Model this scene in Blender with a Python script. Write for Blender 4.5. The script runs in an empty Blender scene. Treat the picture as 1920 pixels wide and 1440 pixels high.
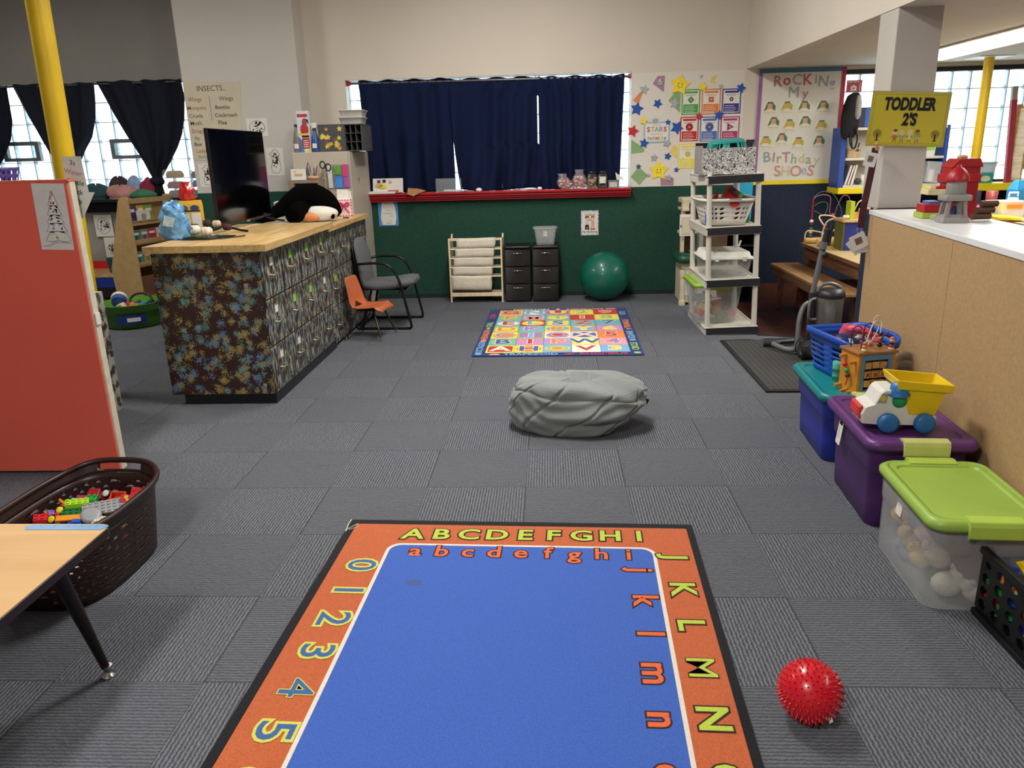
import bpy, math, random
from math import sin, cos, pi, radians, sqrt
from mathutils import Vector, Matrix, Euler
R_ = random.Random(11)
SC = bpy.context.scene
COL = SC.collection
# ------------------------------------------------------------ camera, sky, lamps, exposure
def set_camera():
    pitch, roll, yaw = 0.29422, -0.02735, 0.05306
    f = Vector((-sin(yaw)*cos(pitch), cos(yaw)*cos(pitch), -sin(pitch)))
    r = Vector((cos(yaw), sin(yaw), 0)); u = r.cross(f)
    r2 = r*cos(roll)+u*sin(roll); u2 = u*cos(roll)-r*sin(roll)
    cd = bpy.data.cameras.new('camera'); cd.sensor_width = 36; cd.lens = 36*1442/1920
    cd.clip_start = .05; cd.clip_end = 100
    c = bpy.data.objects.new('camera', cd); COL.objects.link(c)
    m = Matrix((r2, u2, -f)).transposed().to_4x4(); m.translation = (0, 0, 1.62)
    c.matrix_world = m; SC.camera = c
set_camera()
W = bpy.data.worlds.new('sky'); SC.world = W; W.use_nodes = True
_b = W.node_tree.nodes['Background']; _b.inputs[0].default_value = (.86, .95, 1, 1); _b.inputs[1].default_value = 4.2
SC.view_settings.view_transform = 'Standard'; SC.view_settings.look = 'None'
SC.view_settings.exposure = 0.2; SC.view_settings.gamma = 1; SC.view_settings.use_curve_mapping = False
LAMP_POWER = 1.0
def area(name, loc, sx, sy, e, col=(1, .965, .91)):
    l = bpy.data.lights.new(name, 'AREA'); l.shape = 'RECTANGLE'; l.size = sx; l.size_y = sy
    l.energy = e*LAMP_POWER; l.color = col
    o = bpy.data.objects.new(name, l); COL.objects.link(o); o.location = loc; return o
MAIN_LAMPS = [(-.35, 4.3, 90), (-.35, 6.6, 50), (-1.5, -.5, 120), (-4.6, 5.8, 60)]
for x, y, e in MAIN_LAMPS: area('ceiling_light_tubes', (x, y, 3.66), .35, 1.2, e)
LOW_LAMPS = [(3.6, 6.2, 30), (3.6, 2.2, 10)]
for x, y, e in LOW_LAMPS: area('low_ceiling_light_tubes', (x, y, 2.29), .36, 2.2, e)
# ------------------------------------------------------------ helpers
def lin(h):
    h = h.lstrip('#'); o = []
    for i in (0, 2, 4):
        v = int(h[i:i+2], 16)/255; o.append(v/12.92 if v <= .04045 else ((v+.055)/1.055)**2.4)
    return (*o, 1)
MATS = {}
def M(name, c, rough=.55, var=.1, vs=14, bump=0, bs=120, metal=0, coat=0, trans=0, alpha=1, sheen=0, spec=.5, ior=1.45, emit=0):
    if name in MATS: return MATS[name]
    m = bpy.data.materials.new(name); m.use_nodes = True; MATS[name] = m
    n, l = m.node_tree.nodes, m.node_tree.links; p = n['Principled BSDF']
    c = lin(c) if isinstance(c, str) else c
    p.inputs['Roughness'].default_value = rough; p.inputs['Metallic'].default_value = metal
    p.inputs['Specular IOR Level'].default_value = spec; p.inputs['IOR'].default_value = ior
    p.inputs['Coat Weight'].default_value = coat; p.inputs['Transmission Weight'].default_value = trans
    p.inputs['Alpha'].default_value = alpha; p.inputs['Sheen Weight'].default_value = sheen
    p.inputs['Base Color'].default_value = c
    if emit: p.inputs['Emission Color'].default_value = c; p.inputs['Emission Strength'].default_value = emit
    tc = n.new('ShaderNodeTexCoord')
    if var:
        t = n.new('ShaderNodeTexNoise'); t.inputs['Scale'].default_value = vs; t.inputs['Detail'].default_value = 4
        l.new(tc.outputs['Object'], t.inputs['Vector'])
        r = n.new('ShaderNodeValToRGB'); r.color_ramp.elements[0].position = .3; r.color_ramp.elements[1].position = .7
        r.color_ramp.elements[0].color = tuple(v*(1-var) for v in c[:3])+(1,)
        r.color_ramp.elements[1].color = tuple(min(1, v*(1+var)) for v in c[:3])+(1,)
        l.new(t.outputs['Fac'], r.inputs['Fac']); l.new(r.outputs['Color'], p.inputs['Base Color'])
    if bump:
        t = n.new('ShaderNodeTexNoise'); t.inputs['Scale'].default_value = bs; t.inputs['Detail'].default_value = 3
        l.new(tc.outputs['Object'], t.inputs['Vector'])
        b = n.new('ShaderNodeBump'); b.inputs['Strength'].default_value = bump; b.inputs['Distance'].default_value = .004
        l.new(t.outputs['Fac'], b.inputs['Height']); l.new(b.outputs['Normal'], p.inputs['Normal'])
    return m
def clearmat(name, c='e8eef0', a=.3, rough=.25):
    """thin see-through plastic: part transparent, part frosted"""
    if name in MATS: return MATS[name]
    m = bpy.data.materials.new(name); m.use_nodes = True; MATS[name] = m
    n, l = m.node_tree.nodes, m.node_tree.links; p = n['Principled BSDF']
    p.inputs['Base Color'].default_value = lin(c); p.inputs['Roughness'].default_value = rough
    t = n.new('ShaderNodeBsdfTransparent'); t.inputs[0].default_value = (.96, .97, .97, 1)
    x = n.new('ShaderNodeMixShader'); tc = n.new('ShaderNodeTexCoord'); ns = n.new('ShaderNodeTexNoise'); ns.inputs['Scale'].default_value = 9
    mr = n.new('ShaderNodeMapRange'); mr.inputs['To Min'].default_value = a*.8; mr.inputs['To Max'].default_value = min(1, a*1.2)
    l.new(tc.outputs['Object'], ns.inputs['Vector']); l.new(ns.outputs['Fac'], mr.inputs['Value']); l.new(mr.outputs['Result'], x.inputs[0])
    l.new(t.outputs[0], x.inputs[1]); l.new(p.outputs[0], x.inputs[2]); l.new(x.outputs[0], n['Material Output'].inputs[0])
    return m
def TR(loc=(0, 0, 0), rot=(0, 0, 0), sc=(1, 1, 1)):
    if not hasattr(sc, '__len__'): sc = (sc,)*3
    return Matrix.LocRotScale(Vector(loc), Euler(rot), Vector(sc))
_tc = {}
def text_mesh(s, size, off, ext, align, shear):
    k = (s, size, off, ext, align, shear)
    if k in _tc: return _tc[k]
    cu = bpy.data.curves.new('t', 'FONT'); cu.body = s; cu.size = size; cu.offset = off; cu.extrude = ext
    cu.align_x = align; cu.align_y = 'CENTER'; cu.resolution_u = 3; cu.shear = shear
    o = bpy.data.objects.new('t', cu); me = o.to_mesh()
    r = ([v.co.copy() for v in me.vertices], [tuple(p.vertices) for p in me.polygons])
    o.to_mesh_clear(); bpy.data.objects.remove(o); bpy.data.curves.remove(cu); _tc[k] = r; return r
class MB:
    def __init__(s): s.v, s.f, s.m, s.sm = [], [], [], []
    def add(s, vs, fs, mi=0, smooth=False, T=None):
        o = len(s.v)
        s.v += [tuple(T @ Vector(p)) for p in vs] if T is not None else [tuple(p) for p in vs]
        for f in fs: s.f.append(tuple(i+o for i in f)); s.m.append(mi); s.sm.append(smooth)
        return s
    def box(s, x0, x1, y0, y1, z0, z1, mi=0, T=None):
        vs = [(x, y, z) for z in (z0, z1) for y in (y0, y1) for x in (x0, x1)]
        return s.add(vs, [(0, 2, 3, 1), (4, 5, 7, 6), (0, 1, 5, 4), (2, 6, 7, 3), (0, 4, 6, 2), (1, 3, 7, 5)], mi, False, T)
    def bx(s, c, d, mi=0, rot=(0, 0, 0), T=None):
        t = TR(c, rot); t = T @ t if T is not None else t
        return s.box(-d[0]/2, d[0]/2, -d[1]/2, d[1]/2, -d[2]/2, d[2]/2, mi, t)
    def rings(s, rs, mi=0, smooth=True, caps=True, closed=False, T=None):
        n = len(rs[0]); vs = [p for r in rs for p in r]; fs = []
        k = len(rs)
        for i in range(k if closed else k-1):
            a, b = i*n, ((i+1) % k)*n
            for j in range(n): j2 = (j+1) % n; fs.append((a+j, a+j2, b+j2, b+j))
        s.add(vs, fs, mi, smooth, T)
        if caps and not closed: s.add(rs[0], [tuple(range(n-1, -1, -1))], mi, False, T); s.add(rs[-1], [tuple(range(n))], mi, False, T)
        return s
    def tube(s, pts, r, n=8, mi=0, closed=False, T=None):
        pts = [Vector(p) for p in pts]; k = len(pts); rs = []; up = None
        for i, p in enumerate(pts):
            d = (pts[(i+1) % k]-pts[i-1]) if closed else (pts[min(i+1, k-1)]-pts[max(i-1, 0)])
            d.normalize()
            if up is None: up = d.orthogonal().normalized()
            up = (up-d*up.dot(d)).normalized(); w = d.cross(up); rr = r[i] if hasattr(r, '__len__') else r
            rs.append([p+(up*cos(2*pi*j/n)+w*sin(2*pi*j/n))*rr for j in range(n)])
        return s.rings(rs, mi, True, not closed, closed, T)
    def cyl(s, a, b, r0, r1=None, n=14, mi=0, T=None): return s.tube([a, b], [r0, r0 if r1 is None else r1], n, mi, False, T)
    def lathe(s, prof, n=24, mi=0, T=None, c=(0, 0, 0)):
        rs = [[(c[0]+r*cos(2*pi*j/n), c[1]+r*sin(2*pi*j/n), c[2]+z) for j in range(n)] for r, z in prof]
        return s.rings(rs, mi, True, True, False, T)
    def sph(s, c, r, n=14, mi=0, T=None, m=None):
        r = r if hasattr(r, '__len__') else (r, r, r); m = m or max(6, n//2+1)
        rs = [[(c[0]+r[0]*sin(pi*i/m)*cos(2*pi*j/n), c[1]+r[1]*sin(pi*i/m)*sin(2*pi*j/n), c[2]-r[2]*cos(pi*i/m)) for j in range(n)] for i in range(1, m)]
        s.rings(rs, mi, True, False, False, T); o = [(c[0], c[1], c[2]-r[2]), (c[0], c[1], c[2]+r[2])]
        s.add([o[0]]+rs[0], [(0, 1+(j+1) % n, 1+j) for j in range(n)], mi, True, T)
        s.add([o[1]]+rs[-1], [(0, 1+j, 1+(j+1) % n) for j in range(n)], mi, True, T); return s
    def prism(s, p, z0, z1, mi=0, T=None):
        n = len(p); a = sum(p[i][0]*p[(i+1) % n][1]-p[(i+1) % n][0]*p[i][1] for i in range(n))
        if a < 0: p = p[::-1]
        vs = [(x, y, z0) for x, y in p]+[(x, y, z1) for x, y in p]
        fs = [tuple(range(n-1, -1, -1)), tuple(range(n, 2*n))]+[(i, (i+1) % n, n+(i+1) % n, n+i) for i in range(n)]
        return s.add(vs, fs, mi, False, T)
    def text(s, t, size, mi=0, T=None, off=0, ext=.0004, align='CENTER', shear=0):
        vs, fs = text_mesh(t, size, off, ext, align, shear); return s.add(vs, fs, mi, False, T)
    def grid(s, fn, nu, nv, hole=None, mi=0, wrap=True, smooth=True, T=None):
        """surface fn(u,v) of nu x nv cells; hole(i,j) -> None, True (cell left out) or (rx,ry) oval opening"""
        idx = {}; vs = []; fs = []
        def V(u, v):
            k = (round((u % 1 if wrap else u)*100000), round(v*100000))
            if k not in idx: idx[k] = len(vs); vs.append(tuple(fn(u, v)))
            return idx[k]
        for i in range(nu):
            for j in range(nv):
                u0, u1, v0, v1 = i/nu, (i+1)/nu, j/nv, (j+1)/nv; h = hole(i, j) if hole else None
                if h is True: continue
                if h is None: fs.append((V(u0, v0), V(u1, v0), V(u1, v1), V(u0, v1))); continue
                um, vm = (u0+u1)/2, (v0+v1)/2
                o = [V(u1, vm), V(u1, v1), V(um, v1), V(u0, v1), V(u0, vm), V(u0, v0), V(um, v0), V(u1, v0)]
                sk = h[2] if len(h) > 2 else 0; q = []
                for k in range(8):
                    a = pi*k/4; du, dv = h[0]*cos(a), h[1]*sin(a)
                    q.append(V(um+(du+sk*dv)*(u1-u0)/2, vm+dv*(v1-v0)/2))
                for k in range(8): fs.append((o[k], o[(k+1) % 8], q[(k+1) % 8], q[k]))
        return s.add(vs, fs, mi, smooth, T)
    def build(s, name, mats, parent=None, bev=0, solid=0, seg=2, off=0):
        me = bpy.data.meshes.new(name); me.from_pydata(s.v, [], s.f)
        for m in (mats if isinstance(mats, (list, tuple)) else [mats]): me.materials.append(m)
        me.polygons.foreach_set('material_index', s.m); me.polygons.foreach_set('use_smooth', s.sm); me.update()
        o = bpy.data.objects.new(name, me); COL.objects.link(o)
        if parent: o.parent = parent
        if solid: d = o.modifiers.new('Solidify', 'SOLIDIFY'); d.thickness = solid; d.offset = off
        if bev:
            d = o.modifiers.new('Bevel', 'BEVEL'); d.width = bev; d.segments = seg; d.limit_method = 'ANGLE'; d.angle_limit = radians(40)
        return o
def tag(o, label, cat, group=None):
    o['label'] = label; o['category'] = cat
    if group: o['group'] = group
    return o
def place(o, loc, rot=0):
    o.location = loc; o.rotation_euler = rot if hasattr(rot, '__len__') else (0, 0, rot); return o
def thing(name, label, cat, loc=(0, 0, 0), rot=0, group=None):
    o = bpy.data.objects.new(name, None); COL.objects.link(o); o.empty_display_size = .05
    return tag(place(o, loc, rot), label, cat, group)
def one(name, label, cat, mb, mats, loc=(0, 0, 0), rot=0, group=None, **k):
    return tag(place(mb.build(name, mats, None, **k), loc, rot), label, cat, group)
def struct(name, mb, mats, parent=None, **k):
    o = mb.build(name, mats, parent, **k)
    if not parent: o['kind'] = 'structure'
    return o
def dup(root, loc, rot, label, group=None):
    r = root.copy(); COL.objects.link(r); place(r, loc, rot); r['label'] = label
    if group: r['group'] = group
    for ch in list(root.children):
        c = ch.copy(); COL.objects.link(c); c.parent = r
        for g in list(ch.children): d = g.copy(); COL.objects.link(d); d.parent = c
    return r
def rrect(w, d, r, n=5, cx=0, cy=0):
    p = []
    for sx, sy, a0 in ((1, 1, 0), (-1, 1, pi/2), (-1, -1, pi), (1, -1, 3*pi/2)):
        for k in range(n+1):
            a = a0+pi/2*k/n; p.append((cx+sx*(w/2-r)+r*cos(a), cy+sy*(d/2-r)+r*sin(a)))
    return p
def rr3(w, d, r, z, n=5, cx=0, cy=0): return [(x, y, z) for x, y in rrect(w, d, r, n, cx, cy)]
def sup(a, b, u, e=4.0):
    t = 2*pi*u; c, s = cos(t), sin(t)
    return (a*math.copysign(abs(c)**(2/e), c), b*math.copysign(abs(s)**(2/e), s))
def smooth_path(pts, k=6, closed=False):
    P = [Vector(p) for p in pts]; n = len(P); out = []
    for i in range(n if closed else n-1):
        g = (lambda j: P[j % n]) if closed else (lambda j: P[max(0, min(n-1, j))])
        a, b, c, d = g(i-1), g(i), g(i+1), g(i+2)
        for q in range(k):
            t = q/k; out.append(.5*((2*b)+(c-a)*t+(2*a-5*b+4*c-d)*t*t+(3*b-a-3*c+d)*t**3))
    if not closed: out.append(P[-1])
    return out
def star(r, r2=.48, n=5, a0=pi/2): return [((r if k % 2 == 0 else r*r2)*cos(a0+pi*k/n), (r if k % 2 == 0 else r*r2)*sin(a0+pi*k/n)) for k in range(2*n)]
def disc(r, n=14, cx=0, cy=0, ry=None): return [(cx+r*cos(2*pi*k/n), cy+(ry or r)*sin(2*pi*k/n)) for k in range(n)]
WALL = (pi/2, 0, 0)     # rotation of flat things fixed to the back wall: local x right, y up, z out
# ------------------------------------------------------------ common materials
white_plastic = M('white_plastic', 'dcdad2', .4, .05)
black_metal = M('black_metal', '141416', .35, .1, metal=.3)
chrome = M('chrome', 'd0d0d0', .18, .05, metal=1)
paper = M('white_paper', 'dedbd2', .8, .04, 6)
ink = M('black_ink', '1a1a1e', .8, .1)
clear = clearmat('clear_plastic', 'dfe6e4', .12, .2)
frost = clearmat('frosted_plastic', 'dcdedb', .17, .35)
def colm(name, h, rough=.38, **k): return M(name, h, rough, k.pop('var', .06), **k)
red_p = colm('red_plastic', 'c9242a'); blue_p = colm('blue_plastic', '1f55c4'); yellow_p = colm('yellow_plastic', 'f2cd1e')
green_p = colm('green_plastic', '2f9a45'); lime_p = colm('lime_plastic', 'a8d42e'); orange_p = colm('orange_plastic', 'f0822a')
pink_p = colm('pink_plastic', 'e8679a'); grey_p = colm('grey_plastic', '8f9192'); purple_p = colm('violet_plastic', '8c74c8')
teal_p = colm('teal_plastic', '1c8a86'); cyan_p = colm('sky_blue_plastic', '4d9fd6'); black_p = colm('black_plastic', '17171a', .35)
# ============================================================ THE ROOM
def nodes(name):
    m = bpy.data.materials.new(name); m.use_nodes = True; MATS[name] = m
    return m, m.node_tree.nodes, m.node_tree.links, m.node_tree.nodes['Principled BSDF']
def mth(n, l, op, a, b=None, c=None):
    x = n.new('ShaderNodeMath'); x.operation = op
    for i, q in enumerate((a, b, c)):
        if q is None: continue
        if isinstance(q, (int, float)): x.inputs[i].default_value = q
        else: l.new(q, x.inputs[i])
    return x.outputs[0]
def mixc(n, l, f, a, b):
    x = n.new('ShaderNodeMix'); x.data_type = 'RGBA'
    if isinstance(f, (int, float)): x.inputs[0].default_value = f
    else: l.new(f, x.inputs[0])
    for i, q in ((6, a), (7, b)):
        if isinstance(q, str): x.inputs[i].default_value = lin(q)
        else: l.new(q, x.inputs[i])
    return x.outputs[2]
def carpet_mat():
    m, n, l, p = nodes('carpet_tiles')
    tc = n.new('ShaderNodeTexCoord'); sp = n.new('ShaderNodeSeparateXYZ'); l.new(tc.outputs['Object'], sp.inputs[0])
    u = mth(n, l, 'ADD', mth(n, l, 'DIVIDE', sp.outputs[0], .5), 20+3.2641)
    v = mth(n, l, 'ADD', mth(n, l, 'DIVIDE', sp.outputs[1], -.5), 40+11.1087)
    par = mth(n, l, 'MODULO', mth(n, l, 'ADD', mth(n, l, 'FLOOR', u), mth(n, l, 'FLOOR', v)), 2)
    fu, fv = mth(n, l, 'FRACT', u), mth(n, l, 'FRACT', v)
    w = n.new('ShaderNodeTexNoise'); w.inputs['Scale'].default_value = 70; w.inputs['Detail'].default_value = 5; l.new(tc.outputs['Object'], w.inputs['Vector'])
    jit = mth(n, l, 'MULTIPLY', mth(n, l, 'SUBTRACT', w.outputs['Fac'], .5), .03)
    def stripe(q): return mth(n, l, 'ADD', mth(n, l, 'MULTIPLY', mth(n, l, 'SINE', mth(n, l, 'MULTIPLY', mth(n, l, 'ADD', q, jit), 2*pi*36)), .5), .5)
    a = mth(n, l, 'SUBTRACT', 1, par)
    st = mth(n, l, 'ADD', mth(n, l, 'MULTIPLY', stripe(fu), a), mth(n, l, 'MULTIPLY', mth(n, l, 'ADD', mth(n, l, 'MULTIPLY', stripe(fv), .62), .15), par))
    st = mth(n, l, 'POWER', st, 1.3)
    w2 = n.new('ShaderNodeTexNoise'); w2.inputs['Scale'].default_value = 260; w2.inputs['Detail'].default_value = 2; l.new(tc.outputs['Object'], w2.inputs['Vector'])
    w3 = n.new('ShaderNodeTexNoise'); w3.inputs['Scale'].default_value = 1.1; w3.inputs['Detail'].default_value = 3; l.new(tc.outputs['Object'], w3.inputs['Vector'])
    # across-the-view tiles read a touch flatter and darker than along-the-view ones
    f = mth(n, l, 'ADD', mth(n, l, 'MULTIPLY', st, .62), mth(n, l, 'MULTIPLY', w2.outputs['Fac'], .62))
    f = mth(n, l, 'SUBTRACT', f, .14)
    base = mixc(n, l, f, '2d3037', '81848c')
    dirt = mixc(n, l, mth(n, l, 'MULTIPLY', mth(n, l, 'SUBTRACT', w3.outputs['Fac'], .45), .5), base, '6c6d70')
    du = mth(n, l, 'MINIMUM', mth(n, l, 'MINIMUM', fu, mth(n, l, 'SUBTRACT', 1, fu)), mth(n, l, 'MINIMUM', fv, mth(n, l, 'SUBTRACT', 1, fv)))
    seam = mth(n, l, 'MULTIPLY', mth(n, l, 'LESS_THAN', du, .0035), .55)
    l.new(mixc(n, l, seam, dirt, '202226'), p.inputs['Base Color'])
    b = n.new('ShaderNodeBump'); b.inputs['Strength'].default_value = .5; b.inputs['Distance'].default_value = .003
    l.new(f, b.inputs['Height']); l.new(b.outputs[0], p.inputs['Normal']); p.inputs['Roughness'].default_value = .95; p.inputs['Specular IOR Level'].default_value = .15
    return m
def wood_mat(name, c0, c1, axis=1, scale=5, rough=.4, plank=0):
    m, n, l, p = nodes(name); tc = n.new('ShaderNodeTexCoord'); mp = n.new('ShaderNodeMapping'); s = [14*scale/5]*3; s[axis] = scale*.28
    mp.inputs['Scale'].default_value = s; l.new(tc.outputs['Object'], mp.inputs[0])
    t = n.new('ShaderNodeTexNoise'); t.inputs['Scale'].default_value = 1.6; t.inputs['Detail'].default_value = 6; t.inputs['Distortion'].default_value = .7
    l.new(mp.outputs[0], t.inputs['Vector']); r = n.new('ShaderNodeValToRGB'); r.color_ramp.elements[0].position = .33; r.color_ramp.elements[1].position = .68
    r.color_ramp.elements[0].color = lin(c0); r.color_ramp.elements[1].color = lin(c1); l.new(t.outputs['Fac'], r.inputs[0]); o = r.outputs[0]
    if plank:
        sp = n.new('ShaderNodeSeparateXYZ'); l.new(tc.outputs['Object'], sp.inputs[0])
        f = mth(n, l, 'FRACT', mth(n, l, 'DIVIDE', mth(n, l, 'ADD', sp.outputs[1-axis], 50), plank))
        o = mixc(n, l, mth(n, l, 'MULTIPLY', mth(n, l, 'LESS_THAN', f, .03), .6), o, '140a08')
    l.new(o, p.inputs['Base Color']); p.inputs['Roughness'].default_value = rough; return m
carpet = carpet_mat()
wood_floor = wood_mat('dark_wood_planks', '2e1714', '5a3228', 0, 5, .32, .16)
oak = wood_mat('oak_veneer', 'b48f5a', 'd8b782', 1, 5, .4)
cream = M('cream_wall_paint', 'd3cabd', .7, .03, 1.6, .12, 60)
pier_paint = M('pale_grey_wall_paint', 'c6c1ba', .7, .03, 1.6, .12, 60)
grey_paint = M('dark_grey_wall_paint', '9a9690', .75, .05, 1.5, .12, 60)
ceil_paint = M('ceiling_paint', 'cdc6bb', .8, .03, 2)
green_fab = M('green_carpeted_wall', '2a4a3f', .95, .28, 130, .5, 220, spec=.1)
navy_fab = M('navy_carpeted_wall', '2b3344', .95, .25, 130, .5, 220, spec=.1)
red_trim = M('red_gloss_paint', 'a81724', .35, .1, 6); yellow_trim = M('yellow_gloss_paint', 'e6cf22', .4, .06, 6)
brown_trim = M('brown_wood_trim', '5a3526', .5, .2, 20)
dark_trim = M('dark_trim', '121214', .6, .1)
YB = 8.87
b = MB().box(-7.2, 7.2, -3.6, 9.5, -.05, 0); struct('floor', b, carpet)
b = MB().prism([(1.85, 8.86), (1.85, 6.72), (2.18, 6.62), (2.18, 5.4), (2.02, 3.4), (2.02, -3.5), (7.1, -3.5), (7.1, 8.86)], 0, .004); struct('floor', b, wood_floor)
b = MB().tube([(1.84, 8.86, .004), (1.84, 6.73, .004), (2.2, 6.62, .004)], .012, 6); struct('trim_1', b, dark_trim)
# walls: front faces as in the photograph, thickness going outwards
b = MB()
b.box(-2.61, 2.11, YB, YB+.24, 2.4, 3.8).box(-2.61, -2.2, YB, YB+.24, 0, 2.4).box(.9, 2.11, YB, YB+.24, 0, 2.4).box(-2.2, .9, YB, YB+.24, 0, 1.17)
struct('wall_back', b, cream)
b = MB().box(2.11, 7.2, YB, YB+.24, 2.33, 2.5).box(2.11, 3.15, YB, YB+.24, 0, 2.33).box(3.15, 7.2, YB, YB+.24, 0, 1.13)
struct('wall_back', b, cream)
b = MB().box(-3.86, -2.61, 8.55, 9.5, 0, 3.8); struct('wall_pier', b, pier_paint)
b = MB().box(-7.2, -3.86, 9.3, 9.5, 2.5, 3.8).box(-7.2, -3.86, 9.3, 9.5, 0, 1.2); struct('wall_back', b, grey_paint)
struct('wall_left', MB().box(-7.2, -7, -3.6, 9.3, 0, 3.8), grey_paint)
struct('wall_right', MB().box(7.1, 7.3, -3.6, 8.87, 0, 2.5), cream)
struct('wall_rear', MB().box(-7, 7.1, -3.6, -3.5, 0, 3.8), cream)
struct('ceiling', MB().box(-7.2, 2.11, -3.6, 9.5, 3.8, 3.9), ceil_paint)
struct('ceiling', MB().box(2.2, 7.2, -3.6, YB, 2.385, 2.5), ceil_paint)
struct('wall_header', MB().box(2.11, 2.2, -3.6, YB, 2.385, 3.8), cream)
# carpeted wainscot, ledges, baseboards
struct('wainscot_back', MB().box(-2.61, 2.11, YB-.012, YB, 0, 1.2), green_fab)
struct('wainscot_pier', MB().box(-3.86, -2.6, 8.538, 8.55, 0, 1.262), green_fab)
struct('wainscot_right', MB().box(2.11, 7, YB-.012, YB, .1, 1.19), navy_fab)
struct('baseboard_right', MB().box(2.12, 7, YB-.025, YB, 0.004, .1), brown_trim)
struct('baseboard_back', MB().box(-2.0, 2.1, YB-.02, YB-.012, 0, .05), M('dark_green_trim', '1d2b27', .8, .1))
b = MB()
b.box(-2.22, .905, YB-.13, YB+.11, 1.175, 1.2)
for k, (z, d) in enumerate(((1.168, .115), (1.146, .095), (1.124, .075))): b.box(-2.22, .905, YB-d, YB-.012, z-.02, z)
struct('trim_2', b, red_trim, bev=.004)
b = MB().box(3.05, 4.1, YB-.36, YB-.013, 1.09, 1.155).box(4.13, 6.8, YB-.36, YB-.013, 1.09, 1.165); struct('trim_3', b, yellow_trim, bev=.006)
struct('trim_4', MB().box(2.12, 3.12, YB-.02, YB-.012, 1.19, 1.235), yellow_trim)
struct('trim_5', MB().box(3.15, 7, YB-.02, YB+.1, 2.30, 2.345), dark_trim)
struct('trim_6', MB().box(-7, -3.86, 9.0, 9.3, 1.17, 1.2).box(-7, -3.86, 9.26, 9.3, 1.04, 1.17), dark_trim)
# ---- glass block windows
mortar = M('pale_mortar', 'b9c6cc', .7, .1)
def glass_mat():
    m, n, l, p = nodes('glass_block'); p.inputs['Base Color'].default_value = (.75, .88, .95, 1); p.inputs['Roughness'].default_value = .12
    t = n.new('ShaderNodeBsdfTransparent'); x = n.new('ShaderNodeMixShader'); tc = n.new('ShaderNodeTexCoord')
    ns = n.new('ShaderNodeTexNoise'); ns.inputs['Scale'].default_value = 11; ns.inputs['Detail'].default_value = 2; ns.inputs['Distortion'].default_value = 1.2
    l.new(tc.outputs['Object'], ns.inputs[0]); r = n.new('ShaderNodeValToRGB'); r.color_ramp.elements[0].position = .3; r.color_ramp.elements[1].position = .42
    r.color_ramp.elements[0].color = (.74, .87, .93, 1); r.color_ramp.elements[1].color = (.98, 1, 1, 1)
    l.new(ns.outputs['Fac'], r.inputs[0]); l.new(r.outputs[0], t.inputs[0]); x.inputs[0].default_value = .1
    l.new(t.outputs[0], x.inputs[1]); l.new(p.outputs[0], x.inputs[2]); l.new(x.outputs[0], n['Material Output'].inputs[0]); return m
gblock = glass_mat(); gedge = clearmat('glass_block_rim', '9fc4d4', .5, .2)
def block_window(name, x0, x1, z0, z1, y, px=.205, pz=.205):
    nx, nz = max(1, round((x1-x0)/px)), max(1, round((z1-z0)/pz)); px, pz = (x1-x0)/nx, (z1-z0)/nz
    a, c, e = MB(), MB(), MB()
    for i in range(nx+1): a.box(x0+i*px-.004, x0+i*px+.004, y+.005, y+.075, z0, z1)
    for j in range(nz+1): a.box(x0, x1, y+.006, y+.074, z0+j*pz-.004, z0+j*pz+.004)
    for i in range(nx):
        for j in range(nz):
            xa, xb, za, zb = x0+i*px+.005, x0+(i+1)*px-.005, z0+j*pz+.005, z0+(j+1)*pz-.005
            c.box(xa+.016, xb-.016, y, y+.012, za+.016, zb-.016)
            e.rings([[(xa, y+.02, za), (xb, y+.02, za), (xb, y+.02, zb), (xa, y+.02, zb)], [(xa+.016, y, za+.016), (xb-.016, y, za+.016), (xb-.016, y, zb-.016), (xa+.016, y, zb-.016)]], 0, False, False)
    w = struct(name, a, mortar); c.build('glass_blocks', gblock, w); e.build('block_rims', gedge, w); return w
block_window('window_1', -2.2, .9, 1.2, 2.4, YB+.14)
w2 = block_window('window_2', -7, -3.86, 1.2, 2.5, 9.33, .212, .212)
block_window('window_3', 3.15, 7.0, 1.13, 2.33, YB+.1, .188, .198)
alu = M('grey_window_metal', '7c8488', .45, .08, metal=.5)
for x0, x1 in ((-6.48, -6.03), (-5.16, -4.72)):
    f = MB().box(x0, x1, 9.27, 9.33, 1.65, 1.69).box(x0, x1, 9.27, 9.33, 1.83, 1.875).box(x0, x0+.05, 9.27, 9.33, 1.69, 1.83).box(x1-.05, x1, 9.27, 9.33, 1.69, 1.83)
    f = f.build('vent_frame', alu, w2); MB().box(x0+.05, x1-.05, 9.30, 9.306, 1.69, 1.83).build('vent_pane', gblock, w2)
# ---- lamps in the ceilings
white_enamel = M('white_enamel', 'e6e4de', .4, .03)
diffuser = M('lamp_diffuser', 'fffaf0', .5, 0, emit=9)
def lamp(x, y, z, sx, sy, label, k=1):
    t = thing('ceiling_light', label, 'ceiling light', (x, y, z), 0)
    MB().box(-sx/2-.03, sx/2+.03, -sy/2-.03, sy/2+.03, .035*k, .06*k).build('housing', white_enamel, t, bev=.006)
    MB().rings([rr3(sx, sy, .03, .035*k), rr3(sx, sy, .03, .012*k), rr3(sx-.08, sy-.05, .03, 0)], 0, True, True).build('diffuser', diffuser, t)
    return t
for i, (x, y, e) in enumerate(MAIN_LAMPS):
    lamp(x, y, 3.74, .36, 1.22, ('fluorescent ceiling light over the beanbag', 'fluorescent ceiling light near the curtained window', 'fluorescent ceiling light behind the camera', 'fluorescent ceiling light over the left corner')[i])
lamp(3.63, 6.4, 2.345, .40, 3.6, 'long bright fluorescent light on the low ceiling beside the white column', .65)
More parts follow.
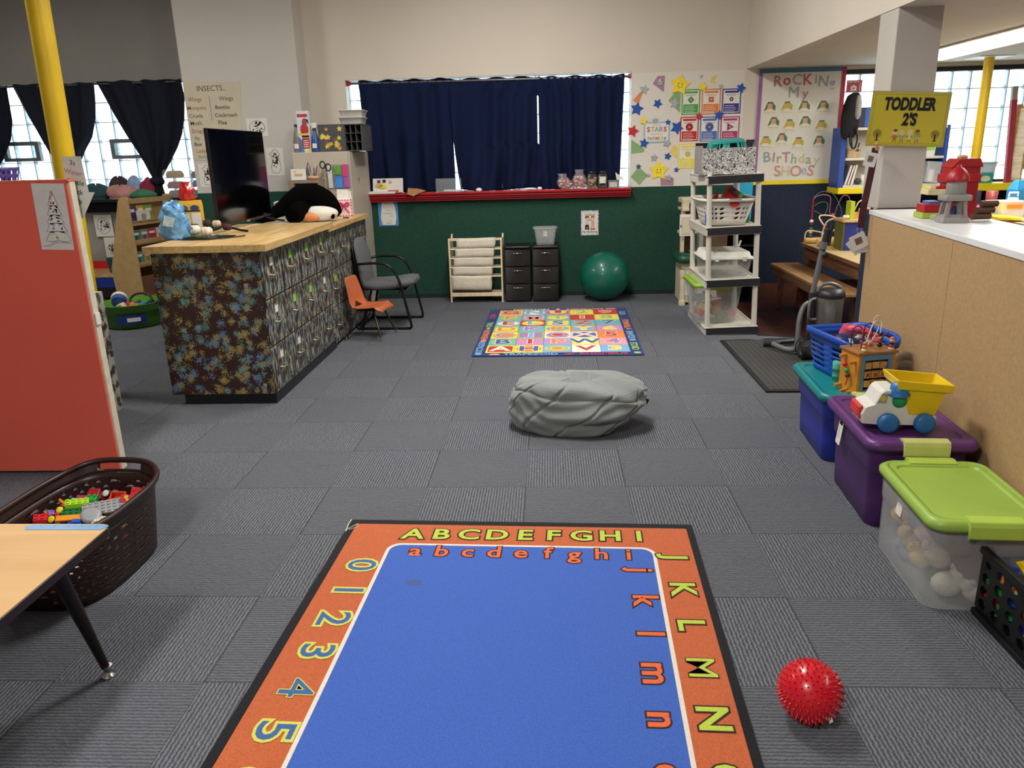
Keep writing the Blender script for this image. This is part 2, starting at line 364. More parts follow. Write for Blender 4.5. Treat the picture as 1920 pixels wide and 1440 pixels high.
lamp(3.63, 2.2, 2.345, .40, 2.4, 'second fluorescent light on the low ceiling nearer the camera', .65)
# ---- half wall with cardboard facing, and the column that stands on it
hb = M('tan_hardboard', 'ae8f66', .7, .1, 60, .15, 150)
white_top = M('white_laminate', 'e4e6e6', .3, .03, 4)
A = Vector((2.056, 5.137)); D = Vector((-.1226, -.9925)); N = Vector((.9925, -.1226))
def hw(s, t): q = A+D*s+N*t; return (q.x, q.y)
hwall = MB().prism([hw(0, .012), hw(2.66, .012), hw(2.66, .36), hw(0, .36)], 0.004, 1.17)
hw_o = struct('wall_half', hwall, hb)
f = MB()
for s0, s1 in ((0, 1.437), (1.441, 2.66)): f.prism([hw(s0, 0), hw(s1, 0), hw(s1, .012), hw(s0, .012)], 0.004, 1.17)
f.build('hardboard_facing', hb, hw_o)
MB().prism([hw(-.005, -.006), hw(2.66, -.006), hw(2.66, .43), hw(-.005, .43)], 1.17, 1.2).build('counter_top', white_top, hw_o, bev=.004)
MB().prism([hw(-.16, .01), hw(-.001, .01), hw(-.001, .3), hw(-.16, .3)], 0.004, 1.19).build('navy_end_post', navy_fab, hw_o)
colp = M('column_paint', 'b9b3ab', .6, .05, 3, .1, 60)
cx, cy = 2.25, 5.31
struct('wall_column', MB().box(2.115, 2.385, 5.18, 5.45, 1.2, 3.8), colp, bev=.006)
# ============================================================ RUGS, BALLS, BEANBAG, THINGS BY THE BACK WALL
def pile(name, h, v=.16): return M(name, h, .95, v, 170, .55, 330, spec=.08, sheen=.15)
rug_black = pile('rug_black', '1b1b1f'); rug_orange = pile('rug_orange', 'bd623c'); rug_blue = pile('rug_blue', '4063b8'); rug_white = pile('rug_white', 'e0d8cc', .08)
rug_yel = pile('rug_yellow', 'cdd05e'); rug_lime = pile('rug_lime', 'b8cc4c'); rug_dkb = pile('rug_outline_brown', '3c2420'); rug_dblue = pile('rug_digit_blue', '44679e'); rug_coral = pile('rug_coral', 'df6a40')
def alphabet_rug():
    b = MB(); w, d = 1.544, 2.33; mats = [rug_black, rug_orange, rug_white, rug_blue, rug_yel, rug_dblue, rug_dkb, rug_lime, rug_coral]
    b.prism(rrect(w, d, .012, 3, w/2, -d/2), 0, .008, 0)
    b.prism(rrect(w-.066, d-.085, .008, 2, w/2+.003, -d/2), .008, .0095, 1)
    b.prism(rrect(1.135, d-.435, .06, 6, .795, -d/2), .0095, .0102, 2)
    b.prism(rrect(1.105, d-.465, .05, 6, .795, -d/2), .0102, .0109, 3)
    def glyph(ch, x, y, size, rot, c, oc, off, ooff, sx=1.0):
        if ch in 'M4': off, ooff = 0, min(ooff, .0035)
        b.text(ch, size, oc, TR((x, y, .0113), (0, 0, rot), (sx, 1, 1)), off+ooff, .0002)
        b.text(ch, size, c, TR((x, y, .0118), (0, 0, rot), (sx, 1, 1)), off, .0002)
    for k, ch in enumerate('ABCDEFGHI'): glyph(ch, .317+k*.1232, -.138+k*.0015, .126, 0, 7, 6, .003, .006, 1.12)
    for k, ch in enumerate('abcdefghi'): glyph(ch, .357+k*.1115, -.285 if ch not in 'g' else -.292, .125, 0, 8, 6, .002, .006)
    for k, ch in enumerate('0123456789'): glyph(ch, .152, -.406-k*.189, .165, -pi/2, 5, 4, .001, .010, 1.15)
    for k, ch in enumerate('JKLMNOPQR'): glyph(ch, 1.434, -.30-k*.233, .132, -pi/2, 7, 6, .003, .006, 1.1)
    for k, ch in enumerate('jklmnopqr'): glyph(ch, 1.288, -.405-k*.21, .132, -pi/2, 8, 6, .003, .006, 1.1)
    # dull worn spots and a frayed corner binding
    b.prism(disc(.035, 12, .40, -.53, .022), .0109, .01105, 9); 
    b.tube([(-.004, .004, .006), (-.003, -.05, .009), (.004, -.115, .007)], .0022, 5, 10); b.tube([(-.004, -.1, .006), (.04, -.045, .011)], .0014, 5, 10); b.tube([(0, -.09, .006), (.02, -.1, .011), (.05, -.07, .011)], .0012, 5, 10)
    one('alphabet_rug', 'blue and orange alphabet rug with black edge in the foreground', 'rug', b, mats+[pile('rug_worn_blue', '4b5c93'), paper], (-.926, 3.182, .001), radians(-2.2))
alphabet_rug()
def picture_rug():
    w, d = 1.42, 1.945; b = MB(); pal = dict(n='22356f', y='f0da4e', t='6fb3bd', o='e88a3c', g='9cc65a', r='c23a34', w='ece4d6', s='7fb0d8', p='cf8fb8', m='a97fb5', k='201c22', d='3f62a8', l='f3eda0', q='e8a0a8')
    keys = list(pal); mi = {k: i for i, k in enumerate(keys)}; mats = [pile('picture_rug_'+pal[k], pal[k], .1) for k in keys]
    b.prism(rrect(w, d, .03, 4), 0, .008, mi['n'])
    X0, Y0, X1, Y1 = -w/2+.105, -d/2+.10, w/2-.105, d/2-.08; cw, ch = (X1-X0)/5, (Y1-Y0)/7
    cells = ['A yrw', 'B tgd', 'C yom', 'D gyo', 'E twr', 'F sgo', 'G yor', 'H you', 'I p-r', 'J gms', 'K tsm', 'L ryt', 'M top', 'N swt', 'O sog', 'P spo', 'Q wrm', 'R yto', 'S tyd', 'T tyg', 'U pry', 'V w-r', 'W yld', 'X wdw', 'Y osy', 'Z t-r', '1 r-o', '2 y-g', '3 s-y', '4 q-m', '5 o-r', '6 p-y', '7 t-d', '8 y-g', '9 r-o']
    for k, c in enumerate(cells):
        i, j = k//7, k % 7; x, y = X0+cw*(i+.5), Y0+ch*(j+.5); g, bg, bd, fg = c[0], c[2], c[3], c[4]; fg = 'd' if fg == 'u' else fg
        b.prism(rrect(cw-.003, ch-.003, .004, 1, x, y), .008, .009, mi[bg])
        if bd != '-': b.prism(disc(cw*.45, 18, x, y, ch*.4) if k % 3 else rrect(cw*.86, ch*.76, .02, 2, x, y), .009, .0097, mi[bd])
        b.text(g, .21, mi['w' if fg != 'w' else 'r'], TR((x, y, .0100), (0, 0, 0), (1.2, 1, 1)), .012, .0002); b.text(g, .21, mi[fg], TR((x, y, .0106), (0, 0, 0), (1.2, 1, 1)), .006, .0002)
    def word(s, x, y, rot, c, size=.085): b.text(s, size, mi[c], TR((x, y, .0086), (0, 0, rot)), .002, .0003)
    L, Rr = -w/2+.052, w/2-.052
    for s, y, c in (('OCTAGON', -.66, 's'), ('HEXAGON', -.2, 'o'), ('OVAL', .22, 'g'), ('STAR', .62, 'r')): word(s, L, y, pi/2, c, .08)
    for s, y, c in (('CIRCLE', -.68, 'g'), ('SQUARE', -.26, 's'), ('TRIANGLE', .2, 'o'), ('KITE', .7, 's')): word(s, Rr, y, pi/2, c, .08)
    word('TRAPEZOID', -.22, -d/2+.052, 0, 's'); word('RHOMBUS', .38, -d/2+.052, 0, 'r'); word('PENTAGON', -.28, d/2-.04, pi, 'w', .07); word('RECTANGLE', .28, d/2-.04, pi, 'q', .07)
    for x, y, c, p in ((L, -.9, 's', disc(.03)), (L, -.43, 'o', disc(.03, 6)), (L, .06, 'g', disc(.02, 12, 0, 0, .034)), (Rr, -.9, 'g', disc(.03)), (Rr, -.46, 's', rrect(.05, .05, .004)), (Rr, -.03, 'o', disc(.035, 3)), (-.52, -d/2+.052, 'q', [(-.05, -.02), (.05, -.02), (.03, .02), (-.03, .02)]), (.1, -d/2+.052, 'r', [(-.05, 0), (0, -.025), (.05, 0), (0, .025)]), (0, d/2-.04, 'w', disc(.026, 5)), (.55, d/2-.04, 'q', rrect(.1, .035, .003))):
        b.prism([(px+x, py+y) for px, py in p], .008, .009, mi[c])
    one('picture_rug', 'small navy bordered rug of letter and number pictures near the back wall', 'rug', b, mats, (.0685, 7.07, .001), radians(-.9))
picture_rug()
# ---- exercise ball
b = MB(); rs = []
for i in range(1, 32):
    a = pi*i/32; r = .268+.0012*abs(sin(a*32)); rs.append([(r*sin(a)*cos(2*pi*j/48), r*sin(a)*sin(2*pi*j/48), .266-r*cos(a)) for j in range(48)])
b.rings(rs)
one('exercise_ball', 'large glossy green exercise ball on the floor by the green wall', 'ball', b, M('green_vinyl', '08604f', .4, .04, 3, coat=.25), (.603, 8.53, 0))
# ---- red spiky ball
t = thing('spiky_ball', 'red knobbly rubber ball on the carpet beside the alphabet rug', 'ball', (.745, 1.925, 0), .3)
b = MB().sph((0, 0, .088), .086, 32)
n = 330
for k in range(n):
    z = 1-2*(k+.5)/n; a = k*2.399963; r = sqrt(1-z*z); d = Vector((r*cos(a), r*sin(a), z))
    if z < -.93 : continue
    c = Vector((0, 0, .088)); b.tube([c+d*.084, c+d*.0915, c+d*.0955], [.0034, .0026, .0008], 5)
b.build('ball_shell', M('red_rubber', 'cf1a2a', .3, .06, 8, coat=.25), t)
c = TR((.014, -.077, .05), (radians(62), 0, .25)); MB().prism(rrect(.016, .022, .001, 1), 0, .0008, 0, c).text('A', .009, 1, c @ TR((0, 0, .0009)), .0004).build('size_tag', [paper, ink], t)
# ---- beanbag
def beanbag():
    nu = 340; prof = [(.0, 0), (.45, 0), (.80, 0), (.90, .006), (.955, .025), (.985, .055), (1.0, .09), (1.005, .12), (1.0, .15), (.985, .178), (.965, .2), (.94, .218), (.915, .228), (.885, .2305), (.875, .236), (.885, .246), (.88, .258), (.86, .271), (.82, .283), (.75, .292), (.64, .299), (.5, .303), (.3, .305), (.1, .306)]
    P2 = []
    for i in range(len(prof)-1):
        for q in range(4): t = q/4; P2.append(tuple(prof[i][k]*(1-t)+prof[i+1][k]*t for k in (0, 1)))
    P2 = P2[1:]
    g = lambda d, w: math.exp(-(d/w)**2); rows = []
    for s, z in P2:
        row = []
        for j in range(nu):
            a = 2*pi*j/nu; ca, sa = cos(a), sin(a); sx = math.copysign(abs(ca)**.8, ca); sy = math.copysign(abs(sa)**.8, sa)
            R, h = s, z/.306
            rt = max(0, ca)
            R *= 1-.40*rt*rt*(1-min(1, z/.19))**1.2
            d = 0; top = z > .228
            for s0 in (-2.3, -1.72, -1.12, -.5, .16, .8, 1.5, 2.2, 2.9, 3.6):   # slanted panel seams
                q = (a-pi*1.5)-s0-(h-.45)*.85; q = (q+pi) % (2*pi)-pi; d -= .019*g(q, .026)-.006*g(q, .13)
            soft = 1 if not top else .6
            d += soft*(.0065*sin(46*z+3.2*sin(a*2+.7)+2.1*a)+.0045*sin(83*z+5*sin(a*3.1)+a)+.004*sin(9*a+21*z+2*sin(5*a)))
            d -= .034*g(a-pi*1.60, .34)*g(z-.085-.03*(a-pi*1.6), .014); d += .014*g(a-pi*1.60, .36)*g(z-.12, .03)
            x = .40*R*sx+d*ca; y = .265*R*sy+d*sa; zz = z
            lift = .016*sin(2*a+.4)+.010*sin(5*a+1)
            zz += lift*min(1, z/.2)*(1 if z < .25 else max(0, 1-(z-.25)/.08))
            zz += -.055*max(0, ca*s)**1.5*max(0, (z-.15)/.17)+.03*max(0, -sa)*max(0, .0)
            x += .09*rt*max(0, (z-.02))/.2*.55
            if top: zz += .010*sin(13*x+4*sin(9*y))*min(1, (z-.228)/.03)+.008*sin(26*y+6*x+1)*min(1, (z-.228)/.03)-.012*g(y+.05-.06*sin(4*x), .02)*min(1, (z-.26)/.03 if z > .26 else 0)
            row.append((x, y, max(0, zz)))
        rows.append(row)
    b = MB().rings(rows, 0, True, True)
    o = one('beanbag', 'slumped grey quilted beanbag chair on the carpet in mid room', 'beanbag', b, M('grey_velour', '7f8483', .9, .07, 5, .2, 90, sheen=.2), (.145, 4.475, 0), radians(-5))
    MB().bx((.43, -.03, .165), (.02, .006, .028), 0, (0, .4, .3)).build('sewn_tag', black_p, o)
beanbag()
# ---- sling bookshelf
pine = wood_mat('pale_pine', 'd6c39c', 'ecdcb8', 2, 6, .5); canvas = M('cream_canvas', 'd8cfbd', .9, .06, 40, .3, 260)
t = thing('sling_bookshelf', 'pale wooden sling bookshelf with cream canvas pockets against the green wall', 'bookshelf', (-.815, 8.6, 0), radians(-1.5))
for sx in (-1, 1):
    b = MB(); x = sx*.288
    b.prism([(-.10, 0), (-.07, 0), (-.06, .06), (.13, .06), (.14, 0), (.165, 0), (.165, .74), (.14, .74), (.13, .70), (-.085, .712), (-.10, .70)], -.009, .009, 0, Matrix.Translation((x, 0, 0)) @ Matrix(((0, 0, 1, 0), (1, 0, 0, 0), (0, 1, 0, 0), (0, 0, 0, 1))))
    b.build('side_frame', pine, t, bev=.003)
for k in range(5):
    z = .695-.1*k; y = -.098+.0*k
    MB().cyl((-.283, y, z), (.283, y, z), .008, n=10).cyl((-.283, y+.13, z+.0), (.283, y+.13, z), .008, n=10).build('rod', pine, t)
    x0, x1 = -.205-.018*k+.0, .215-.012*k
    def sl(u, v, z=z, y=y):
        dp = .086 if k < 4 else .15; q = [(-.009, .009), (-.0115, -dp*.35), (-.012, -dp*.75), (0, -dp), (.03, -dp-.006), (.07, -dp*.8), (.105, -dp*.35), (.128, .009)]
        i = min(6, int(v*7)); f = v*7-i; yy = y+q[i][0]*(1-f)+q[i+1][0]*f; zz = z+q[i][1]*(1-f)+q[i+1][1]*f
        return (x0+(x1-x0)*u+.004*sin(9*v), yy-.003*sin(u*9+k)*sin(pi*v), zz-.003*sin(u*5+k))
    MB().grid(sl, 10, 14, wrap=False).build('canvas_pocket', canvas, t, solid=.003)
MB().box(-.283, .283, -.09, .14, .085, .103).box(-.283, .283, -.098, -.085, .07, .112).build('bottom_shelf', pine, t, bev=.003)
# ---- two woven plastic drawer towers
def weave_mat():
    m, n, l, p = nodes('dark_brown_weave'); tc = n.new('ShaderNodeTexCoord'); mp = n.new('ShaderNodeMapping'); mp.inputs['Rotation'].default_value = (0, radians(45), 0)
    l.new(tc.outputs['Object'], mp.inputs[0]); c = n.new('ShaderNodeTexChecker'); c.inputs['Scale'].default_value = 46; l.new(mp.outputs[0], c.inputs['Vector'])
    c.inputs[1].default_value = lin('171110'); c.inputs[2].default_value = lin('201817'); l.new(c.outputs['Color'], p.inputs['Base Color'])
    w = n.new('ShaderNodeTexWave'); w.inputs['Scale'].default_value = 30; l.new(mp.outputs[0], w.inputs['Vector'])
    b = n.new('ShaderNodeBump'); b.inputs['Strength'].default_value = .6; b.inputs['Distance'].default_value = .004; l.new(w.outputs['Fac'], b.inputs['Height']); l.new(b.outputs[0], p.inputs['Normal'])
    p.inputs['Roughness'].default_value = .42; return m
weave = weave_mat(); dkbrown = M('dark_brown_plastic', '181211', .4, .08)
def drawer_tower(x, y, label):
    t = thing('drawer_tower', label, 'drawers', (x, y, 0), 0, 'woven drawer towers by the green wall')
    MB().box(-.143, .143, -.13, .18, 0, .022).box(-.143, -.137, -.13, .18, .02, .6).box(.137, .143, -.13, .18, .02, .6).box(-.143, .143, .174, .18, .02, .6).box(-.143, .143, -.13, .18, .593, .602).box(-.14, .14, -.13, .17, .205, .209).box(-.14, .14, -.13, .17, .396, .4).build('frame', dkbrown, t)
    MB().rings([rr3(.292, .33, .02, .6, 4, 0, .02), rr3(.296, .334, .02, .612, 4, 0, .02), rr3(.28, .31, .02, .62, 4, 0, .02)]).build('top', dkbrown, t)
    for k in range(3):
        z0 = .024+.1905*k; d = MB()
        f = lambda u, v: (-.135+.27*u, -.135-.022*sin(pi*u)**.8-.004*sin(pi*v), z0+.178*v)
        d.grid(f, 12, 4, wrap=False); d.box(-.135, .135, -.13, .16, z0, z0+.17)
        d = d.build('drawer', weave, t)
        MB().tube([(-.05, -.152, z0+.14), (-.045, -.168, z0+.14), (.045, -.168, z0+.14), (.05, -.152, z0+.14)], .005, 8).build('handle', chrome, d)
drawer_tower(-.352, 8.63, 'dark brown woven three drawer tower next to the sling bookshelf')
drawer_tower(-.045, 8.62, 'dark brown woven three drawer tower under the clear plastic bin')
# ---- clear bins (shared maker)
def tub(parent, w, d, h, r, tw=.86, mat=clear, name='bin_body', rim=.012, z0=0, wall=.003):
    rs = []; k = [(tw*.96, 0), (tw, .012), (tw+(1-tw)*.6, h*.62), (1, h*.97), (1, h)]
    for s, z in k: rs.append(rr3(w*s, d*s, r, z0+z))
    b = MB(); b.rings(rs, 0, True, False); b.add(rs[0], [tuple(range(len(rs[0])))[::-1]])
    b.rings([rr3(w, d, r, z0+h), rr3(w+rim*2, d+rim*2, r+rim, z0+h), rr3(w+rim*2, d+rim*2, r+rim, z0+h-.012), rr3(w+rim, d+rim, r+rim/2, z0+h-.014)], 0, True, False)
    return b.build(name, mat, parent, solid=wall)
t = thing('clear_bin', 'small clear empty plastic bin on top of the drawer towers', 'bin', (-.045, 8.66, .6205), 0)
tub(t, .25, .2, .185, .03, .8, frost)
MB().bx((.0, -.086, .12), (.045, .002, .06), 0, (-.1, 0, 0)).build('paper_label', paper, t)
MB().bx((-.0, -.078, .075), (.05, .002, .02), 0, (-.1, 0, 0)).build('violet_label', purple_p, t)
# ============================================================ CURTAINS, SILL THINGS, POSTERS
curtain_m = M('navy_curtain_cloth', '161f3d', .95, .1, 60, .15, 300, spec=.1)
rod_m = M('grey_rod', '6a6a6c', .35, .1, metal=.6)
def curtain(name, label, x0, x1, zt, zb, y, nf, left=None, right=None, ph=0, sweep=0):
    def P(u, v):
        xa = x0+(left(v) if left else 0); xb = x1+(right(v) if right else 0)
        x = xa+(xb-xa)*u; amp = .016+.026*v+.006*sin(u*11+ph)
        q = u*nf*2*pi+ph+1.3*sin(u*5+ph)+sweep*v*v*3
        yy = y+amp*sin(q)+.5*amp*sin(q*.47+2*v+ph)-.020*sin(pi*v)*sin(u*7+5*v*v*v+ph)+.014*v*v*sin(u*13-7*v+ph)
        z = zt+(zb-zt)*v+(.008*sin(u*23+ph) if v == 0 else 0)+(.012*sin(u*7+ph) if v > .97 else 0)
        if v < .06: yy = y+.006*sin(q*2.2)
        return (x, yy, z)
    b = MB().grid(P, 90, 36, wrap=False)
    t = one(name, label, 'curtain', b, curtain_m, (0, 0, 0), 0, 'navy curtains over the big window', solid=.004)
    return t
one('curtain_rod', 'grey curtain rod across the top of the big window', 'curtain rod', MB().cyl((-2.19, 8.93, 2.37), (.893, 8.93, 2.355), .013).cyl((-2.195, 8.93, 2.37), (-2.15, 8.93, 2.37), .03, .018, mi=1).cyl((.895, 8.93, 2.355), (.86, 8.93, 2.355), .028, .018, mi=1), [rod_m, red_trim])
curtain('curtain', 'left navy curtain panel on the big window with a widening gap on its right', -2.07, -1.045, 2.392, 1.203, 8.925, 5.5, lambda v: .03*v, lambda v: .03*max(0, .3-v)-.008*v, .4)
curtain('curtain', 'middle navy curtain panel on the big window swept toward the right at its hem', -1.055, -.108, 2.385, 1.203, 8.935, 5, lambda v: max(0, v-.25)*.10-.02, lambda v: -.008 if .14 < v < .60 else .03, 2.1, 1.3)
curtain('curtain', 'right navy curtain panel on the big window beside the star display', -.10, .83, 2.375, 1.203, 8.92, 6, lambda v: .0 if .14 < v < .60 else -.02, lambda v: -.045*v, 4.0, -.7)
Z = 1.2
def tri_text(b, s, x, y, size, mi, T, off=.0, **k): return b.text(s, size, mi, T @ TR((x, y, .0012)), off, **k)
# sill things, left to right
t = thing('open_booklet', 'open white picture booklet leaning on the left end of the red sill', 'booklet', (-1.80, 8.80, Z), 0)
b = MB().bx((0, .03, .085), (.34, .004, .155), 0, (radians(-12), 0, 0)).bx((-.06, -.025, .012), (.30, .09, .004), 0, (radians(14), 0, 0)).bx((.0, .0, .005), (.3, .09, .006), 1)
b.build('pages', [paper, brown_trim], t)
b = MB(); T = TR((0, .0215, .085), (radians(78), 0, 0))
for x, y, p, c in ((-.1, .045, rrect(.035, .03, .002), 0), (-.04, .05, rrect(.035, .03, .002), 1), (.03, .04, disc(.016), 2), (-.06, -.01, disc(.05, 12, 0, 0, .022), 3), (-.1, 0, disc(.045, 12, 0, 0, .02), 2), (.06, -.06, rrect(.12, .012, .002), 4)):
    b.prism([(px+x, py+y) for px, py in p], .004, .0045, c, T)
b.build('printed_pictures', [brown_trim, ink, M('tan_print', 'd9a874', .7), yellow_p, red_p], t)
one('torn_cardboard', 'torn scrap of brown cardboard hanging over the red sill', 'cardboard', MB().prism([(-.07, -.02), (.0, -.045), (.06, -.01), (.14, .02), (.05, .05), (-.06, .06)], 0, .003).prism([(-.07, -.02), (.0, -.045), (-.01, .04), (-.06, .05)], .003, .006), M('corrugated_cardboard', 'a8794c', .8, .1), (-1.50, 8.722, Z+.004), (.95, 0, .1))
one('paper_scrap', 'orange paper scrap on the sill beside the torn cardboard', 'paper', MB().prism([(-.06, -.03), (.05, -.035), (.07, .02), (-.03, .03)], 0, .002), M('orange_paper', 'c8643a', .8), (-1.34, 8.80, Z+.001), .2)
t = thing('display_box', 'clear acrylic display box standing on the red sill under the curtain gap', 'box', (-1.115, 8.81, Z), 0)
b = MB()
for x0, x1, y0, y1 in ((-.14, .14, -.035, -.032), (-.14, .14, .032, .035), (-.14, -.137, -.032, .032), (.137, .14, -.032, .032)): b.box(x0, x1, y0, y1, 0, .145)
b.box(-.14, .14, -.035, .035, 0, .003); b.build('box_walls', clearmat('acrylic', 'a8b0b4', .22, .1), t)
MB().box(-.05, .07, -.037, -.0355, .012, .026).build('white_label', paper, t)
for i, (x, s) in enumerate(((-.775, .030), (-.41, .012), (-.10, .026), (-.255, .010))):
    b = MB().sph((0, 0, s*.55), (s*1.2, s*.9, s*.75), 10); one('cotton_lump', ('largest white cotton lump on the sill right of the display box', 'small white cotton lump on the sill left of the curtain sweep', 'white cotton lump at the middle of the sill under the right curtain', 'tiny white crumb of cotton on the middle of the sill')[i], 'cotton', b, M('cotton', 'e8e6e2', .9), (x, 8.775, Z-.001), .3*i)
for i, (x, w) in enumerate(((-1.235, .06), (-.62, .07), (-.48, .05), (-.02, .05), (.035, .045))):
    one('paper_sliver', ('white paper sliver left of the acrylic display box', 'white paper sliver right of the largest cotton lump', 'short paper sliver at mid sill', 'white paper sliver left of the candy bags on the sill', 'white paper sliver nearest the candy bags')[i], 'paper', MB().prism([(-w/2, -.012), (w/2, -.015), (w/2-.01, .012), (-w/2+.01, .01)], 0, .002), paper, (x, 8.765, Z+.001), .1*i-.2)
peppermint = [M('peppermint_pink', 'd88a84', .5), M('peppermint_white', 'e6d6cf', .5), M('peppermint_red', 'b8443c', .5)]
def candybag(label, x, h, w, lean):
    t = thing('candy_bag', label, 'candy bag', (x, 8.80, Z), 0, 'bags of peppermints on the sill')
    b = MB(); rs = []
    for s, z in ((.6, 0), (.95, .02), (1.05, .06), (1, .09), (.8, .12), (.5, .15), (.62, .185)): rs.append([(w/2*s*cos(a)*(1+.06*sin(5*a))+lean*z, .042*s*sin(a)*(.25 if z > .17 else 1), z*h/.185) for a in [2*pi*j/18 for j in range(18)]])
    b.rings(rs, 0, True, True); b.build('bag', clearmat('bag_film', 'eadfe0', .16, .12), t)
    b = MB(); rr = random.Random(int(x*1000))
    for k in range(90):
        a = rr.uniform(0, 2*pi); z = rr.uniform(.014, .12); m = .97-.35*max(0, (z-.07)/.05); q = sqrt(rr.random())*m
        b.bx((w/2*q*cos(a)*.93+lean*z, .037*q*sin(a), z*h/.185), (.016, .016, .012), rr.randrange(3), (rr.uniform(0, 3), rr.uniform(0, 3), 0))
    o = b.build('peppermints', peppermint, t); o['kind'] = 'stuff'
candybag('left shorter clear bag of pink peppermints on the red sill', .195, .165, .165, -.25)
candybag('right taller clear bag of pink peppermints on the red sill', .345, .205, .165, -.05)
def jar(label, x, items, lab):
    t = thing('square_jar', label, 'jar', (x, 8.80, Z), 0)
    MB().rings([rr3(.1, .1, .014, 0), rr3(.105, .105, .016, .012), rr3(.105, .105, .016, .135), rr3(.085, .085, .03, .155)]).build('jar_body', clearmat('jar_plastic', '6d6a60', .35, .12), t)
    MB().lathe([(.046, .155), (.047, .157), (.047, .18), (.043, .184)], 20).build('lid', black_p, t)
    b = MB(); rr = random.Random(3)
    for k in range(40): b.bx((rr.uniform(-.038, .038), rr.uniform(-.038, .038), .012+.10*k/40), (.03, .03, .014), k % len(items), (rr.uniform(-.6, .6), rr.uniform(-.6, .6), rr.uniform(0, 3)))
    o = b.build('contents', items, t); o['kind'] = 'stuff'
    if lab: MB().box(-.034, .034, -.0545, -.0532, .05, .125).box(-.03, .03, -.0552, -.0545, .035, .055, 1).build('label', [paper, ink], t)
    else: MB().box(-.04, .03, -.0545, -.0532, .075, .1, 0).build('label', [M('tan_label', 'b98c62', .6)], t)
jar('brown square jar with black lid on the sill right of the candy bags', .475, [M('choc', '4a2f20', .5), M('gold_wrap', 'b58a3c', .4), paper], False)
jar('grey square jar with white label and black lid on the sill', .59, [M('grey_sweets', '77737a', .5), M('dark_sweets', '37343a', .5)], True)
t = thing('clear_organizer', 'clear plastic desk organizer with a slanted paper at the right end of the sill', 'organizer', (.77, 8.81, Z), 0)
b = MB()
for x0, x1 in ((-.115, -.005), (.0, .115)): b.box(x0, x1, -.05, -.047, 0, .085).box(x0, x0+.003, -.047, .05, 0, .085).box(x1-.003, x1, -.047, .05, 0, .085).box(x0, x1, -.05, .05, 0, .003)
b.build('trays', frost, t)
MB().prism([(-.02, .085), (.075, .085), (-.035, .165)], -.02, -.018, 0, Matrix.Rotation(pi/2, 4, 'X')).box(-.10, -.02, -.04, .03, .01, .06).build('papers', paper, t)
# ---- posters on the green wall
YG = YB-.013
t = thing('centers_poster', 'handwritten white paper on a blue sheet below the left end of the red sill', 'poster', (-1.825, YG, .98), WALL)
MB().box(-.112, .112, -.142, .142, 0, .0015).build('blue_sheet', M('blue_paper', '4d8fc4', .7), t)
pp = [(.075, -.132), (.09, -.05), (.085, .03), (.075, .10), (.045, .135), (-.04, .135), (-.07, .11), (-.075, .03), (-.088, -.05), (-.07, -.132)]
b = MB().prism(pp, .0015, .003, 0)
for s, y, x, sz, c in (('First', .105, -.0, .036, 1), ('Name', .065, -.005, .03, 2), ('Our', .03, .005, .028, 1), ('Centers', -.002, -.005, .032, 3), ('Who', -.035, .035, .026, 1), ('is', -.062, -.01, .026, 2), ('the', -.085, .02, .026, 4), ('Rules', -.112, 0, .03, 3)):
    b.text(s, sz, c, TR((x, y, .0032)), 0, .0003)
b.build('white_sheet', [paper, M('marker_blue', '8aa6c0', .8), M('marker_yellow', 'd6c68a', .8), M('marker_grey', '8f959a', .8), M('marker_orange', 'cf9a7a', .8)], t)
t = thing('bullying_poster', 'small poster of two whispering children on the green wall above the ball', 'poster', (.452, YG, .82), WALL)
MB().box(-.105, .105, -.137, .137, 0, .0012).build('navy_backing', M('navy_paper', '27345a', .7), t)
def speck_mat():
    m, n, l, p = nodes('speckled_border'); tc = n.new('ShaderNodeTexCoord'); v = n.new('ShaderNodeTexVoronoi'); v.inputs['Scale'].default_value = 90; l.new(tc.outputs['Object'], v.inputs['Vector'])
    l.new(mixc(n, l, mth(n, l, 'GREATER_THAN', v.outputs['Distance'], .45), '6a7298', 'd8d8d4'), p.inputs['Base Color']); return m
b = MB().box(-.093, .103, -.137, .137, .0012, .002).box(-.083, .093, -.125, .122, .002, .003, 1)
b.text('THIS IS A BULLY FREE', .013, 2, TR((.005, .105, .0033)), 0, .0002).text('CLASSROOM', .02, 2, TR((.005, .085, .0033)), .0004, .0002).text('No Bullying', .036, 2, TR((.005, -.098, .0033)), .0004, .0002)
for x, hair, top, pant, s in ((-.025, 3, 1, 2, 1), (.038, 4, 5, 6, -1)):
    b.prism(disc(.024, 14, x, .048), .003, .0036, 7).prism([(x-.024, .05), (x-.02, .072), (x, .078), (x+.02, .07), (x+.024, .056), (x, .062)], .0036, .0042, hair).prism([(x-.018, .024), (x+.018, .024), (x+.022, -.02), (x-.02, -.02)], .003, .0038, 8 if s > 0 else top)
    b.prism([(x-.02, -.02), (x+.02, -.02), (x+.022, -.064), (x+.004, -.064), (x, -.035), (x-.006, -.064), (x-.024, -.064)], .003, .0037, pant if s > 0 else 5)
    b.prism([(x+s*.016, .02), (x+s*.04, .03), (x+s*.036, .042), (x+s*.012, .03)], .0038, .0044, 7)
    b.prism([(x-.024, -.064), (x+.03, -.064), (x+.026, -.074), (x-.026, -.074)], .003, .004, 2)
b.build('printed_sheet', [speck_mat(), paper, ink, M('print_black_hair', '2a1c18', .7), M('print_brown_hair', '8a5a34', .7), M('print_pink', 'd9a09a', .7), M('print_grey', '55565c', .7), M('print_skin', 'e2b596', .7), M('print_pale_blue', 'b9c9d6', .7)], t)
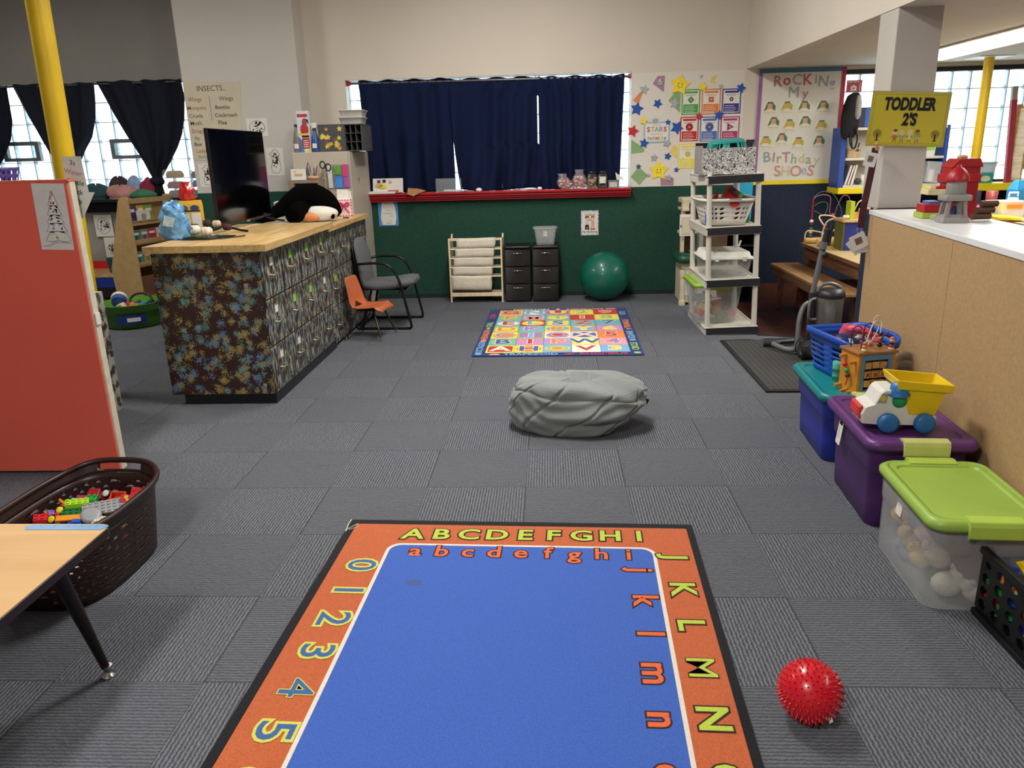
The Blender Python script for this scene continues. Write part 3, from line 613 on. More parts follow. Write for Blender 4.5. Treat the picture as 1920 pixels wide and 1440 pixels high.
# ---- star display
bp = M('display_paper', 'd9d4ca', .8, .02, 2)
one('display_paper', 'white backing paper of the star display right of the big window', 'paper', MB().box(-.598, .598, -.589, .589, 0, .002), bp, (1.503, YB-.0005, 1.789), WALL)
YS = YB-.0035
pal = dict(silver='b9bbbd', blue='1e4fa6', yellow='f0d63a', red='c3262e', pale='e6c96a')
sm = {k: M('glitter_'+k, v, .5 if k != 'silver' else .35, .12, 60, metal=.5 if k == 'silver' else 0) for k, v in pal.items()}
def wstar(c, x, z, r, label, rot=0, y=YS, th=.006):
    return one('paper_star', label, 'star', MB().prism(star(r, .52), 0, th), sm[c], (x, y, z), (pi/2, rot, 0), 'stars on the display', bev=min(.004, r*.15))
for a in (('silver', 1.032, 2.214, .055, 'silver star at the head of the orange paper comet', .2, YS-.004), ('silver', 1.201, 2.276, .042, 'silver star on the upper mauve paper shape', .1, YS-.004), ('silver', 1.635, 2.327, .024, 'tiny silver star above the green card poster'), ('yellow', 1.654, 2.223, .055, 'yellow star over the corner between green and orange card posters', .2, YS-.006), ('silver', 1.846, 2.221, .03, 'small silver star between the orange and navy card posters', 0, YS-.006), ('blue', 2.058, 2.197, .055, 'blue star on the top right corner of the navy card poster', .3, YS-.006), ('blue', 1.183, 2.066, .055, 'blue star alone in the upper left of the star display', .5), ('blue', .961, 2.018, .075, 'large blue star under the orange paper comet', .2), ('silver', 1.359, 2.061, .058, 'silver star on the tall green paper shape', .3, YS-.004), ('yellow', 1.035, 1.894, .046, 'small yellow star on the stars sign upper left corner', .2, YS-.006), ('silver', 1.159, 1.895, .04, 'silver star on the top edge of the stars sign', 0, YS-.006), ('blue', 1.298, 1.873, .033, 'small blue star on the stars sign upper right corner', 0, YS-.006), ('red', .922, 1.791, .07, 'red star on the left edge of the star display', .3), ('blue', 1.396, 1.815, .075, 'large blue star between the stars sign and red card poster', .5, YS-.004), ('blue', 1.045, 1.663, .055, 'blue star on the stars sign lower left corner', .2, YS-.006), ('silver', 1.291, 1.657, .05, 'silver star on the stars sign lower right corner', .4, YS-.006), ('silver', 1.16, 1.507, .05, 'silver star alone in the lower left of the star display', .1), ('blue', 1.308, 1.519, .045, 'blue star left of the small yellow paper shape', .3), ('blue', 1.407, 1.373, .033, 'small blue star low on the display near the yellow card poster', .1), ('blue', .99, 1.42, .03, 'small blue star on top of the green paper diamond', 0, YS-.004), ('silver', 1.102, 1.324, .025, 'tiny silver star on the right corner of the green diamond', 0, YS-.004), ('silver', 1.322, 1.29, .045, 'silver star on the lowest mauve paper shape', .2, YS-.004), ('red', 1.63, 1.923, .042, 'red star where the green and red card posters meet', .2, YS-.006), ('blue', 1.838, 1.93, .055, 'blue star where the orange and navy card posters meet', .2, YS-.006)): wstar(*a)
def smiley(x, z, r, label, rot):
    t = thing('smiling_star', label, 'star', (x, YS-.004, z), (pi/2, rot, 0))
    MB().prism(star(r, .56), 0, .005).build('star_shape', M('glitter_yellow', ''), t, bev=.004)
    b = MB().prism(disc(.006, 8, -.018, .012), .0052, .0065).prism(disc(.006, 8, .018, .012), .0052, .0065).tube([(.026*cos(a), -.004+.02*sin(a), .006) for a in [pi+pi*k/8 for k in range(9)]], .0018, 5); b.build('face', ink, t)
smiley(1.413, 2.247, .115, 'upper yellow smiling star above the tall green paper shape', .15); smiley(1.213, 1.369, .112, 'lower yellow smiling star at the bottom of the star display', .05)
pc = dict(o='d9885a', mv='a57f93', ye='e2c46c', gr='86a876')
pm_ = {k: M('card_'+k, v, .8, .05) for k, v in pc.items()}
def cut(c, pts, label):
    cx, cz = sum(p[0] for p in pts)/len(pts), sum(p[1] for p in pts)/len(pts)
    one('paper_shape', label, 'paper shape', MB().prism([(x-cx, z-cz) for x, z in pts], 0, .002), pm_[c], (cx, YS, cz), WALL, 'coloured paper shapes on the star display')
cut('o', [(1.005, 2.201), (1.02, 2.183), (.979, 2.068), (.916, 2.105)], 'orange paper comet tail at the upper left of the star display')
cut('mv', [(1.175, 2.343), (1.252, 2.345), (1.244, 2.181), (1.125, 2.269)], 'mauve paper shape near the top of the star display')
cut('ye', [(1.803, 2.337), (1.748, 2.313), (1.731, 2.262), (1.798, 2.245), (1.775, 2.285)], 'pale yellow paper crescent above the orange card poster')
cut('gr', [(1.378, 2.191), (1.296, 2.095), (1.424, 1.965), (1.425, 2.18)], 'tall green paper shape left of the green card poster')
cut('gr', [(.908, 1.704), (1.052, 1.603), (1.047, 1.57), (.910, 1.555)], 'green paper wedge at the left edge below the red star')
cut('ye', [(1.373, 1.645), (1.328, 1.563), (1.408, 1.486), (1.410, 1.607)], 'yellow paper shape left of the yellow card poster')
cut('gr', [(.993, 1.417), (1.097, 1.324), (1.007, 1.222), (.908, 1.31)], 'green paper diamond at the lower left of the star display')
cut('mv', [(1.235, 1.283), (1.381, 1.284), (1.380, 1.208), (1.242, 1.207)], 'mauve paper shape at the bottom edge of the star display')
def card(label, x0, z1, x1, z0, c, shape, extra=False):
    w, h = x1-x0, z1-z0; t = thing('card_poster', label, 'poster', ((x0+x1)/2, YS-.001, (z0+z1)/2), WALL, 'shape card posters'); w -= .008; h -= .008
    cm = M('card_'+c, c, .6); sk = M('card_shade_'+c, tuple(v*.7 for v in lin(c)[:3])+(1,), .6)
    b = MB().box(-w/2, w/2, -h/2, h/2, 0, .0014, 0).box(-w/2+.012, w/2-.012, -h/2+.012, h/2-.012, .0014, .0018, 1)
    b.prism(rrect(w-.05, .022, .01, 3, 0, h/2-.032), .0018, .0023, 0)
    b.box(-w/2+.018, w/2-.018, -h/2+.018, -h*.09, .0018, .0023, 0)
    for k in range(5): b.box(-w/2+.03, (w/2-.04)*(.5+.5*((k*7) % 5)/5), -h*.18-k*.018, -h*.18-k*.018+.004, .0023, .0025, 1)
    for k in range(2): b.box(-w*.3, w*.3-.02*k, h/2-.06-k*.008, h/2-.057-k*.008, .0018, .0021, 2)
    b.prism([(x, y+h*.08) for x, y in shape], .0018, .0026, 2)
    b.prism(disc(.009, 10, 0, h*.08), .0026, .003, 3); b.build('card', [cm, paper, sk, M('card_dot', 'e6b48c', .6)], t)
card('green shape card poster, top left of the six', 1.435, 2.205, 1.637, 1.94, '4f9a48', disc(.036, 4))
card('orange shape card poster, top middle of the six', 1.648, 2.203, 1.855, 1.938, 'd97b3e', rrect(.056, .056, .003))
card('navy shape card poster, top right of the six', 1.862, 2.199, 2.07, 1.938, '35368a', disc(.022, 8))
card('red shape card poster, bottom left of the six', 1.428, 1.926, 1.632, 1.666, 'b8262f', disc(.042, 8))
card('blue shape card poster, bottom middle of the six', 1.641, 1.922, 1.85, 1.66, '4a66ad', disc(.044, 20))
card('magenta shape card poster, bottom right of the six', 1.86, 1.918, 2.07, 1.655, 'a3316e', [(-.03, -.04), (.042, 0), (-.03, .04)])
card('yellow shape card poster half hidden behind the patterned box', 1.42, 1.65, 1.63, 1.38, 'e3d24a', disc(.03, 12))
t = thing('stars_sign', 'pale blue framed stars twinkle sign on the star display', 'sign', (1.18, YS-.002, 1.772), WALL)
b = MB().box(-.14, .14, -.108, .108, 0, .002, 0).box(-.125, .125, -.093, .093, .002, .003, 1)
for k, ch in enumerate('STARS'): b.text(ch, .07, 2+k % 4, TR((-.09+.045*k, .028, .0034)), .002, .0004)
b.text("it's time to", .028, 6, TR((0, -.018, .0034)), 0, .0003)
for k, ch in enumerate('twinkle'): b.text(ch, .058, 2+(k+1) % 4, TR((-.09+.03*k, -.06, .0034)), .002, .0004)
b.text('all of the', .022, 6, TR((0, .075, .0034)), 0, .0003)
b.build('sign_sheet', [M('pale_blue_card', '8fb6c6', .7), paper, red_p, M('sign_gold', 'c9a24a', .6), M('sign_green', '86a87a', .6), M('sign_violet', '9a86ae', .6), grey_p], t)
# ---- birthday shoe board
t = thing('birthday_board', 'tall white birthday shoes board with coloured borders on the right of the back wall', 'board', (2.692, YB-.0135, 1.79), WALL)
MB().box(-.43, .43, -.57, .56, 0, .004).build('white_sheet', bp, t)
MB().box(-.45, .45, .545, .585, .004, .009, 0).build('blue_border', M('border_blue', '3f6f92', .6), t); MB().box(-.45, -.415, -.47, .545, .004, .009).build('purple_border', M('border_purple', '94629c', .6), t)
MB().box(.41, .452, -.575, .585, .0091, .012).build('red_border', M('border_red', 'b0283c', .6), t)
LC = [M('letter_'+h, h, .6, .1, 90) for h in ('b8757a', 'c58c7c', '9aa58c', '8f9aa0', 'b5575c', '9cb0ba', 'c8bd92', 'b3868e', '9d92ac')]
L1 = [(2.437, 2.248), (2.533, 2.258), (2.64, 2.26), (2.746, 2.256), (2.837, 2.261), (2.915, 2.234), (3.008, 2.218), (2.613, 2.132), (2.735, 2.12), (2.375, 1.478), (2.45, 1.473), (2.506, 1.463), (2.584, 1.47), (2.668, 1.454), (2.751, 1.456), (2.824, 1.445), (2.913, 1.438), (2.499, 1.327), (2.585, 1.325), (2.698, 1.322), (2.785, 1.334), (2.858, 1.323)]
LS = [.15, .15, .15, .15, .13, .15, .14, .16, .14, .15, .14, .14, .15, .14, .14, .14, .13, .16, .15, .16, .14, .16]
for k, ch in enumerate('RoCKiNgMyBIrThdaySHOeS'):
    x, z = L1[k]; o = MB().text(ch, LS[k], 0, TR((x-2.692, z-1.79, .0055), (0, 0, .08*sin(k*2.3))), 0 if ch == 'M' else .0025, .0014).build('letter', LC[(k*4+k//3) % 9], t); o['label'] = 'cut-out letter '+ch
SH = [(2.371, 1.983), (2.55, 1.982), (2.732, 1.982), (2.928, 1.981), (2.42, 1.828), (2.587, 1.801), (2.754, 1.828), (2.927, 1.782), (2.348, 1.633), (2.517, 1.661), (2.696, 1.615), (2.917, 1.623)]
kinds = 'dlddldldldld'; kinds = 'dldd'+'dldl'+'ldld'
sh_d = M('shoe_dark_green', '4f7a66', .7); sh_l = M('shoe_lime', 'a9b83a', .7); sh_o = M('shoe_orange', 'd98a3a', .7); lam = M('laminate_edge', 'dcd8c8', .35)
row = ('top', 'middle', 'bottom'); col = ('first', 'second', 'third', 'fourth')
for k, (x, z) in enumerate(SH):
    c = sh_d if kinds[k] == 'd' else sh_l
    t = thing('shoe_cutout', '%s shoe cutout, %s in the %s row of the birthday board' % ('dark green' if kinds[k] == 'd' else 'lime green', col[k % 4], row[k//4]), 'shoe cutout', (x, YB-.0185, z), WALL, 'shoe cutouts on the birthday board')
    MB().prism([(-.066, -.07), (.066, -.07), (.07, -.02), (.068, .03), (.04, .072), (-.03, .072), (-.058, .04), (-.066, -.01)], 0, .0012).build('laminate', lam, t)
    MB().prism([(-.058, -.025), (.06, -.025), (.064, .02), (.03, .062), (-.022, .062), (-.04, .03)], .0012, .002, 0).prism([(-.022, .05), (.03, .05), (.036, .066), (-.02, .066)], .002, .0026, 1).build('shoe_upper', [c, sh_d], t)
    b = MB().prism([(-.026, -.012), (.03, -.012), (.026, .046), (-.016, .046)], .002, .0028, 0)
    for q in range(4): b.bx((.002, -.006+.014*q, .0032), (.05, .003, .0006), 1)
    b.build('laces', [sh_o, paper], t)
    MB().prism([(-.056, -.045), (.06, -.045), (.052, -.022), (.03, -.006), (-.022, -.006), (-.048, -.022)], .002, .003, 0).prism([(-.06, -.064), (.064, -.064), (.062, -.042), (-.058, -.042)], .0012, .0024, 0).tube([(-.056, -.043, .003), (.06, -.043, .003)], .0012, 4, 1).build('toe_cap', [M('shoe_white', 'd8d2bc', .6), ink], t)
one('black_clip', 'small black clip on the cream wall left of the birthday board', 'clip', MB().prism([(-.02, -.04), (.03, -.04), (.05, .05), (-.03, .05)], 0, .02), black_p, (2.18, YB, 1.62), WALL)
# ============================================================ PAINTED FILE CABINETS, COUNTER, CHAIRS, TALL CABINET
def sponge_mat():
    m, n, l, p = nodes('sponge_painted_maroon'); tc = n.new('ShaderNodeTexCoord')
    col = None; base = '321a18'
    for k, (h, s, off, thr) in enumerate((('9a8a52', 17, 3.1, .26), ('557c80', 18, 7.7, .28), ('6684a8', 16.5, 12.3, .26), ('a3935a', 19, 21.9, .24), ('6c9a96', 18, 31.0, .22))):
        mp = n.new('ShaderNodeMapping'); mp.inputs['Location'].default_value = (off, off*.7, off*1.3); l.new(tc.outputs['Object'], mp.inputs[0])
        v = n.new('ShaderNodeTexVoronoi'); v.inputs['Scale'].default_value = s*.62; l.new(mp.outputs[0], v.inputs['Vector'])
        ns = n.new('ShaderNodeTexNoise'); ns.inputs['Scale'].default_value = 95; ns.inputs['Detail'].default_value = 5; l.new(mp.outputs[0], ns.inputs['Vector'])
        d = mth(n, l, 'ADD', v.outputs['Distance'], mth(n, l, 'MULTIPLY', mth(n, l, 'SUBTRACT', ns.outputs['Fac'], .5), 1.15))
        f = mth(n, l, 'MULTIPLY', mth(n, l, 'LESS_THAN', d, thr), .75); col = mixc(n, l, f, col or base, h)
    l.new(col, p.inputs['Base Color']); p.inputs['Roughness'].default_value = .45; return m
def streak_mat():
    m, n, l, p = nodes('streak_painted_drawers'); tc = n.new('ShaderNodeTexCoord'); col = '2a1c17'
    for k, (h, off, thr) in enumerate((('7f8e98', 2.2, .56), ('b3a878', 9.1, .59), ('5f8088', 15.7, .58), ('cfc4a6', 27.0, .63), ('38261f', 33.0, .56))):
        mp = n.new('ShaderNodeMapping'); mp.inputs['Location'].default_value = (off, off*.7, off*1.3); mp.inputs['Scale'].default_value = (44, 44, 11); l.new(tc.outputs['Object'], mp.inputs[0])
        ns = n.new('ShaderNodeTexNoise'); ns.inputs['Scale'].default_value = 1; ns.inputs['Detail'].default_value = 3; ns.inputs['Distortion'].default_value = .6; l.new(mp.outputs[0], ns.inputs['Vector'])
        mr = n.new('ShaderNodeMapRange'); mr.inputs[1].default_value = thr-.04; mr.inputs[2].default_value = thr+.06; l.new(ns.outputs['Fac'], mr.inputs[0]); col = mixc(n, l, mr.outputs[0], col, h)
    l.new(col, p.inputs['Base Color']); p.inputs['Roughness'].default_value = .5; return m
sponge, streak = sponge_mat(), streak_mat()
lime_tag = M('lime_card', '7fd03a', .6); tag_frame = M('worn_steel', 'a8a698', .35, .25, 60, metal=.7)
def file_cabinet(label, y0, y1, z0, ztop, cols, xf=-1.872, group='painted file cabinets under the counter'):
    t = thing('file_cabinet', label, 'file cabinet', (0, 0, 0), 0, group); t.location = (-2.235, (y0+y1)/2, 0); ox, oy = 2.235, -(y0+y1)/2
    X = lambda x: x+ox
    Y = lambda y: y+oy
    MB().box(X(-2.6), X(xf-.012), Y(y0+.002), Y(y1-.002), z0, ztop).build('body', sponge, t)
    n = 3; h = (ztop-z0-.015)/n
    for k in range(n):
        za, zb = z0+.006+k*h, z0+(k+1)*h-.004; c = cols[n-1-k]
        d = MB().box(X(xf-.012), X(xf), Y(y0+.006), Y(y1-.006), za, zb).build('drawer', streak, t, bev=.003); ym = (y0+y1)/2-.02
        zt = zb-.075
        b = MB()
        for a0, a1, b0, b1 in ((-.038, .038, .026, .032), (-.038, .038, -.032, -.026), (-.038, -.032, -.026, .026), (.032, .038, -.026, .026)): b.box(X(xf), X(xf+.004), Y(ym+a0), Y(ym+a1), zt+b0, zt+b1)
        o = b.build('label_holder', tag_frame, d)
        q = MB().box(X(xf), X(xf+.0015), Y(ym-.032), Y(ym+.032), zt-.026, zt+.026); q = q.build('label_card', {'w': paper, 'g': lime_tag, 'n': streak}[c], d)
        q['label'] = {'w': 'white label card', 'g': 'lime green label card', 'n': 'label card painted over'}[c]
        if c == 'g': pass
        zh = zt-.085
        MB().tube([(X(xf), Y(ym-.045), zh), (X(xf+.022), Y(ym-.04), zh-.004), (X(xf+.022), Y(ym+.04), zh-.004), (X(xf), Y(ym+.045), zh)], .006, 6).build('handle', tag_frame, d)
        MB().cyl((X(xf), Y(y1-.05), za+.035), (X(xf+.006), Y(y1-.05), za+.035), .007, n=8).build('lock', tag_frame, d)
    return t
w4 = [4.93+.3925*k for k in range(5)]
for k, (lab, c) in enumerate((('painted file cabinet at the near corner of the counter, white cards on all its drawers', 'www'), ('second painted file cabinet from the near corner, green cards on its upper two drawers', 'ggw'), ('third painted file cabinet from the near corner, its lowest label painted over', 'ggn'), ('fourth painted file cabinet, last one under the longer wooden top', 'gwn'))):
    file_cabinet(lab, w4[k], w4[k+1], .075, 1.048, c)
w5 = [6.515+.37*k for k in range(5)]
for k, (lab, c) in enumerate((('painted file cabinet just past the step in the counter top, behind the orange chair', 'ngn'), ('painted file cabinet behind the back of the orange chair', 'nnn'), ('painted file cabinet behind the grey armchair, second from the tall cabinet', 'nnn'), ('painted file cabinet farthest back beside the tall beige cabinet', 'nnn'))):
    file_cabinet(lab, w5[k], w5[k+1], .02, 1.006, c, -1.89)
one('plinth', 'black plinth under the four nearest painted file cabinets', 'plinth', MB().box(-.29, .352, -.77, .80, 0, .074), black_p, (-2.235, 5.72, 0))
one('plinth', 'low black plinth under the far painted file cabinets', 'plinth', MB().box(-.33, .32, -.74, .74, 0, .019), black_p, (-2.235, 7.255, 0))
MB().box(0, .004, 0, .025, 0, .05)
ctm = wood_mat('butcher_oak_top', 'bf985c', 'dfbf86', 1, 6, .35); cte = wood_mat('oak_edge', 'b08c55', 'd2b27c', 1, 6, .4)
t = thing('counter_top', 'long pale oak counter top on the nearest painted file cabinets', 'counter top', (-2.215, 5.69, 1.05), 0)
MB().box(-.405, .385, -.80, .80, 0, .04).build('board', ctm, t, bev=.004); MB().box(.385, .405, -.82, .80, -.006, .041).box(-.405, .385, -.82, -.80, -.006, .041).build('edge_strip', cte, t, bev=.003)
t = thing('counter_top', 'shorter pale oak counter top at the far end beside the tall beige cabinet', 'counter top', (-2.235, 7.255, 1.008), 0)
MB().box(-.395, .36, -.755, .745, 0, .035).build('board', ctm, t, bev=.004); MB().box(.36, .378, -.755, .745, -.006, .036).build('edge_strip', cte, t, bev=.003)
# latch hardware left on the near cabinet side
t = thing('hasp', 'small steel hasp on the maroon sponge painted cabinet side, upper one', 'hasp', (-1.99, 4.93, .80), (pi/2, 0, 0)); MB().prism(rrect(.028, .07, .006, 3), 0, .004).build('plate', tag_frame, t); MB().cyl((0, .02, .004), (0, .02, .014), .008, n=10).build('staple', chrome, t)
t = thing('hasp', 'small steel hasp on the maroon sponge painted cabinet side, low near the plinth', 'hasp', (-1.95, 4.93, .115), (pi/2, .2, 0)); MB().prism(rrect(.028, .07, .006, 3), 0, .004).build('plate', tag_frame, t); MB().cyl((0, .02, .004), (0, .02, .014), .008, n=10).build('staple', chrome, t)
CT, CT2 = 1.091, 1.045
# ---- television (stands on two splayed feet)
t = thing('television', 'large black flat television standing sideways on the oak counter', 'television', (-2.424, 6.245, CT), radians(91.3))
b = MB().box(-.588, .588, .012, .04, .046, .742); b.box(-.4, .4, .04, .075, .1, .5); b.build('casing', black_p, t, bev=.004)
MB().box(-.582, .582, .0095, .012, .06, .737).build('screen', M('tv_screen', '020203', .1, 0), t)
MB().box(-.03, .03, .004, .012, .04, .05).build('logo_tab', grey_p, t)
for x in (-.45, .45): MB().tube([(x, .03, .06), (x, .02, .04), (x-.03, -.1, .012), (x-.04, -.155, .006)], .008, 6).tube([(x, .03, .05), (x+.02, .1, .02), (x+.03, .17, .006)], .008, 6).build('foot', black_metal, t)
b = MB().tube(smooth_path([(-2.5, 5.62, CT+.006), (-2.62, 5.42, CT+.006), (-2.52, 5.22, CT+.006), (-2.33, 5.20, CT+.006), (-2.2, 5.30, CT+.006), (-2.15, 5.42, CT+.006)], 8), .0045, 6)
one('power_cable', 'thin black cable looped on the oak counter in front of the television', 'cable', b, black_p)
# ---- things at the near left end of the counter
t = thing('plastic_bag', 'crumpled blue plastic bag on the near left corner of the counter', 'bag', (-2.60, 5.32, CT), 0)
b = MB(); rs = []
for i, (s, z) in enumerate(((.7, 0), (.95, .02), (.85, .05), (1.05, .08), (.9, .12), (1.0, .15), (.78, .18), (.85, .2), (.55, .225), (.4, .24), (.5, .255))): rs.append([((.095*s+.016*sin(5*a+i*1.7)+.010*sin(11*a+i*3))*cos(a), (.065*s+.013*sin(4*a+i*2.1))*sin(a)*(.4 if i > 8 else 1), z+.012*sin(3*a+i)*(z > .02)) for a in [2*pi*j/40 for j in range(40)]])
b.rings(rs, 0, True, True); b.build('film', M('blue_bag_film', '6aa4d4', .3, .35, 22, spec=.6, coat=.3, bump=.8, bs=28), t)
MB().prism([(-.045, .1), (.03, .09), (.05, .15), (-.02, .17)], -.082, -.0815, 0, Matrix.Rotation(pi/2, 4, 'X') @ TR((0, 0, .163))).build('white_print', M('pale_bag_print', 'c9dbe2', .3, .3, 40), t)
t = thing('sugar_carton', 'yellow and white sugar carton behind the blue plastic bag', 'carton', (-2.57, 5.52, CT), .25)
cy_ = M('carton_yellow', 'dcae34', .5); cw_ = M('carton_white', 'dcd9cf', .5)
MB().rings([[(-.085, -.05, 0), (.085, -.05, 0), (.085, .05, 0), (-.085, .05, 0)], [(-.085, -.05, .22), (.085, -.05, .22), (.085, .05, .22), (-.085, .05, .22)], [(-.08, -.045, .25), (.08, -.045, .25), (.08, .045, .25), (-.08, .045, .25)]], 0, False).build('carton_body', cy_, t)
MB().box(-.075, .005, -.0512, -.05, .01, .165).box(.018, .08, -.0512, -.05, .01, .165).box(-.08, .08, -.0512, -.05, .175, .185, 1).build('printed_panels', [cw_, ink], t)
MB().prism(disc(.035, 18, -.035, .2, .02), .0512, .052, 0, Matrix.Rotation(pi/2, 4, 'X')).prism(disc(.03, 18, .045, .2, .02), .0512, .052, 0, Matrix.Rotation(pi/2, 4, 'X')).build('printed_logo', [M('logo_navy', '2c3f73', .5), cw_], t)
t = thing('red_wrapper', 'shiny red plastic wrapper bundle on top of the sugar carton', 'wrapper', (-2.58, 5.53, CT+.252), 0)
b = MB(); rs = []
for i, (s, z) in enumerate(((.5, 0), (1, .02), (.7, .045), (.9, .065), (.5, .09), (.3, .11), (.45, .125))): rs.append([((.062*s+.014*sin(5*a+i*2))*cos(a), (.045*s+.008*sin(3*a+i))*sin(a), z+.006*sin(4*a)*(z > 0)) for a in [2*pi*j/20 for j in range(20)]])
b.rings(rs); b.build('wrapper_film', M('red_film', 'c22a26', .2, .3, 30, coat=.6, bump=.5, bs=50), t)
t = thing('flower_bunch', 'bunch of cream and dark artificial flowers lying under the television', 'flowers', (-2.40, 5.40, CT), 0)
rr = random.Random(5)
for x, y, z, c, r in ((-.10, .0, .055, 'e2dcc8', .042), (.0, -.03, .045, 'ddd5c0', .040), (.04, .06, .09, 'cdb59a', .03), (-.13, .08, .07, '5a2530', .028), (.1, .09, .06, '4c1f2a', .03), (-.06, .12, .09, '3a2a2a', .03)):
    b = MB(); 
    for k in range(6): a = k*pi/3; b.sph((x+r*.5*cos(a), y+r*.5*sin(a), z), (r*.62, r*.62, r*.75), 8)
    b.sph((x, y, z+r*.1), r*.6, 8); b.build('blossom', M('petal_'+c, c, .8), t)
b = MB()
for k in range(12):
    a = rr.uniform(0, 6.3); c = (.11*cos(a)-.03, .09*sin(a)+.03); b.prism([(c[0]+p[0]*cos(a)-p[1]*sin(a), c[1]+p[0]*sin(a)+p[1]*cos(a)) for p in ((-.035, 0), (0, -.016), (.04, 0), (0, .016))], .004+k*.002, .006+k*.002)
b.build('leaves', M('leaf_green', '356b4a', .5, .3), t)
MB().rings([rr3(.30, .2, .04, .0), rr3(.33, .22, .04, .003)]).build('dark_tray', black_p, t)
# ---- big plush penguin, lying face down across the papers
t = thing('paper_sheet', 'large white paper sheet on the counter under the black plush animal', 'paper', (-2.21, 7.02, CT2), .1); MB().prism([(-.33, -.44), (.16, -.48), (.26, .25), (-.3, .3)], 0, .002).build('sheet', paper, t)
def plush():
    t = thing('plush_animal', 'big black and white plush animal lying face down on the counter by the tall cabinet', 'plush toy', (-2.22, 7.12, CT2+.003), radians(12))
    fur = M('black_plush', '060606', 1, .3, 120, .7, 220, spec=.05); wf = M('white_plush', 'e3ddd2', .95, .1, 90, .5, 200); of_ = M('orange_plush', 'd98b52', .9, .12, 60)
    b = MB(); path = smooth_path([(-.34, .05, .06), (-.22, .03, .12), (-.06, .01, .20), (.06, 0, .215), (.17, -.01, .17), (.25, -.02, .10), (.30, -.03, .06)], 5)
    rad = [.035, .07, .115, .125, .11, .075, .028]; R = []
    for i in range(len(path)): f = i/5; k = min(5, int(f)); R.append(rad[k]*(1-(f-k))+rad[k+1]*(f-k))
    b.tube(path, R, 18); b.build('body', fur, t)
    MB().sph((.12, -.05, .075), (.17, .13, .075), 18).build('white_belly', wf, t)
    MB().sph((.04, -.13, .05), (.10, .07, .045), 14).build('orange_patch', of_, t)
    b = MB().tube([(-.02, -.06, .12), (-.06, -.14, .10), (-.09, -.20, .075), (-.11, -.235, .07)], [.085, .082, .08, .072], 16); b.build('flipper', fur, t)
    MB().tube([(-.3, .02, .06), (-.4, -.02, .045), (-.46, -.06, .04)], [.05, .042, .02], 12).build('tail', fur, t)
    MB().sph((.235, -.115, .05), (.022, .03, .03), 10).build('foot_tip', fur, t)
plush()
def gift(x, y, label, rot=0):
    t = thing('gift_box', label, 'box', (x, y, CT2), rot)
    MB().box(-.075, .075, -.05, .05, 0, .16).build('box_body', M('pink_dotted_box', 'e6d4cf', .6, .06), t)
    b = MB()
    for k in range(6): b.bx((-.07+.028*k, -.0505, .155), (.014, .001, .01)).bx((-.07+.028*k, -.0505, .006), (.014, .001, .01)).bx((-.07, -.0505, .01+.03*k), (.01, .001, .014)).bx((.07, -.0505, .01+.03*k), (.01, .001, .014))
    b.build('printed_border', M('magenta_print', 'c83a6a', .6), t)
    b = MB().sph((0, -.055, .11), .014, 8)
    for s in (-1, 1): b.tube([(0, -.055, .11), (s*.035, -.058, .135), (s*.055, -.058, .12), (s*.04, -.056, .1), (0, -.055, .105)], .008, 6); b.tube([(0, -.055, .105), (s*.025, -.056, .06), (s*.05, -.054, .03)], .007, 6)
    b.build('bow', M('magenta_ribbon', 'cf2f6a', .5), t)
    MB().bx((-.015, .01, .19), (.11, .003, .13), 0, (-.12, .05, 0)).bx((.02, .025, .18), (.1, .003, .11), 0, (-.1, -.08, 0)).build('papers', paper, t)
gift(-2.02, 7.72, 'white gift box with a pink bow and papers inside at the end of the counter', .1)
one('candy_wrapper', 'clear candy bag with orange and red sweets behind the plush animal', 'candy bag', MB().rings([[((.05*s+.006*sin(4*a+z*40))*cos(a), .035*s*sin(a), z) for a in [2*pi*j/16 for j in range(16)]] for s, z in ((.7, 0), (1, .05), (.95, .12), (.7, .17), (.9, .21))]), M('sweets_film', 'c9a596', .3, .5, 45, coat=.4), (-2.16, 7.80, CT2))
one('pen_pile', 'few pens and clips lying near the plush head on the counter', 'pens', MB().cyl((-.05, 0, .006), (.07, .02, .006), .005, n=6).cyl((-.03, .03, .006), (.08, -.01, .006), .005, n=6, mi=1).bx((.0, -.03, .006), (.05, .02, .01), 2), [M('pen_tan', 'c9a27a', .5), ink, paper], (-1.99, 7.42, CT2))
t = thing('paper_tray', 'white desktop paper tray behind the television', 'paper tray', (-2.47, 7.40, CT2), .1)
MB().box(-.12, .12, -.1, .1, 0, .012).box(-.12, -.112, -.1, .1, .01, .17).box(.112, .12, -.1, .1, .01, .17).box(-.12, .12, -.1, .1, .09, .1).box(-.12, .12, -.1, .1, .165, .175).build('tray', white_plastic, t); MB().box(-.105, .105, -.095, .09, .013, .05).build('papers', paper, t)
# ---- tall beige metal cabinet and what is on it
beige = M('beige_enamel', 'b8aea0', .5, .04, 5)
t = thing('tall_cabinet', 'tall beige metal cabinet against the back wall behind the counter', 'cabinet', (-2.3, 8.42, 0), 0)
MB().box(-.295, .275, -.40, .43, 0, 1.66).build('body', beige, t, bev=.006); MB().box(.277, .293, -.395, .43, .02, 1.655).build('door', beige, t, bev=.003)
MB().cyl((.293, -.1, 1.38), (.303, -.1, 1.38), .012).box(.303, .308, -.105, -.095, 1.35, 1.385).build('lock', chrome, t)
t = thing('desk_organizer', 'brown desk organizer box with a slot, standing against the tall cabinet', 'organizer', (-2.45, 7.91, CT2), 0); ob = M('taupe_plastic', '857867', .5, .06)
MB().box(-.15, .17, -.09, .1, 0, .24).box(-.15, .17, -.09, .1, .32, .35).box(-.15, -.09, -.09, .1, .24, .32).box(.15, .17, -.09, .1, .24, .32).box(-.09, .15, .08, .1, .24, .32).build('organizer_body', ob, t)
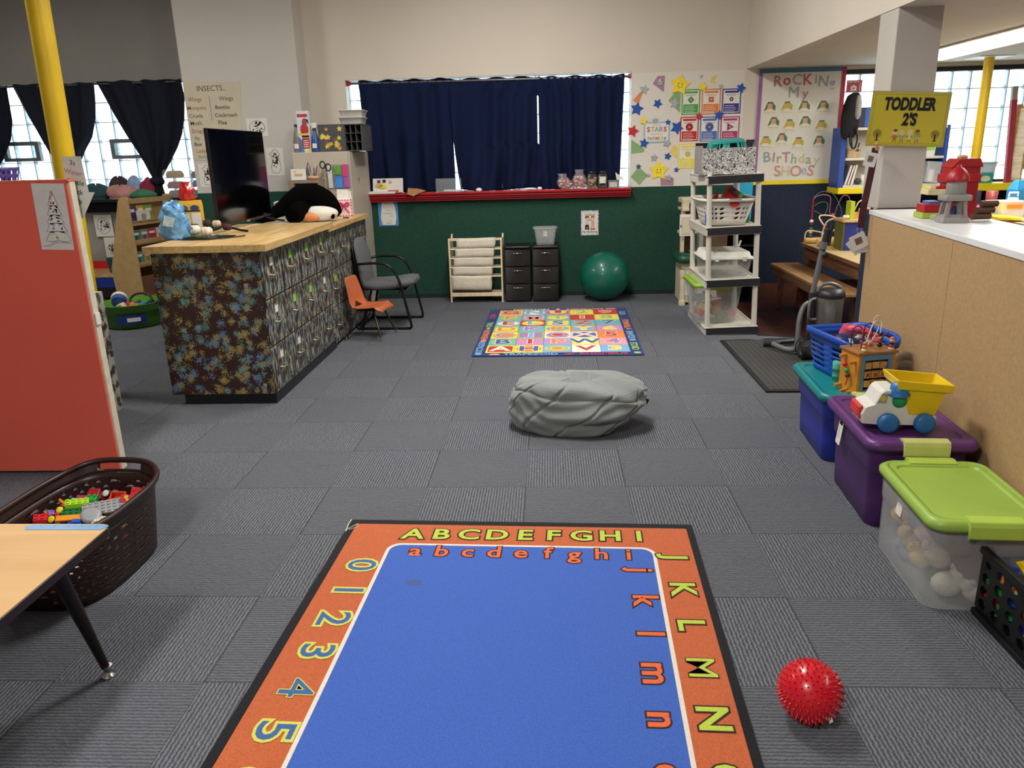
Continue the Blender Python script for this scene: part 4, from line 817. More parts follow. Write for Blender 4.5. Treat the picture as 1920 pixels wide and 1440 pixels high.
MB().box(-.08, .14, -.08, .07, .242, .262).box(-.04, .145, -.085, .06, .27, .285, 1).box(.0, .14, -.11, .03, .262, .27, 2).build('papers', [paper, M('navy_folder', '2c3350', .5), M('red_folder', 'a8333f', .5)], t)
ZO = CT2+.35
one('note_box', 'small white printed box on the desk organizer', 'box', MB().box(-.075, .075, -.04, .04, 0, .105).box(-.04, .04, -.041, -.04, .035, .06, 1).box(-.045, -.02, -.041, -.04, .075, .085, 1), [paper, M('gold_print', 'c9a878', .6)], (-2.51, 7.93, ZO+.001), .05)
t = thing('pencil_cup', 'wide orange rimmed cup of pencils, brush and scissors on the desk organizer', 'pencil cup', (-2.365, 7.92, ZO), 0)
MB().lathe([(.03, 0), (.05, .01), (.058, .035), (.05, .036), (.03, .012)], 18).build('cup', M('peach_plastic', 'dba67c', .5), t)
b = MB(); rr = random.Random(9)
for k in range(9): a = rr.uniform(0, 6.3); b.cyl((.02*cos(a), .02*sin(a), .015), (.045*cos(a), .03*sin(a), .13+rr.uniform(-.02, .03)), .004, n=6, mi=k % 3)
b.build('pencils', [M('pencil_pink', 'c08a86', .6), M('pencil_cream', 'd9cfb8', .6), M('pencil_dark', '4a3a38', .6)], t)
MB().rings([[( -.045+.025*s*cos(a), .012*s*sin(a), z) for a in [2*pi*j/12 for j in range(12)]] for s, z in ((.8, .04), (1.1, .08), (.7, .12), (.15, .17))]).build('grey_brush', M('brush_grey', '5c5a68', .7), t)
t = thing('scissors', 'black handled scissors sticking up beside the pencil cup', 'scissors', (-2.265, 7.93, ZO), 0)
for cxx, cz, tilt in ((.0, .14, .3), (.055, .115, -.2)): MB().tube([(cxx+.026*cos(a), 0, cz+.034*sin(a)) for a in [2*pi*k/14 for k in range(14)]], .007, 6, 0, True).build('handle_loop', black_p, t)
MB().bx((-.015, 0, .055), (.012, .004, .11), 0, (0, .25, 0)).bx((.0, .003, .05), (.012, .004, .1), 0, (0, .55, 0)).build('blades', chrome, t)
t = thing('pocket_chart', 'grey wall pocket organizer with green, blue, pink and violet pads on the tall cabinet', 'organizer', (-2.135, 8.018, 1.415), WALL)
MB().box(-.125, .115, -.115, .12, 0, .004).build('backing', grey_p, t)
for x, y, w, h, c, nm in ((-.005, .065, .085, .09, '5f9a3e', 'green_pad'), (.0, -.05, .09, .12, '3f86d2', 'blue_pad'), (.075, .06, .07, .12, 'd2387e', 'pink_pad'), (.078, -.055, .07, .1, 'a54fa8', 'violet_pad'), (-.085, -.0, .06, .22, 'd9d9d4', 'white_pad')):
    MB().box(x-w/2+.01, x+w/2-.01, y-h/2, y+h/2, .004, .018).build(nm, M('pad_'+c, c, .6), t)
ZC = 1.66
def dogbox():
    t = thing('dog_treat_box', 'tall white box with a red bird picture on the tall cabinet', 'box', (-2.475, 8.13, ZC), 0)
    MB().box(-.06, .06, -.035, .035, 0, .40).build('carton', M('carton_pale_blue', 'c9d3dc', .5), t)
    F = Matrix.Rotation(pi/2, 4, 'X') @ TR((0, 0, .0352)); b = MB()
    b.prism([(-.06, 0), (-.06, .16), (-.02, .12), (-.005, 0)], 0, .0006, 5, F).prism(rrect(.105, .03, .006, 3, 0, .355), 0, .0008, 0, F).prism(disc(.042, 18, .012, .22, .06), 0, .0008, 0, F).prism(disc(.026, 16, .018, .29, .04), 0, .0009, 1, F).prism([(.03, .325), (.055, .315), (.06, .27), (.045, .295)], .0009, .0016, 2, F)
    b.box(-.055, .055, -.0362, -.0354, .165, .185, 3).box(-.02, .055, -.0362, -.0354, .145, .165, 2).box(-.02, .055, -.0362, -.0354, .035, .14, 0).prism([(.0, 0), (.06, .045), (.06, 0)], 0, .0012, 3, F)
    for k in range(4): b.box(-.008, .045-.006*(k % 2), -.0368, -.0362, .05+.02*k, .058+.02*k, 4)
    b.build('printed_front', [M('print_red', 'b5322f', .5), M('print_brick', '9c4a48', .5), ink, M('print_yellow', 'd9c04a', .5), paper, M('print_blue', '4a78b8', .5)], t)
dogbox()
def spray(x, y, label, body, head, h=.2):
    t = thing('spray_bottle', label, 'spray bottle', (x, y, ZC), 0, 'bottles on the tall cabinet')
    MB().lathe([(.04, 0), (.043, .01), (.043, h*.45), (.035, h*.65), (.017, h), (.014, h+.01)], 18).build('bottle', body, t); MB().lathe([(.018, h+.008), (.019, h+.03), (.012, h+.035)], 14).build('collar', black_p, t)
    MB().bx((0, 0, h+.06), (.05, .022, .05)).bx((-.035, 0, h+.065), (.03, .014, .018)).bx((-.02, 0, h+.035), (.008, .012, .04), 0, (0, .4, 0)).build('trigger_head', head, t)
    MB().box(-.022, .022, -.0445, -.0435, .04, .085).build('label', paper, t)
spray(-2.555, 8.12, 'clear grey spray bottle at the left end of the tall cabinet', clearmat('grey_bottle', '7c7a72', .6, .2), clear, .24)
spray(-2.375, 8.14, 'dark blue spray bottle between the bird box and the star printed box', M('blue_bottle', '2b4a86', .3), white_plastic, .20)
def star_cubby():
    t = thing('cubby_box', 'grey cubby box with yellow star prints on its side, on the tall cabinet', 'box', (-2.12, 8.36, ZC), 0)
    gm = M('charcoal_paint', '4a4a4c', .8, .1)
    b = MB().box(-.215, -.205, -.24, .2, 0, .265).box(.225, .235, -.24, .2, 0, .25).box(-.205, .225, -.24, .2, 0, .01).box(-.205, .225, -.24, .2, .255, .265).box(-.205, .055, -.24, -.23, .01, .255).box(-.205, .225, .19, .2, .01, .255)
    for x in (.055, .112, .168): b.box(x, x+.006, -.235, .19, .01, .255)
    for z in (.088, .172): b.box(.055, .225, -.23, .19, z, z+.006)
    rr = random.Random(4); F = Matrix.Rotation(pi/2, 4, 'X') @ TR((0, 0, .2402))
    for k in range(17):
        x, y = -.185+.215*rr.random(), .03+.2*rr.random(); s = star(rr.uniform(.022, .034), .5, 5, rr.random()*3); b.prism([(x+p, y+q) for p, q in s], .0001*k, .0006+.0001*k, rr.choice((1, 1, 2, 1, 3)), F)
    b.build('cubby', [gm, M('print_star_yellow', 'cfc04a', .7, .2), M('print_star_orange', 'c58a44', .7, .2), M('print_star_rose', '8a4a5c', .7, .2)], t)
star_cubby()
def tray_(x, y, z, label):
    one('white_tray', label, 'tray', MB().rings([rr3(.20, .28, .02, 0), rr3(.24, .33, .03, .06), rr3(.255, .345, .03, .062), rr3(.255, .345, .03, .068), rr3(.235, .325, .03, .066), rr3(.2, .28, .02, .006)]), white_plastic, (x, y, z), .05, 'white trays on the cubby box')
tray_(-2.02, 8.36, ZC+.266, 'lower white tray on the star printed cubby box'); tray_(-2.015, 8.37, ZC+.335, 'upper white tray stacked on the star printed cubby box')
# ---- grey sled chair
grey_fab = M('grey_chair_fabric', '5e6064', .9, .1, 60, .2, 250)
def armchair():
    t = thing('armchair', 'grey fabric office armchair with black sled frame by the painted cabinets', 'chair', (-1.565, 7.46, 0), radians(-3))
    b = MB(); rs = []
    for x, z, w, th in ((-.22, .40, .17, .02), (-.2, .39, .21, .045), (-.1, .385, .23, .05), (.05, .395, .235, .05), (.18, .415, .23, .05), (.245, .42, .20, .04), (.265, .415, .15, .015)):
        rs.append([(x, w*math.copysign(abs(cos(a))**.7, cos(a)), z+.02+th*math.copysign(abs(sin(a))**.7, sin(a))) for a in [2*pi*j/24 for j in range(24)]])
    b.rings(rs); b.build('seat', grey_fab, t)
    b = MB(); rs = []
    for z, x, w, th in ((.36, -.215, .15, .02), (.42, -.225, .175, .035), (.5, -.235, .18, .04), (.6, -.245, .2, .035), (.7, -.255, .215, .03), (.79, -.275, .19, .026), (.84, -.288, .13, .02), (.855, -.292, .07, .01)):
        rs.append([(x+th*math.copysign(abs(cos(a))**.7, cos(a)), w*math.copysign(abs(sin(a))**.7, sin(a)), z) for a in [2*pi*j/24 for j in range(24)]])
    b.rings(rs); b.build('backrest', grey_fab, t)
    b = MB(); rs = []
    for z, x, w in ((.37, -.25, .16), (.5, -.28, .185), (.6, -.28, .205), (.7, -.288, .22), (.79, -.30, .19), (.845, -.305, .12)): rs.append([(x+.012*cos(a), w*sin(a), z) for a in [2*pi*j/16 for j in range(16)]])
    b.rings(rs).rings([[(-.24, .19*cos(a), .375+.012*sin(a)) for a in [2*pi*j/16 for j in range(16)]], [(.2, .2*cos(a), .372+.012*sin(a)) for a in [2*pi*j/16 for j in range(16)]]]); b.build('shell', black_p, t)
    for s in (-1, 1):
        y = s*.265
        p = smooth_path([(-.26, y*.8, .62), (-.2, y, .635), (-.05, y, .64), (.05, y, .62), (.12, y, .55), (.17, y, .42), (.215, y, .2), (.245, y, .05), (.235, y, .018), (.18, y, .013), (-.1, y, .013), (-.24, y, .013), (-.275, y, .02)], 5)
        MB().tube(p, .0125, 8).build('side_frame', black_metal, t)
    MB().tube(smooth_path([(-.275, -.265, .02), (-.28, -.22, .022), (-.28, .22, .022), (-.275, .265, .02)], 4), .0125, 8).build('rear_rail', black_metal, t)
    for s in (-1, 1): MB().tube([(-.27, s*.2, .02), (-.2, s*.15, .2), (-.16, s*.12, .37)], .0125, 8).build('rear_strut', black_metal, t)
    MB().tube([(.15, -.265, .36), (.15, .265, .36)], .011, 8).build('seat_rail', black_metal, t)
armchair()
# ---- small orange school chair
def kid_chair():
    t = thing('school_chair', 'small orange plastic school chair with metal legs beside the painted cabinets', 'chair', (-1.655, 6.905, 0), radians(-11.5))
    om = M('orange_shell', 'b9633d', .42, .05, 5)
    prof = [(.175, .268), (.17, .29), (.14, .305), (.05, .29), (-.06, .282), (-.12, .30), (-.145, .345), (-.16, .42), (-.178, .50), (-.19, .56)]
    wid = [.125, .15, .165, .165, .16, .155, .15, .14, .125, .105]
    def P(u, v):
        f = v*9; k = min(8, int(f)); f -= k; x = prof[k][0]*(1-f)+prof[k+1][0]*f; z = prof[k][1]*(1-f)+prof[k+1][1]*f; w = wid[k]*(1-f)+wid[k+1]*f; q = 2*u-1
        lip = .022*abs(q)**4
        if v > .97: w *= .92
        return (x+(lip if v > .5 else 0), w*q, z+(-lip*.9 if v < .25 else lip*.6 if v < .5 else 0))
    hole = lambda i, j: True if (j == 15 and 5 <= i <= 8) or (j == 14 and 4 <= i <= 9) or (j == 16 and 6 <= i <= 7) else None
    MB().grid(P, 14, 27, hole, wrap=False).build('seat_shell', om, t, solid=.009)
    lm = M('brown_steel', '4a4038', .3, .15, metal=.8)
    for x, y in ((.172, .175), (.172, -.175), (-.175, .178), (-.175, -.178)):
        g = MB().tube([(x*.35, y*.5, .272), (x*.5, y*.62, .255), (x*.96, y*.98, .03), (x, y, .012)], .0095, 8).build('leg', lm, t)
        MB().lathe([(.012, 0), (.014, .006), (.011, .014), (.011, .04)], 10, c=(x, y, 0)).build('glide', chrome, g)
    MB().box(-.09, .09, -.1, .1, .262, .272).build('mount_plate', black_metal, t)
kid_chair()
# ============================================================ LEFT SIDE: WINDOW, BOOKCASE, RED PANEL, TABLE, TOY BASKET
def tied(name, label, rows, y=9.13, ph=0):
    def P(u, v):
        f = v*(len(rows)-1); k = min(len(rows)-2, int(f)); f -= k; a, b = rows[k], rows[k+1]
        z = a[0]*(1-f)+b[0]*f; l_ = a[1]*(1-f)+b[1]*f; r_ = a[2]*(1-f)+b[2]*f; w = r_-l_
        amp = min(.035, w*.09); return (l_+w*u, y+amp*sin(u*17+ph+2*v)+amp*.5*sin(u*31+ph)-.04*v*(1-abs(2*u-1)), z+.006*sin(u*25)*(v == 0))
    b = MB().grid(P, 60, 40, wrap=False); return b
cur_n = M('near_black_navy_cloth', '0f1424', .9, .1, 60, .15, 300)
ra = [(2.495, -5.117, -4.115), (2.3, -5.04, -4.1), (2.1, -4.96, -4.13), (1.9, -4.87, -4.19), (1.75, -4.79, -4.27), (1.6, -4.72, -4.38), (1.5, -4.68, -4.46), (1.43, -4.645, -4.515), (1.39, -4.66, -4.49), (1.36, -4.655, -4.5), (1.345, -4.63, -4.53), (1.215, -4.65, -4.51)]
t = one('tied_curtain', 'navy curtain tied in a knot at the left window next to the pale pier', 'curtain', tied('c', '', ra), cur_n, (0, 0, 0), 0, 'tied curtains at the left window', solid=.004)
MB().sph((-4.58, 9.10, 1.395), (.085, .05, .05), 12).build('knot', cur_n, t)
rb = [(2.49, -6.138, -5.157), (2.3, -6.07, -5.18), (2.1, -5.99, -5.22), (1.9, -5.90, -5.30), (1.75, -5.82, -5.42), (1.6, -5.74, -5.50), (1.5, -5.70, -5.56), (1.42, -5.66, -5.58), (1.22, -5.68, -5.56)]
one('tied_curtain', 'navy curtain tied at the left window behind the yellow pole', 'curtain', tied('c', '', rb, ph=2), cur_n, (0, 0, 0), 0, 'tied curtains at the left window', solid=.004)
rc = [(2.49, -7.0, -6.19), (2.1, -7.0, -6.20), (1.9, -6.98, -6.25), (1.7, -6.93, -6.37), (1.5, -6.85, -6.55), (1.22, -6.8, -6.65)]
one('tied_curtain', 'navy curtain at the far left edge of the left window', 'curtain', tied('c', '', rc, ph=4), cur_n, (0, 0, 0), 0, 'tied curtains at the left window', solid=.004)
one('curtain_rod', 'thin curtain rod across the left window', 'curtain rod', MB().cyl((-7, 9.15, 2.47), (-3.87, 9.15, 2.47), .01), rod_m)
# clothes and bags on the left sill
def lump(name, label, cat, x, y, z, rx, ry, rz, c, seed, group=None, m=None):
    b = MB(); rr = random.Random(seed); p = [rr.uniform(0, 6.3) for _ in range(4)]; rs = []
    for i in range(9):
        v = i/8; s = sin(pi*(.12+.86*v)) if i else .9; zz = rz*(1-cos(pi*min(1, v)))/2
        rs.append([(rx*s*cos(a)*(1+.12*sin(3*a+p[0]+v*3)+.06*sin(7*a+p[1])), ry*s*sin(a)*(1+.12*sin(4*a+p[2])), zz*(1+.10*sin(2*a+p[3]))) for a in [2*pi*j/22 for j in range(22)]])
    b.rings(rs); return one(name, label, cat, b, m or M('cloth_'+c, c, .9, .18, 9, .5, 40), (x, y, z), 0, group)
G = 'clothes heaped on the left sill'
for a in (('dark teal sweater hanging over the left sill behind the arrow sign', -5.33, 9.12, .17, .10, .17, '27474a', 1), ('pale pink knit hat rolled on the left sill', -5.02, 9.08, .18, .09, .15, 'b8837c', 2), ('green knit scarf on the left sill under the tied curtain', -4.76, 9.08, .17, .08, .10, '3f7a55', 3), ('lilac cloth on the left sill nearest the arrow sign', -5.52, 9.18, .09, .06, .17, 'b08ac0', 5)): lump('folded_clothes', a[0], 'clothes', a[1], a[2], 1.2, a[3], a[4], a[5], a[6], a[7], G)
for a in (('dark brown cloth on top of the pink knit hat', -5.10, 9.21, .13, .07, .24, '3c2f33', 6), ('pale blue cloth between the brown and crimson cloths', -4.90, 9.20, .09, .06, .24, '8fa6c8', 7), ('crimson cloth heap left of the curtain knot', -4.735, 9.20, .12, .07, .22, '9a2a4c', 8)): lump('folded_clothes', a[0], 'clothes', a[1], a[2], 1.2, a[3], a[4], a[5], a[6], a[7], G)
film = clearmat('zip_bag_film', 'd9dde0', .3, .1)
for i, (x, z, c, lab) in enumerate(((-4.36, 1.2, '6a5560', 'lowest clear zip bag of mauve clothes by the curtain knot'), (-4.36, 1.30, '9a2f38', 'middle clear zip bag of red clothes by the curtain knot'), (-4.36, 1.42, 'b98a3a', 'topmost clear zip bag of mustard clothes by the curtain knot'), (-4.06, 1.2, '2f5a44', 'lowest clear zip bag of green clothes against the pier'), (-4.06, 1.31, '4a4450', 'middle clear zip bag of dark clothes against the pier'), (-4.06, 1.41, '5a3a44', 'topmost clear zip bag of plum clothes against the pier'))):
    t = thing('clothes_bag', lab, 'bag', (x, 9.12, z), 0, 'zip bags of clothes by the pier')
    MB().rings([rr3(.26, .15, .04, .0), rr3(.27, .16, .05, .04), rr3(.24, .14, .05, .095), rr3(.1, .08, .03, .10)]).build('bag_film', film, t)
    MB().rings([rr3(.18, .11, .03, .004), rr3(.2, .12, .05, .045), rr3(.15, .1, .04, .08)]).build('folded_clothes', M('cl_'+c, c, .9, .25, 14), t)
# drawings under the left sill
dots = M('felt_tip_black', '1e1e22', .8); rr = random.Random(21)
def drawing(label, x, z, w, h, kind, y=9.2585, rot=0, seed=1):
    t = thing('drawing', label, 'drawing', (x, y, z), (pi/2, rot, 0)); rr = random.Random(seed)
    MB().box(-w/2, w/2, -h/2, h/2, 0, .0012).build('sheet', paper, t); b = MB()
    if kind == 'star': out = star(w*.38, .5)
    elif kind == 'round': out = disc(w*.36, 24, 0, 0, h*.36)
    else: out = [(p[0]*w, p[1]*h) for p in ((-.2, -.38), (.15, -.42), (.32, -.25), (.27, 0), (.2, .12), (.26, .28), (.12, .42), (-.06, .43), (-.17, .33), (-.3, .3), (-.18, .2), (-.15, 0), (-.26, -.2))]
    b.tube([(x_, y_, .0016) for x_, y_ in out], .0022, 4, 0, True)
    for k in range(34):
        a = rr.uniform(0, 6.3); q = sqrt(rr.random())*.9; r = w*.33 if kind != 'dog' else w*.17; px_, py_ = r*q*cos(a), (r if kind != 'dog' else h*.36)*q*sin(a); s = rr.uniform(.004, .011)
        b.prism(disc(s, 7, px_, py_), .0012, .0018, 1 if (kind == 'dog' and k % 4 == 0) else 0)
    b.build('ink_drawing', [dots, M('felt_tip_red', 'a83a44', .8)], t); return t
drawing('drawing of a spotted star below the left sill', -5.03, .89, .27, .26, 'star', seed=3); drawing('drawing of a dotted circle below the star drawing', -5.01, .59, .24, .30, 'round', seed=4)
drawing('drawing with red strokes behind the tip of the arrow sign', -5.40, .88, .22, .26, 'round', seed=5); drawing('drawing of scattered spots left of the dotted circle', -5.33, .60, .2, .28, 'star', seed=6)
drawing('plain sheet with few spots partly behind the wooden bookcase', -4.74, .90, .2, .26, 'round', seed=7)
t = thing('play_table', 'low wooden table with a blue apron and red back edge behind the wooden bookcase', 'table', (-5.45, 8.95, 0), 0)
MB().box(-.6, .5, -.28, .28, .34, .37).build('table_top', oak, t); MB().box(-.58, .48, -.27, -.25, .22, .34).box(-.58, .48, .25, .27, .22, .34).build('apron', M('cobalt_paint', '1d3690', .5), t); MB().box(-.6, .5, .26, .285, .37, .46).build('back_edge', red_p, t)
for x in (-.55, .45):
    for y in (-.24, .24): MB().cyl((x, y, .22), (x, y, 0), .025, n=10).build('leg', M('dark_leg', '3a2420', .5), t)
one('teal_pail', 'small dark teal bin on the low table by the wall drawings', 'bin', MB().lathe([(.06, 0), (.08, .16), (.085, .17), (.075, .16), (.055, .01)], 18), M('teal_bin_plastic', '1f5450', .5), (-5.12, 8.86, .3705))
# ---- papers on the pier
t = thing('insects_chart', 'handwritten insects chart on brownish paper taped to the pale pier', 'chart', (-3.56, 8.548, 2.01), WALL)
tanp = M('manila_chart_paper', 'c9bfa8', .85, .06, 5)
b = MB().prism([(-.285, -.395), (.255, -.41), (.322, .385), (-.285, .40)], 0, .0015, 4); mk = [M('marker_dark', '57534e', .8), M('marker_brick', '96604f', .8), M('marker_black', '2c2a2a', .8), M('marker_green', '5f8a76', .8)]
for s, x, y, sz, c in (('INSECTS..', 0, .325, .075, 0), ('Wings', -.19, .22, .06, 1), ('Wings', .15, .22, .06, 0), ('Mosquito', -.18, .135, .055, 1), ('Cicada', -.2, .055, .055, 0), ('Moth', -.21, -.02, .06, 0), ('Dragonfly', -.16, -.10, .055, 1), ('Fly', -.22, -.175, .05, 0), ('Bee', -.22, -.235, .055, 2), ('Ladybug', -.16, -.305, .055, 1), ('Butterfly', -.155, -.365, .045, 3), ('Beetles', .10, .135, .055, 2), ('Cockroach', .13, .055, .055, 2), ('Flea', .08, -.02, .06, 2), ('Ant', .1, -.10, .055, 2)): b.text(s, sz, c, TR((x, y, .0018)), .0004, .0003)
b.box(-.032, -.028, .0, .25, .0015, .0021, 0); b.build('written_sheet', mk+[tanp], t)
drawing('drawing of a spotted puppy below the insects chart', -3.72, 1.45, .19, .25, 'dog', 8.548, seed=11); drawing('drawing of a spotted dog on the pier right of the television', -2.955, 1.575, .19, .29, 'dog', 8.548, .03, 12)
drawing('drawing of a flower with red spots on the pier above the television', -3.11, 1.93, .23, .19, 'round', 8.548, 0, 13)
# ---- yellow pole
t = one('yellow_pole', 'tall yellow painted steel pole behind the red panel', 'pole', MB().cyl((.0, 0, 0), (-.0, 0, 3.8), .070, n=28), M('yellow_pole_paint', 'dcb81e', .4, .1, 5), (-3.258, 5.2, .004), (0, .02, 0))
# ---- red panel
t = thing('room_divider', 'tall red room divider panel with cream edge at the left', 'divider panel', (-3.2, 3.775, 0), 0)
MB().box(-.8, .86, -.022, -.010, .02, 1.535).build('red_face', M('red_panel_paint', 'e0604f', .5, .04, 2), t)
ce = M('cream_edge', 'cfc6b0', .5); MB().box(-.8, .87, -.010, .035, .02, 1.535).build('panel_core', ce, t); MB().box(-.8, .873, -.024, .037, 1.535, 1.545).build('top_cap', M('orange_cap', 'd8694c', .5), t)
MB().lathe([(.02, 0), (.02, .006), (.012, .01), (.012, .02)], 12, c=(.84, .012, 0)).build('glide', white_plastic, t); MB().box(.873, .878, -.01, .03, .82, .88).build('catch', white_plastic, t)
t = thing('tree_drawing', "child's drawing of a decorated tree taped to the red panel", 'drawing', (-2.437, 3.7515, 1.368), (pi/2, .03, 0))
MB().box(-.082, .082, -.16, .16, 0, .0012).build('sheet', M('drawing_paper', 'd2cfcd', .8, .05, 18), t)
b = MB(); tri = lambda x0, x1, y0, y1, w0, w1: [(-w0, y0), (w0, y0), (w1, y1), (-w1, y1)]
for y0, y1, w0, w1, c in ((.055, .125, .024, .002, 1), (.01, .055, .036, .016, 2), (-.03, .01, .042, .022, 3), (-.07, -.03, .052, .03, 4), (-.115, -.07, .064, .036, 5)):
    p = [(-w0, y0), (-w0*.5, y0-.006), (0, y0+.002), (w0*.5, y0-.006), (w0, y0), (w1, y1), (-w1, y1)]
    b.prism([(x+.012, y) for x, y in p], .0012, .0015, 0); b.tube([(x+.012, y, .0018) for x, y in p], .0011, 4, 6, True)
    rr = random.Random(int(1000*y0)+500)
    for k in range(9): b.prism(disc(.0045, 6, .012+rr.uniform(-w0*.6, w0*.6), rr.uniform(y0+.008, y1-.006)), .0015, .0019, c)
b.tube([(-.07, -.143, .0016), (-.03, -.137, .0016), (.0, -.122, .0016), (.04, -.124, .0016), (.075, -.128, .0016)], .0011, 4, 6)
b.build('crayon_marks', [M('drawing_white', 'd9d7d4', .8), M('crayon_red', 'b8505a', .8), ink, M('crayon_navy', '2f3450', .8), M('crayon_violet', '9a7fb0', .8), M('crayon_lime', 'a6cc4e', .8), M('crayon_black', '2a2a2c', .8)], t)
t = thing('arrow_sign', 'white paper arrow sign with handwriting fixed behind the red panel edge', 'sign', (-2.355, 3.84, 1.515), (pi/2, .22, 0))
b = MB().prism([(-.065, .125), (.03, .145), (.075, -.02), (.105, -.015), (.05, -.16), (-.06, -.075), (-.03, -.06)], 0, .002, 3)
for s, y, x, c in (('3s', .105, -.01, 0), ('Water', .06, -.005, 1), ('Bottle', .015, .01, 0), ('Pick', -.03, .02, 2), ('Up', -.075, .025, 2)): b.text(s, .034, c, TR((x, y, .0024)), .0004, .0003)
b.build('written_sheet', [M('marker_dim', '6c6a6a', .8), M('marker_rose', 'b08a94', .8), M('marker_navy', '3a4670', .8), M('laminated_paper', 'd6d8d0', .35)], t)
# ---- patterned low cabinet just visible behind the panel, purple basket on its top
def zebra_mat():
    m, n, l, p = nodes('grey_sponged_paint'); tc = n.new('ShaderNodeTexCoord'); ns = n.new('ShaderNodeTexNoise'); ns.inputs['Scale'].default_value = 17; ns.inputs['Detail'].default_value = 5; l.new(tc.outputs['Object'], ns.inputs[0])
    r = n.new('ShaderNodeValToRGB'); r.color_ramp.elements[0].position = .44; r.color_ramp.elements[1].position = .54; r.color_ramp.elements[0].color = lin('3a3a3c'); r.color_ramp.elements[1].color = lin('aaa698'); l.new(ns.outputs['Fac'], r.inputs[0]); l.new(r.outputs[0], p.inputs['Base Color']); return m
one('low_cabinet', 'grey sponge painted low cabinet mostly hidden behind the red panel', 'cabinet', MB().box(-.5, .25, -.4, .0, 0, .81), zebra_mat(), (-3.185, 4.88, 0), 0, bev=.004)
t = thing('shelf_unit', 'tall narrow shelf hidden behind the red panel carrying the purple basket', 'shelf', (-3.12, 4.22, 0), 0)
MB().box(-.3, .3, -.16, .16, 1.485, 1.515).build('shelf_top', oak, t)
for x in (-.28, .28): MB().box(x-.012, x+.012, -.16, .16, 0, 1.485).build('side_panel', oak, t)
t = thing('purple_basket', 'small purple slotted basket above the red panel at the left edge', 'basket', (-3.045, 4.22, 1.516), 0)
f = lambda u, v: (*[c*(.86+.14*v) for c in sup(.13, .1, u)], .09*v)
MB().grid(f, 36, 5, lambda i, j: True if (i % 2 and j in (1, 3)) else None).build('basket_wall', M('purple_basket_plastic', '4a3a86', .4), t, solid=.003); MB().prism([sup(.112, .086, k/30) for k in range(30)], 0, .004).build('basket_base', M('purple_basket_plastic', ''), t)
# ---- wooden book display
t = thing('book_display', 'wooden sloping book display case beyond the counter at the left', 'bookcase', (-4.42, 8.10, 0), radians(-13))
bw = M('tan_plywood', 'a98a5c', .55, .12, 12)
S_ = Matrix(((1, 0, 0, 0), (0, 0, 1, 0), (0, 1, 0, 0), (0, 0, 0, 1)))
prof = [(0, .0), (.0, 1.24), (-.02, 1.26), (-.09, 1.26), (-.13, 1.22), (-.36, .5), (-.36, .42), (-.33, .0)]
for yy in (0, .66): MB().prism([(x, z) for x, z in prof], yy, yy+.02, 0, S_).build('side_panel', bw, t, bev=.003)
for k, z in enumerate((1.19, .96, .76, .52)): MB().box(-.02, .0, .02, .66, z, z+.05).build('rail', bw, t)
for k, z in enumerate((1.0, .77, .54, .2)): MB().prism([(-.0, z), (-.0, z-.015), (-.3 if k == 3 else -.20, z-.015), (-.3 if k == 3 else -.2, z)], .02, .66, 0, S_).build('shelf', bw, t)
MB().prism([(-.12, 1.2), (-.1, 1.2), (-.3, .3), (-.32, .3)], .02, .66, 0, S_).build('back_panel', bw, t); MB().box(-.02, -.005, .02, .66, .02, .42).build('lower_front', M('brown_board', '6a4434', .6), t)
for yy in (.0, .66):
    for z in (.15, .25): MB().cyl((-.01, yy, z), (.004, yy, z), .01, n=8).build('bolt', M('brass', 'b8964a', .3, metal=.9), t)
bk = (('4a3f8a', .10, 1.0, .13, .16), ('c9a53a', .24, 1.01, .10, .15), ('7aa04a', .36, 1.005, .12, .15), ('d8d4c8', .24, 1.0, .2, .11), ('3f7a78', .10, .775, .16, .13), ('8a8378', .24, .775, .12, .13), ('b03a3a', .36, .775, .13, .13), ('d8cfc0', .48, .775, .11, .13), ('4f8a82', .10, .545, .15, .13), ('a8a05a', .24, .545, .11, .13), ('c9b8a0', .36, .545, .12, .14), ('7a4a3a', .5, .545, .12, .12))
names = ('violet', 'mustard', 'green', 'white', 'teal', 'grey', 'red', 'cream', 'sea green', 'olive', 'beige', 'brown')
for k, (c, y, z, w, h) in enumerate(bk):
    sh = ('top', 'middle', 'lowest')[0 if k < 4 else 1 if k < 8 else 2]; A_ = radians(-13); x0 = -.035-(.03 if k not in (3,) else -.0)-.0; yy = y
    lx = -4.42+x0*cos(A_)-yy*sin(A_); ly = 8.10+x0*sin(A_)+yy*cos(A_)
    t = thing('picture_book', '%s picture book standing on the %s ledge of the wooden book display' % (names[k], sh), 'book', (lx, ly, z), A_, 'books in the wooden display')
    MB().box(-.012, .0, -w/2, w/2, 0, h).build('cover', M('cover_'+c, c, .45, .25, 20), t); MB().box(-.0105, -.0015, -w/2+.003, w/2-.002, h, h+.001).build('pages', paper, t)
    MB().box(0, .0006, -w*.35, w*.35, h*.6, h*.8).prism(disc(w*.2, 12, 0, h*.35), 0, .0006, 1, Matrix(((0, 0, 1, 0), (1, 0, 0, 0), (0, 1, 0, 0), (0, 0, 0, 1)))).build('printed_cover', [paper, M('print_'+names[k].replace(' ', '_'), tuple(v*.5 for v in lin(c)[:3])+(1,), .5)], t)
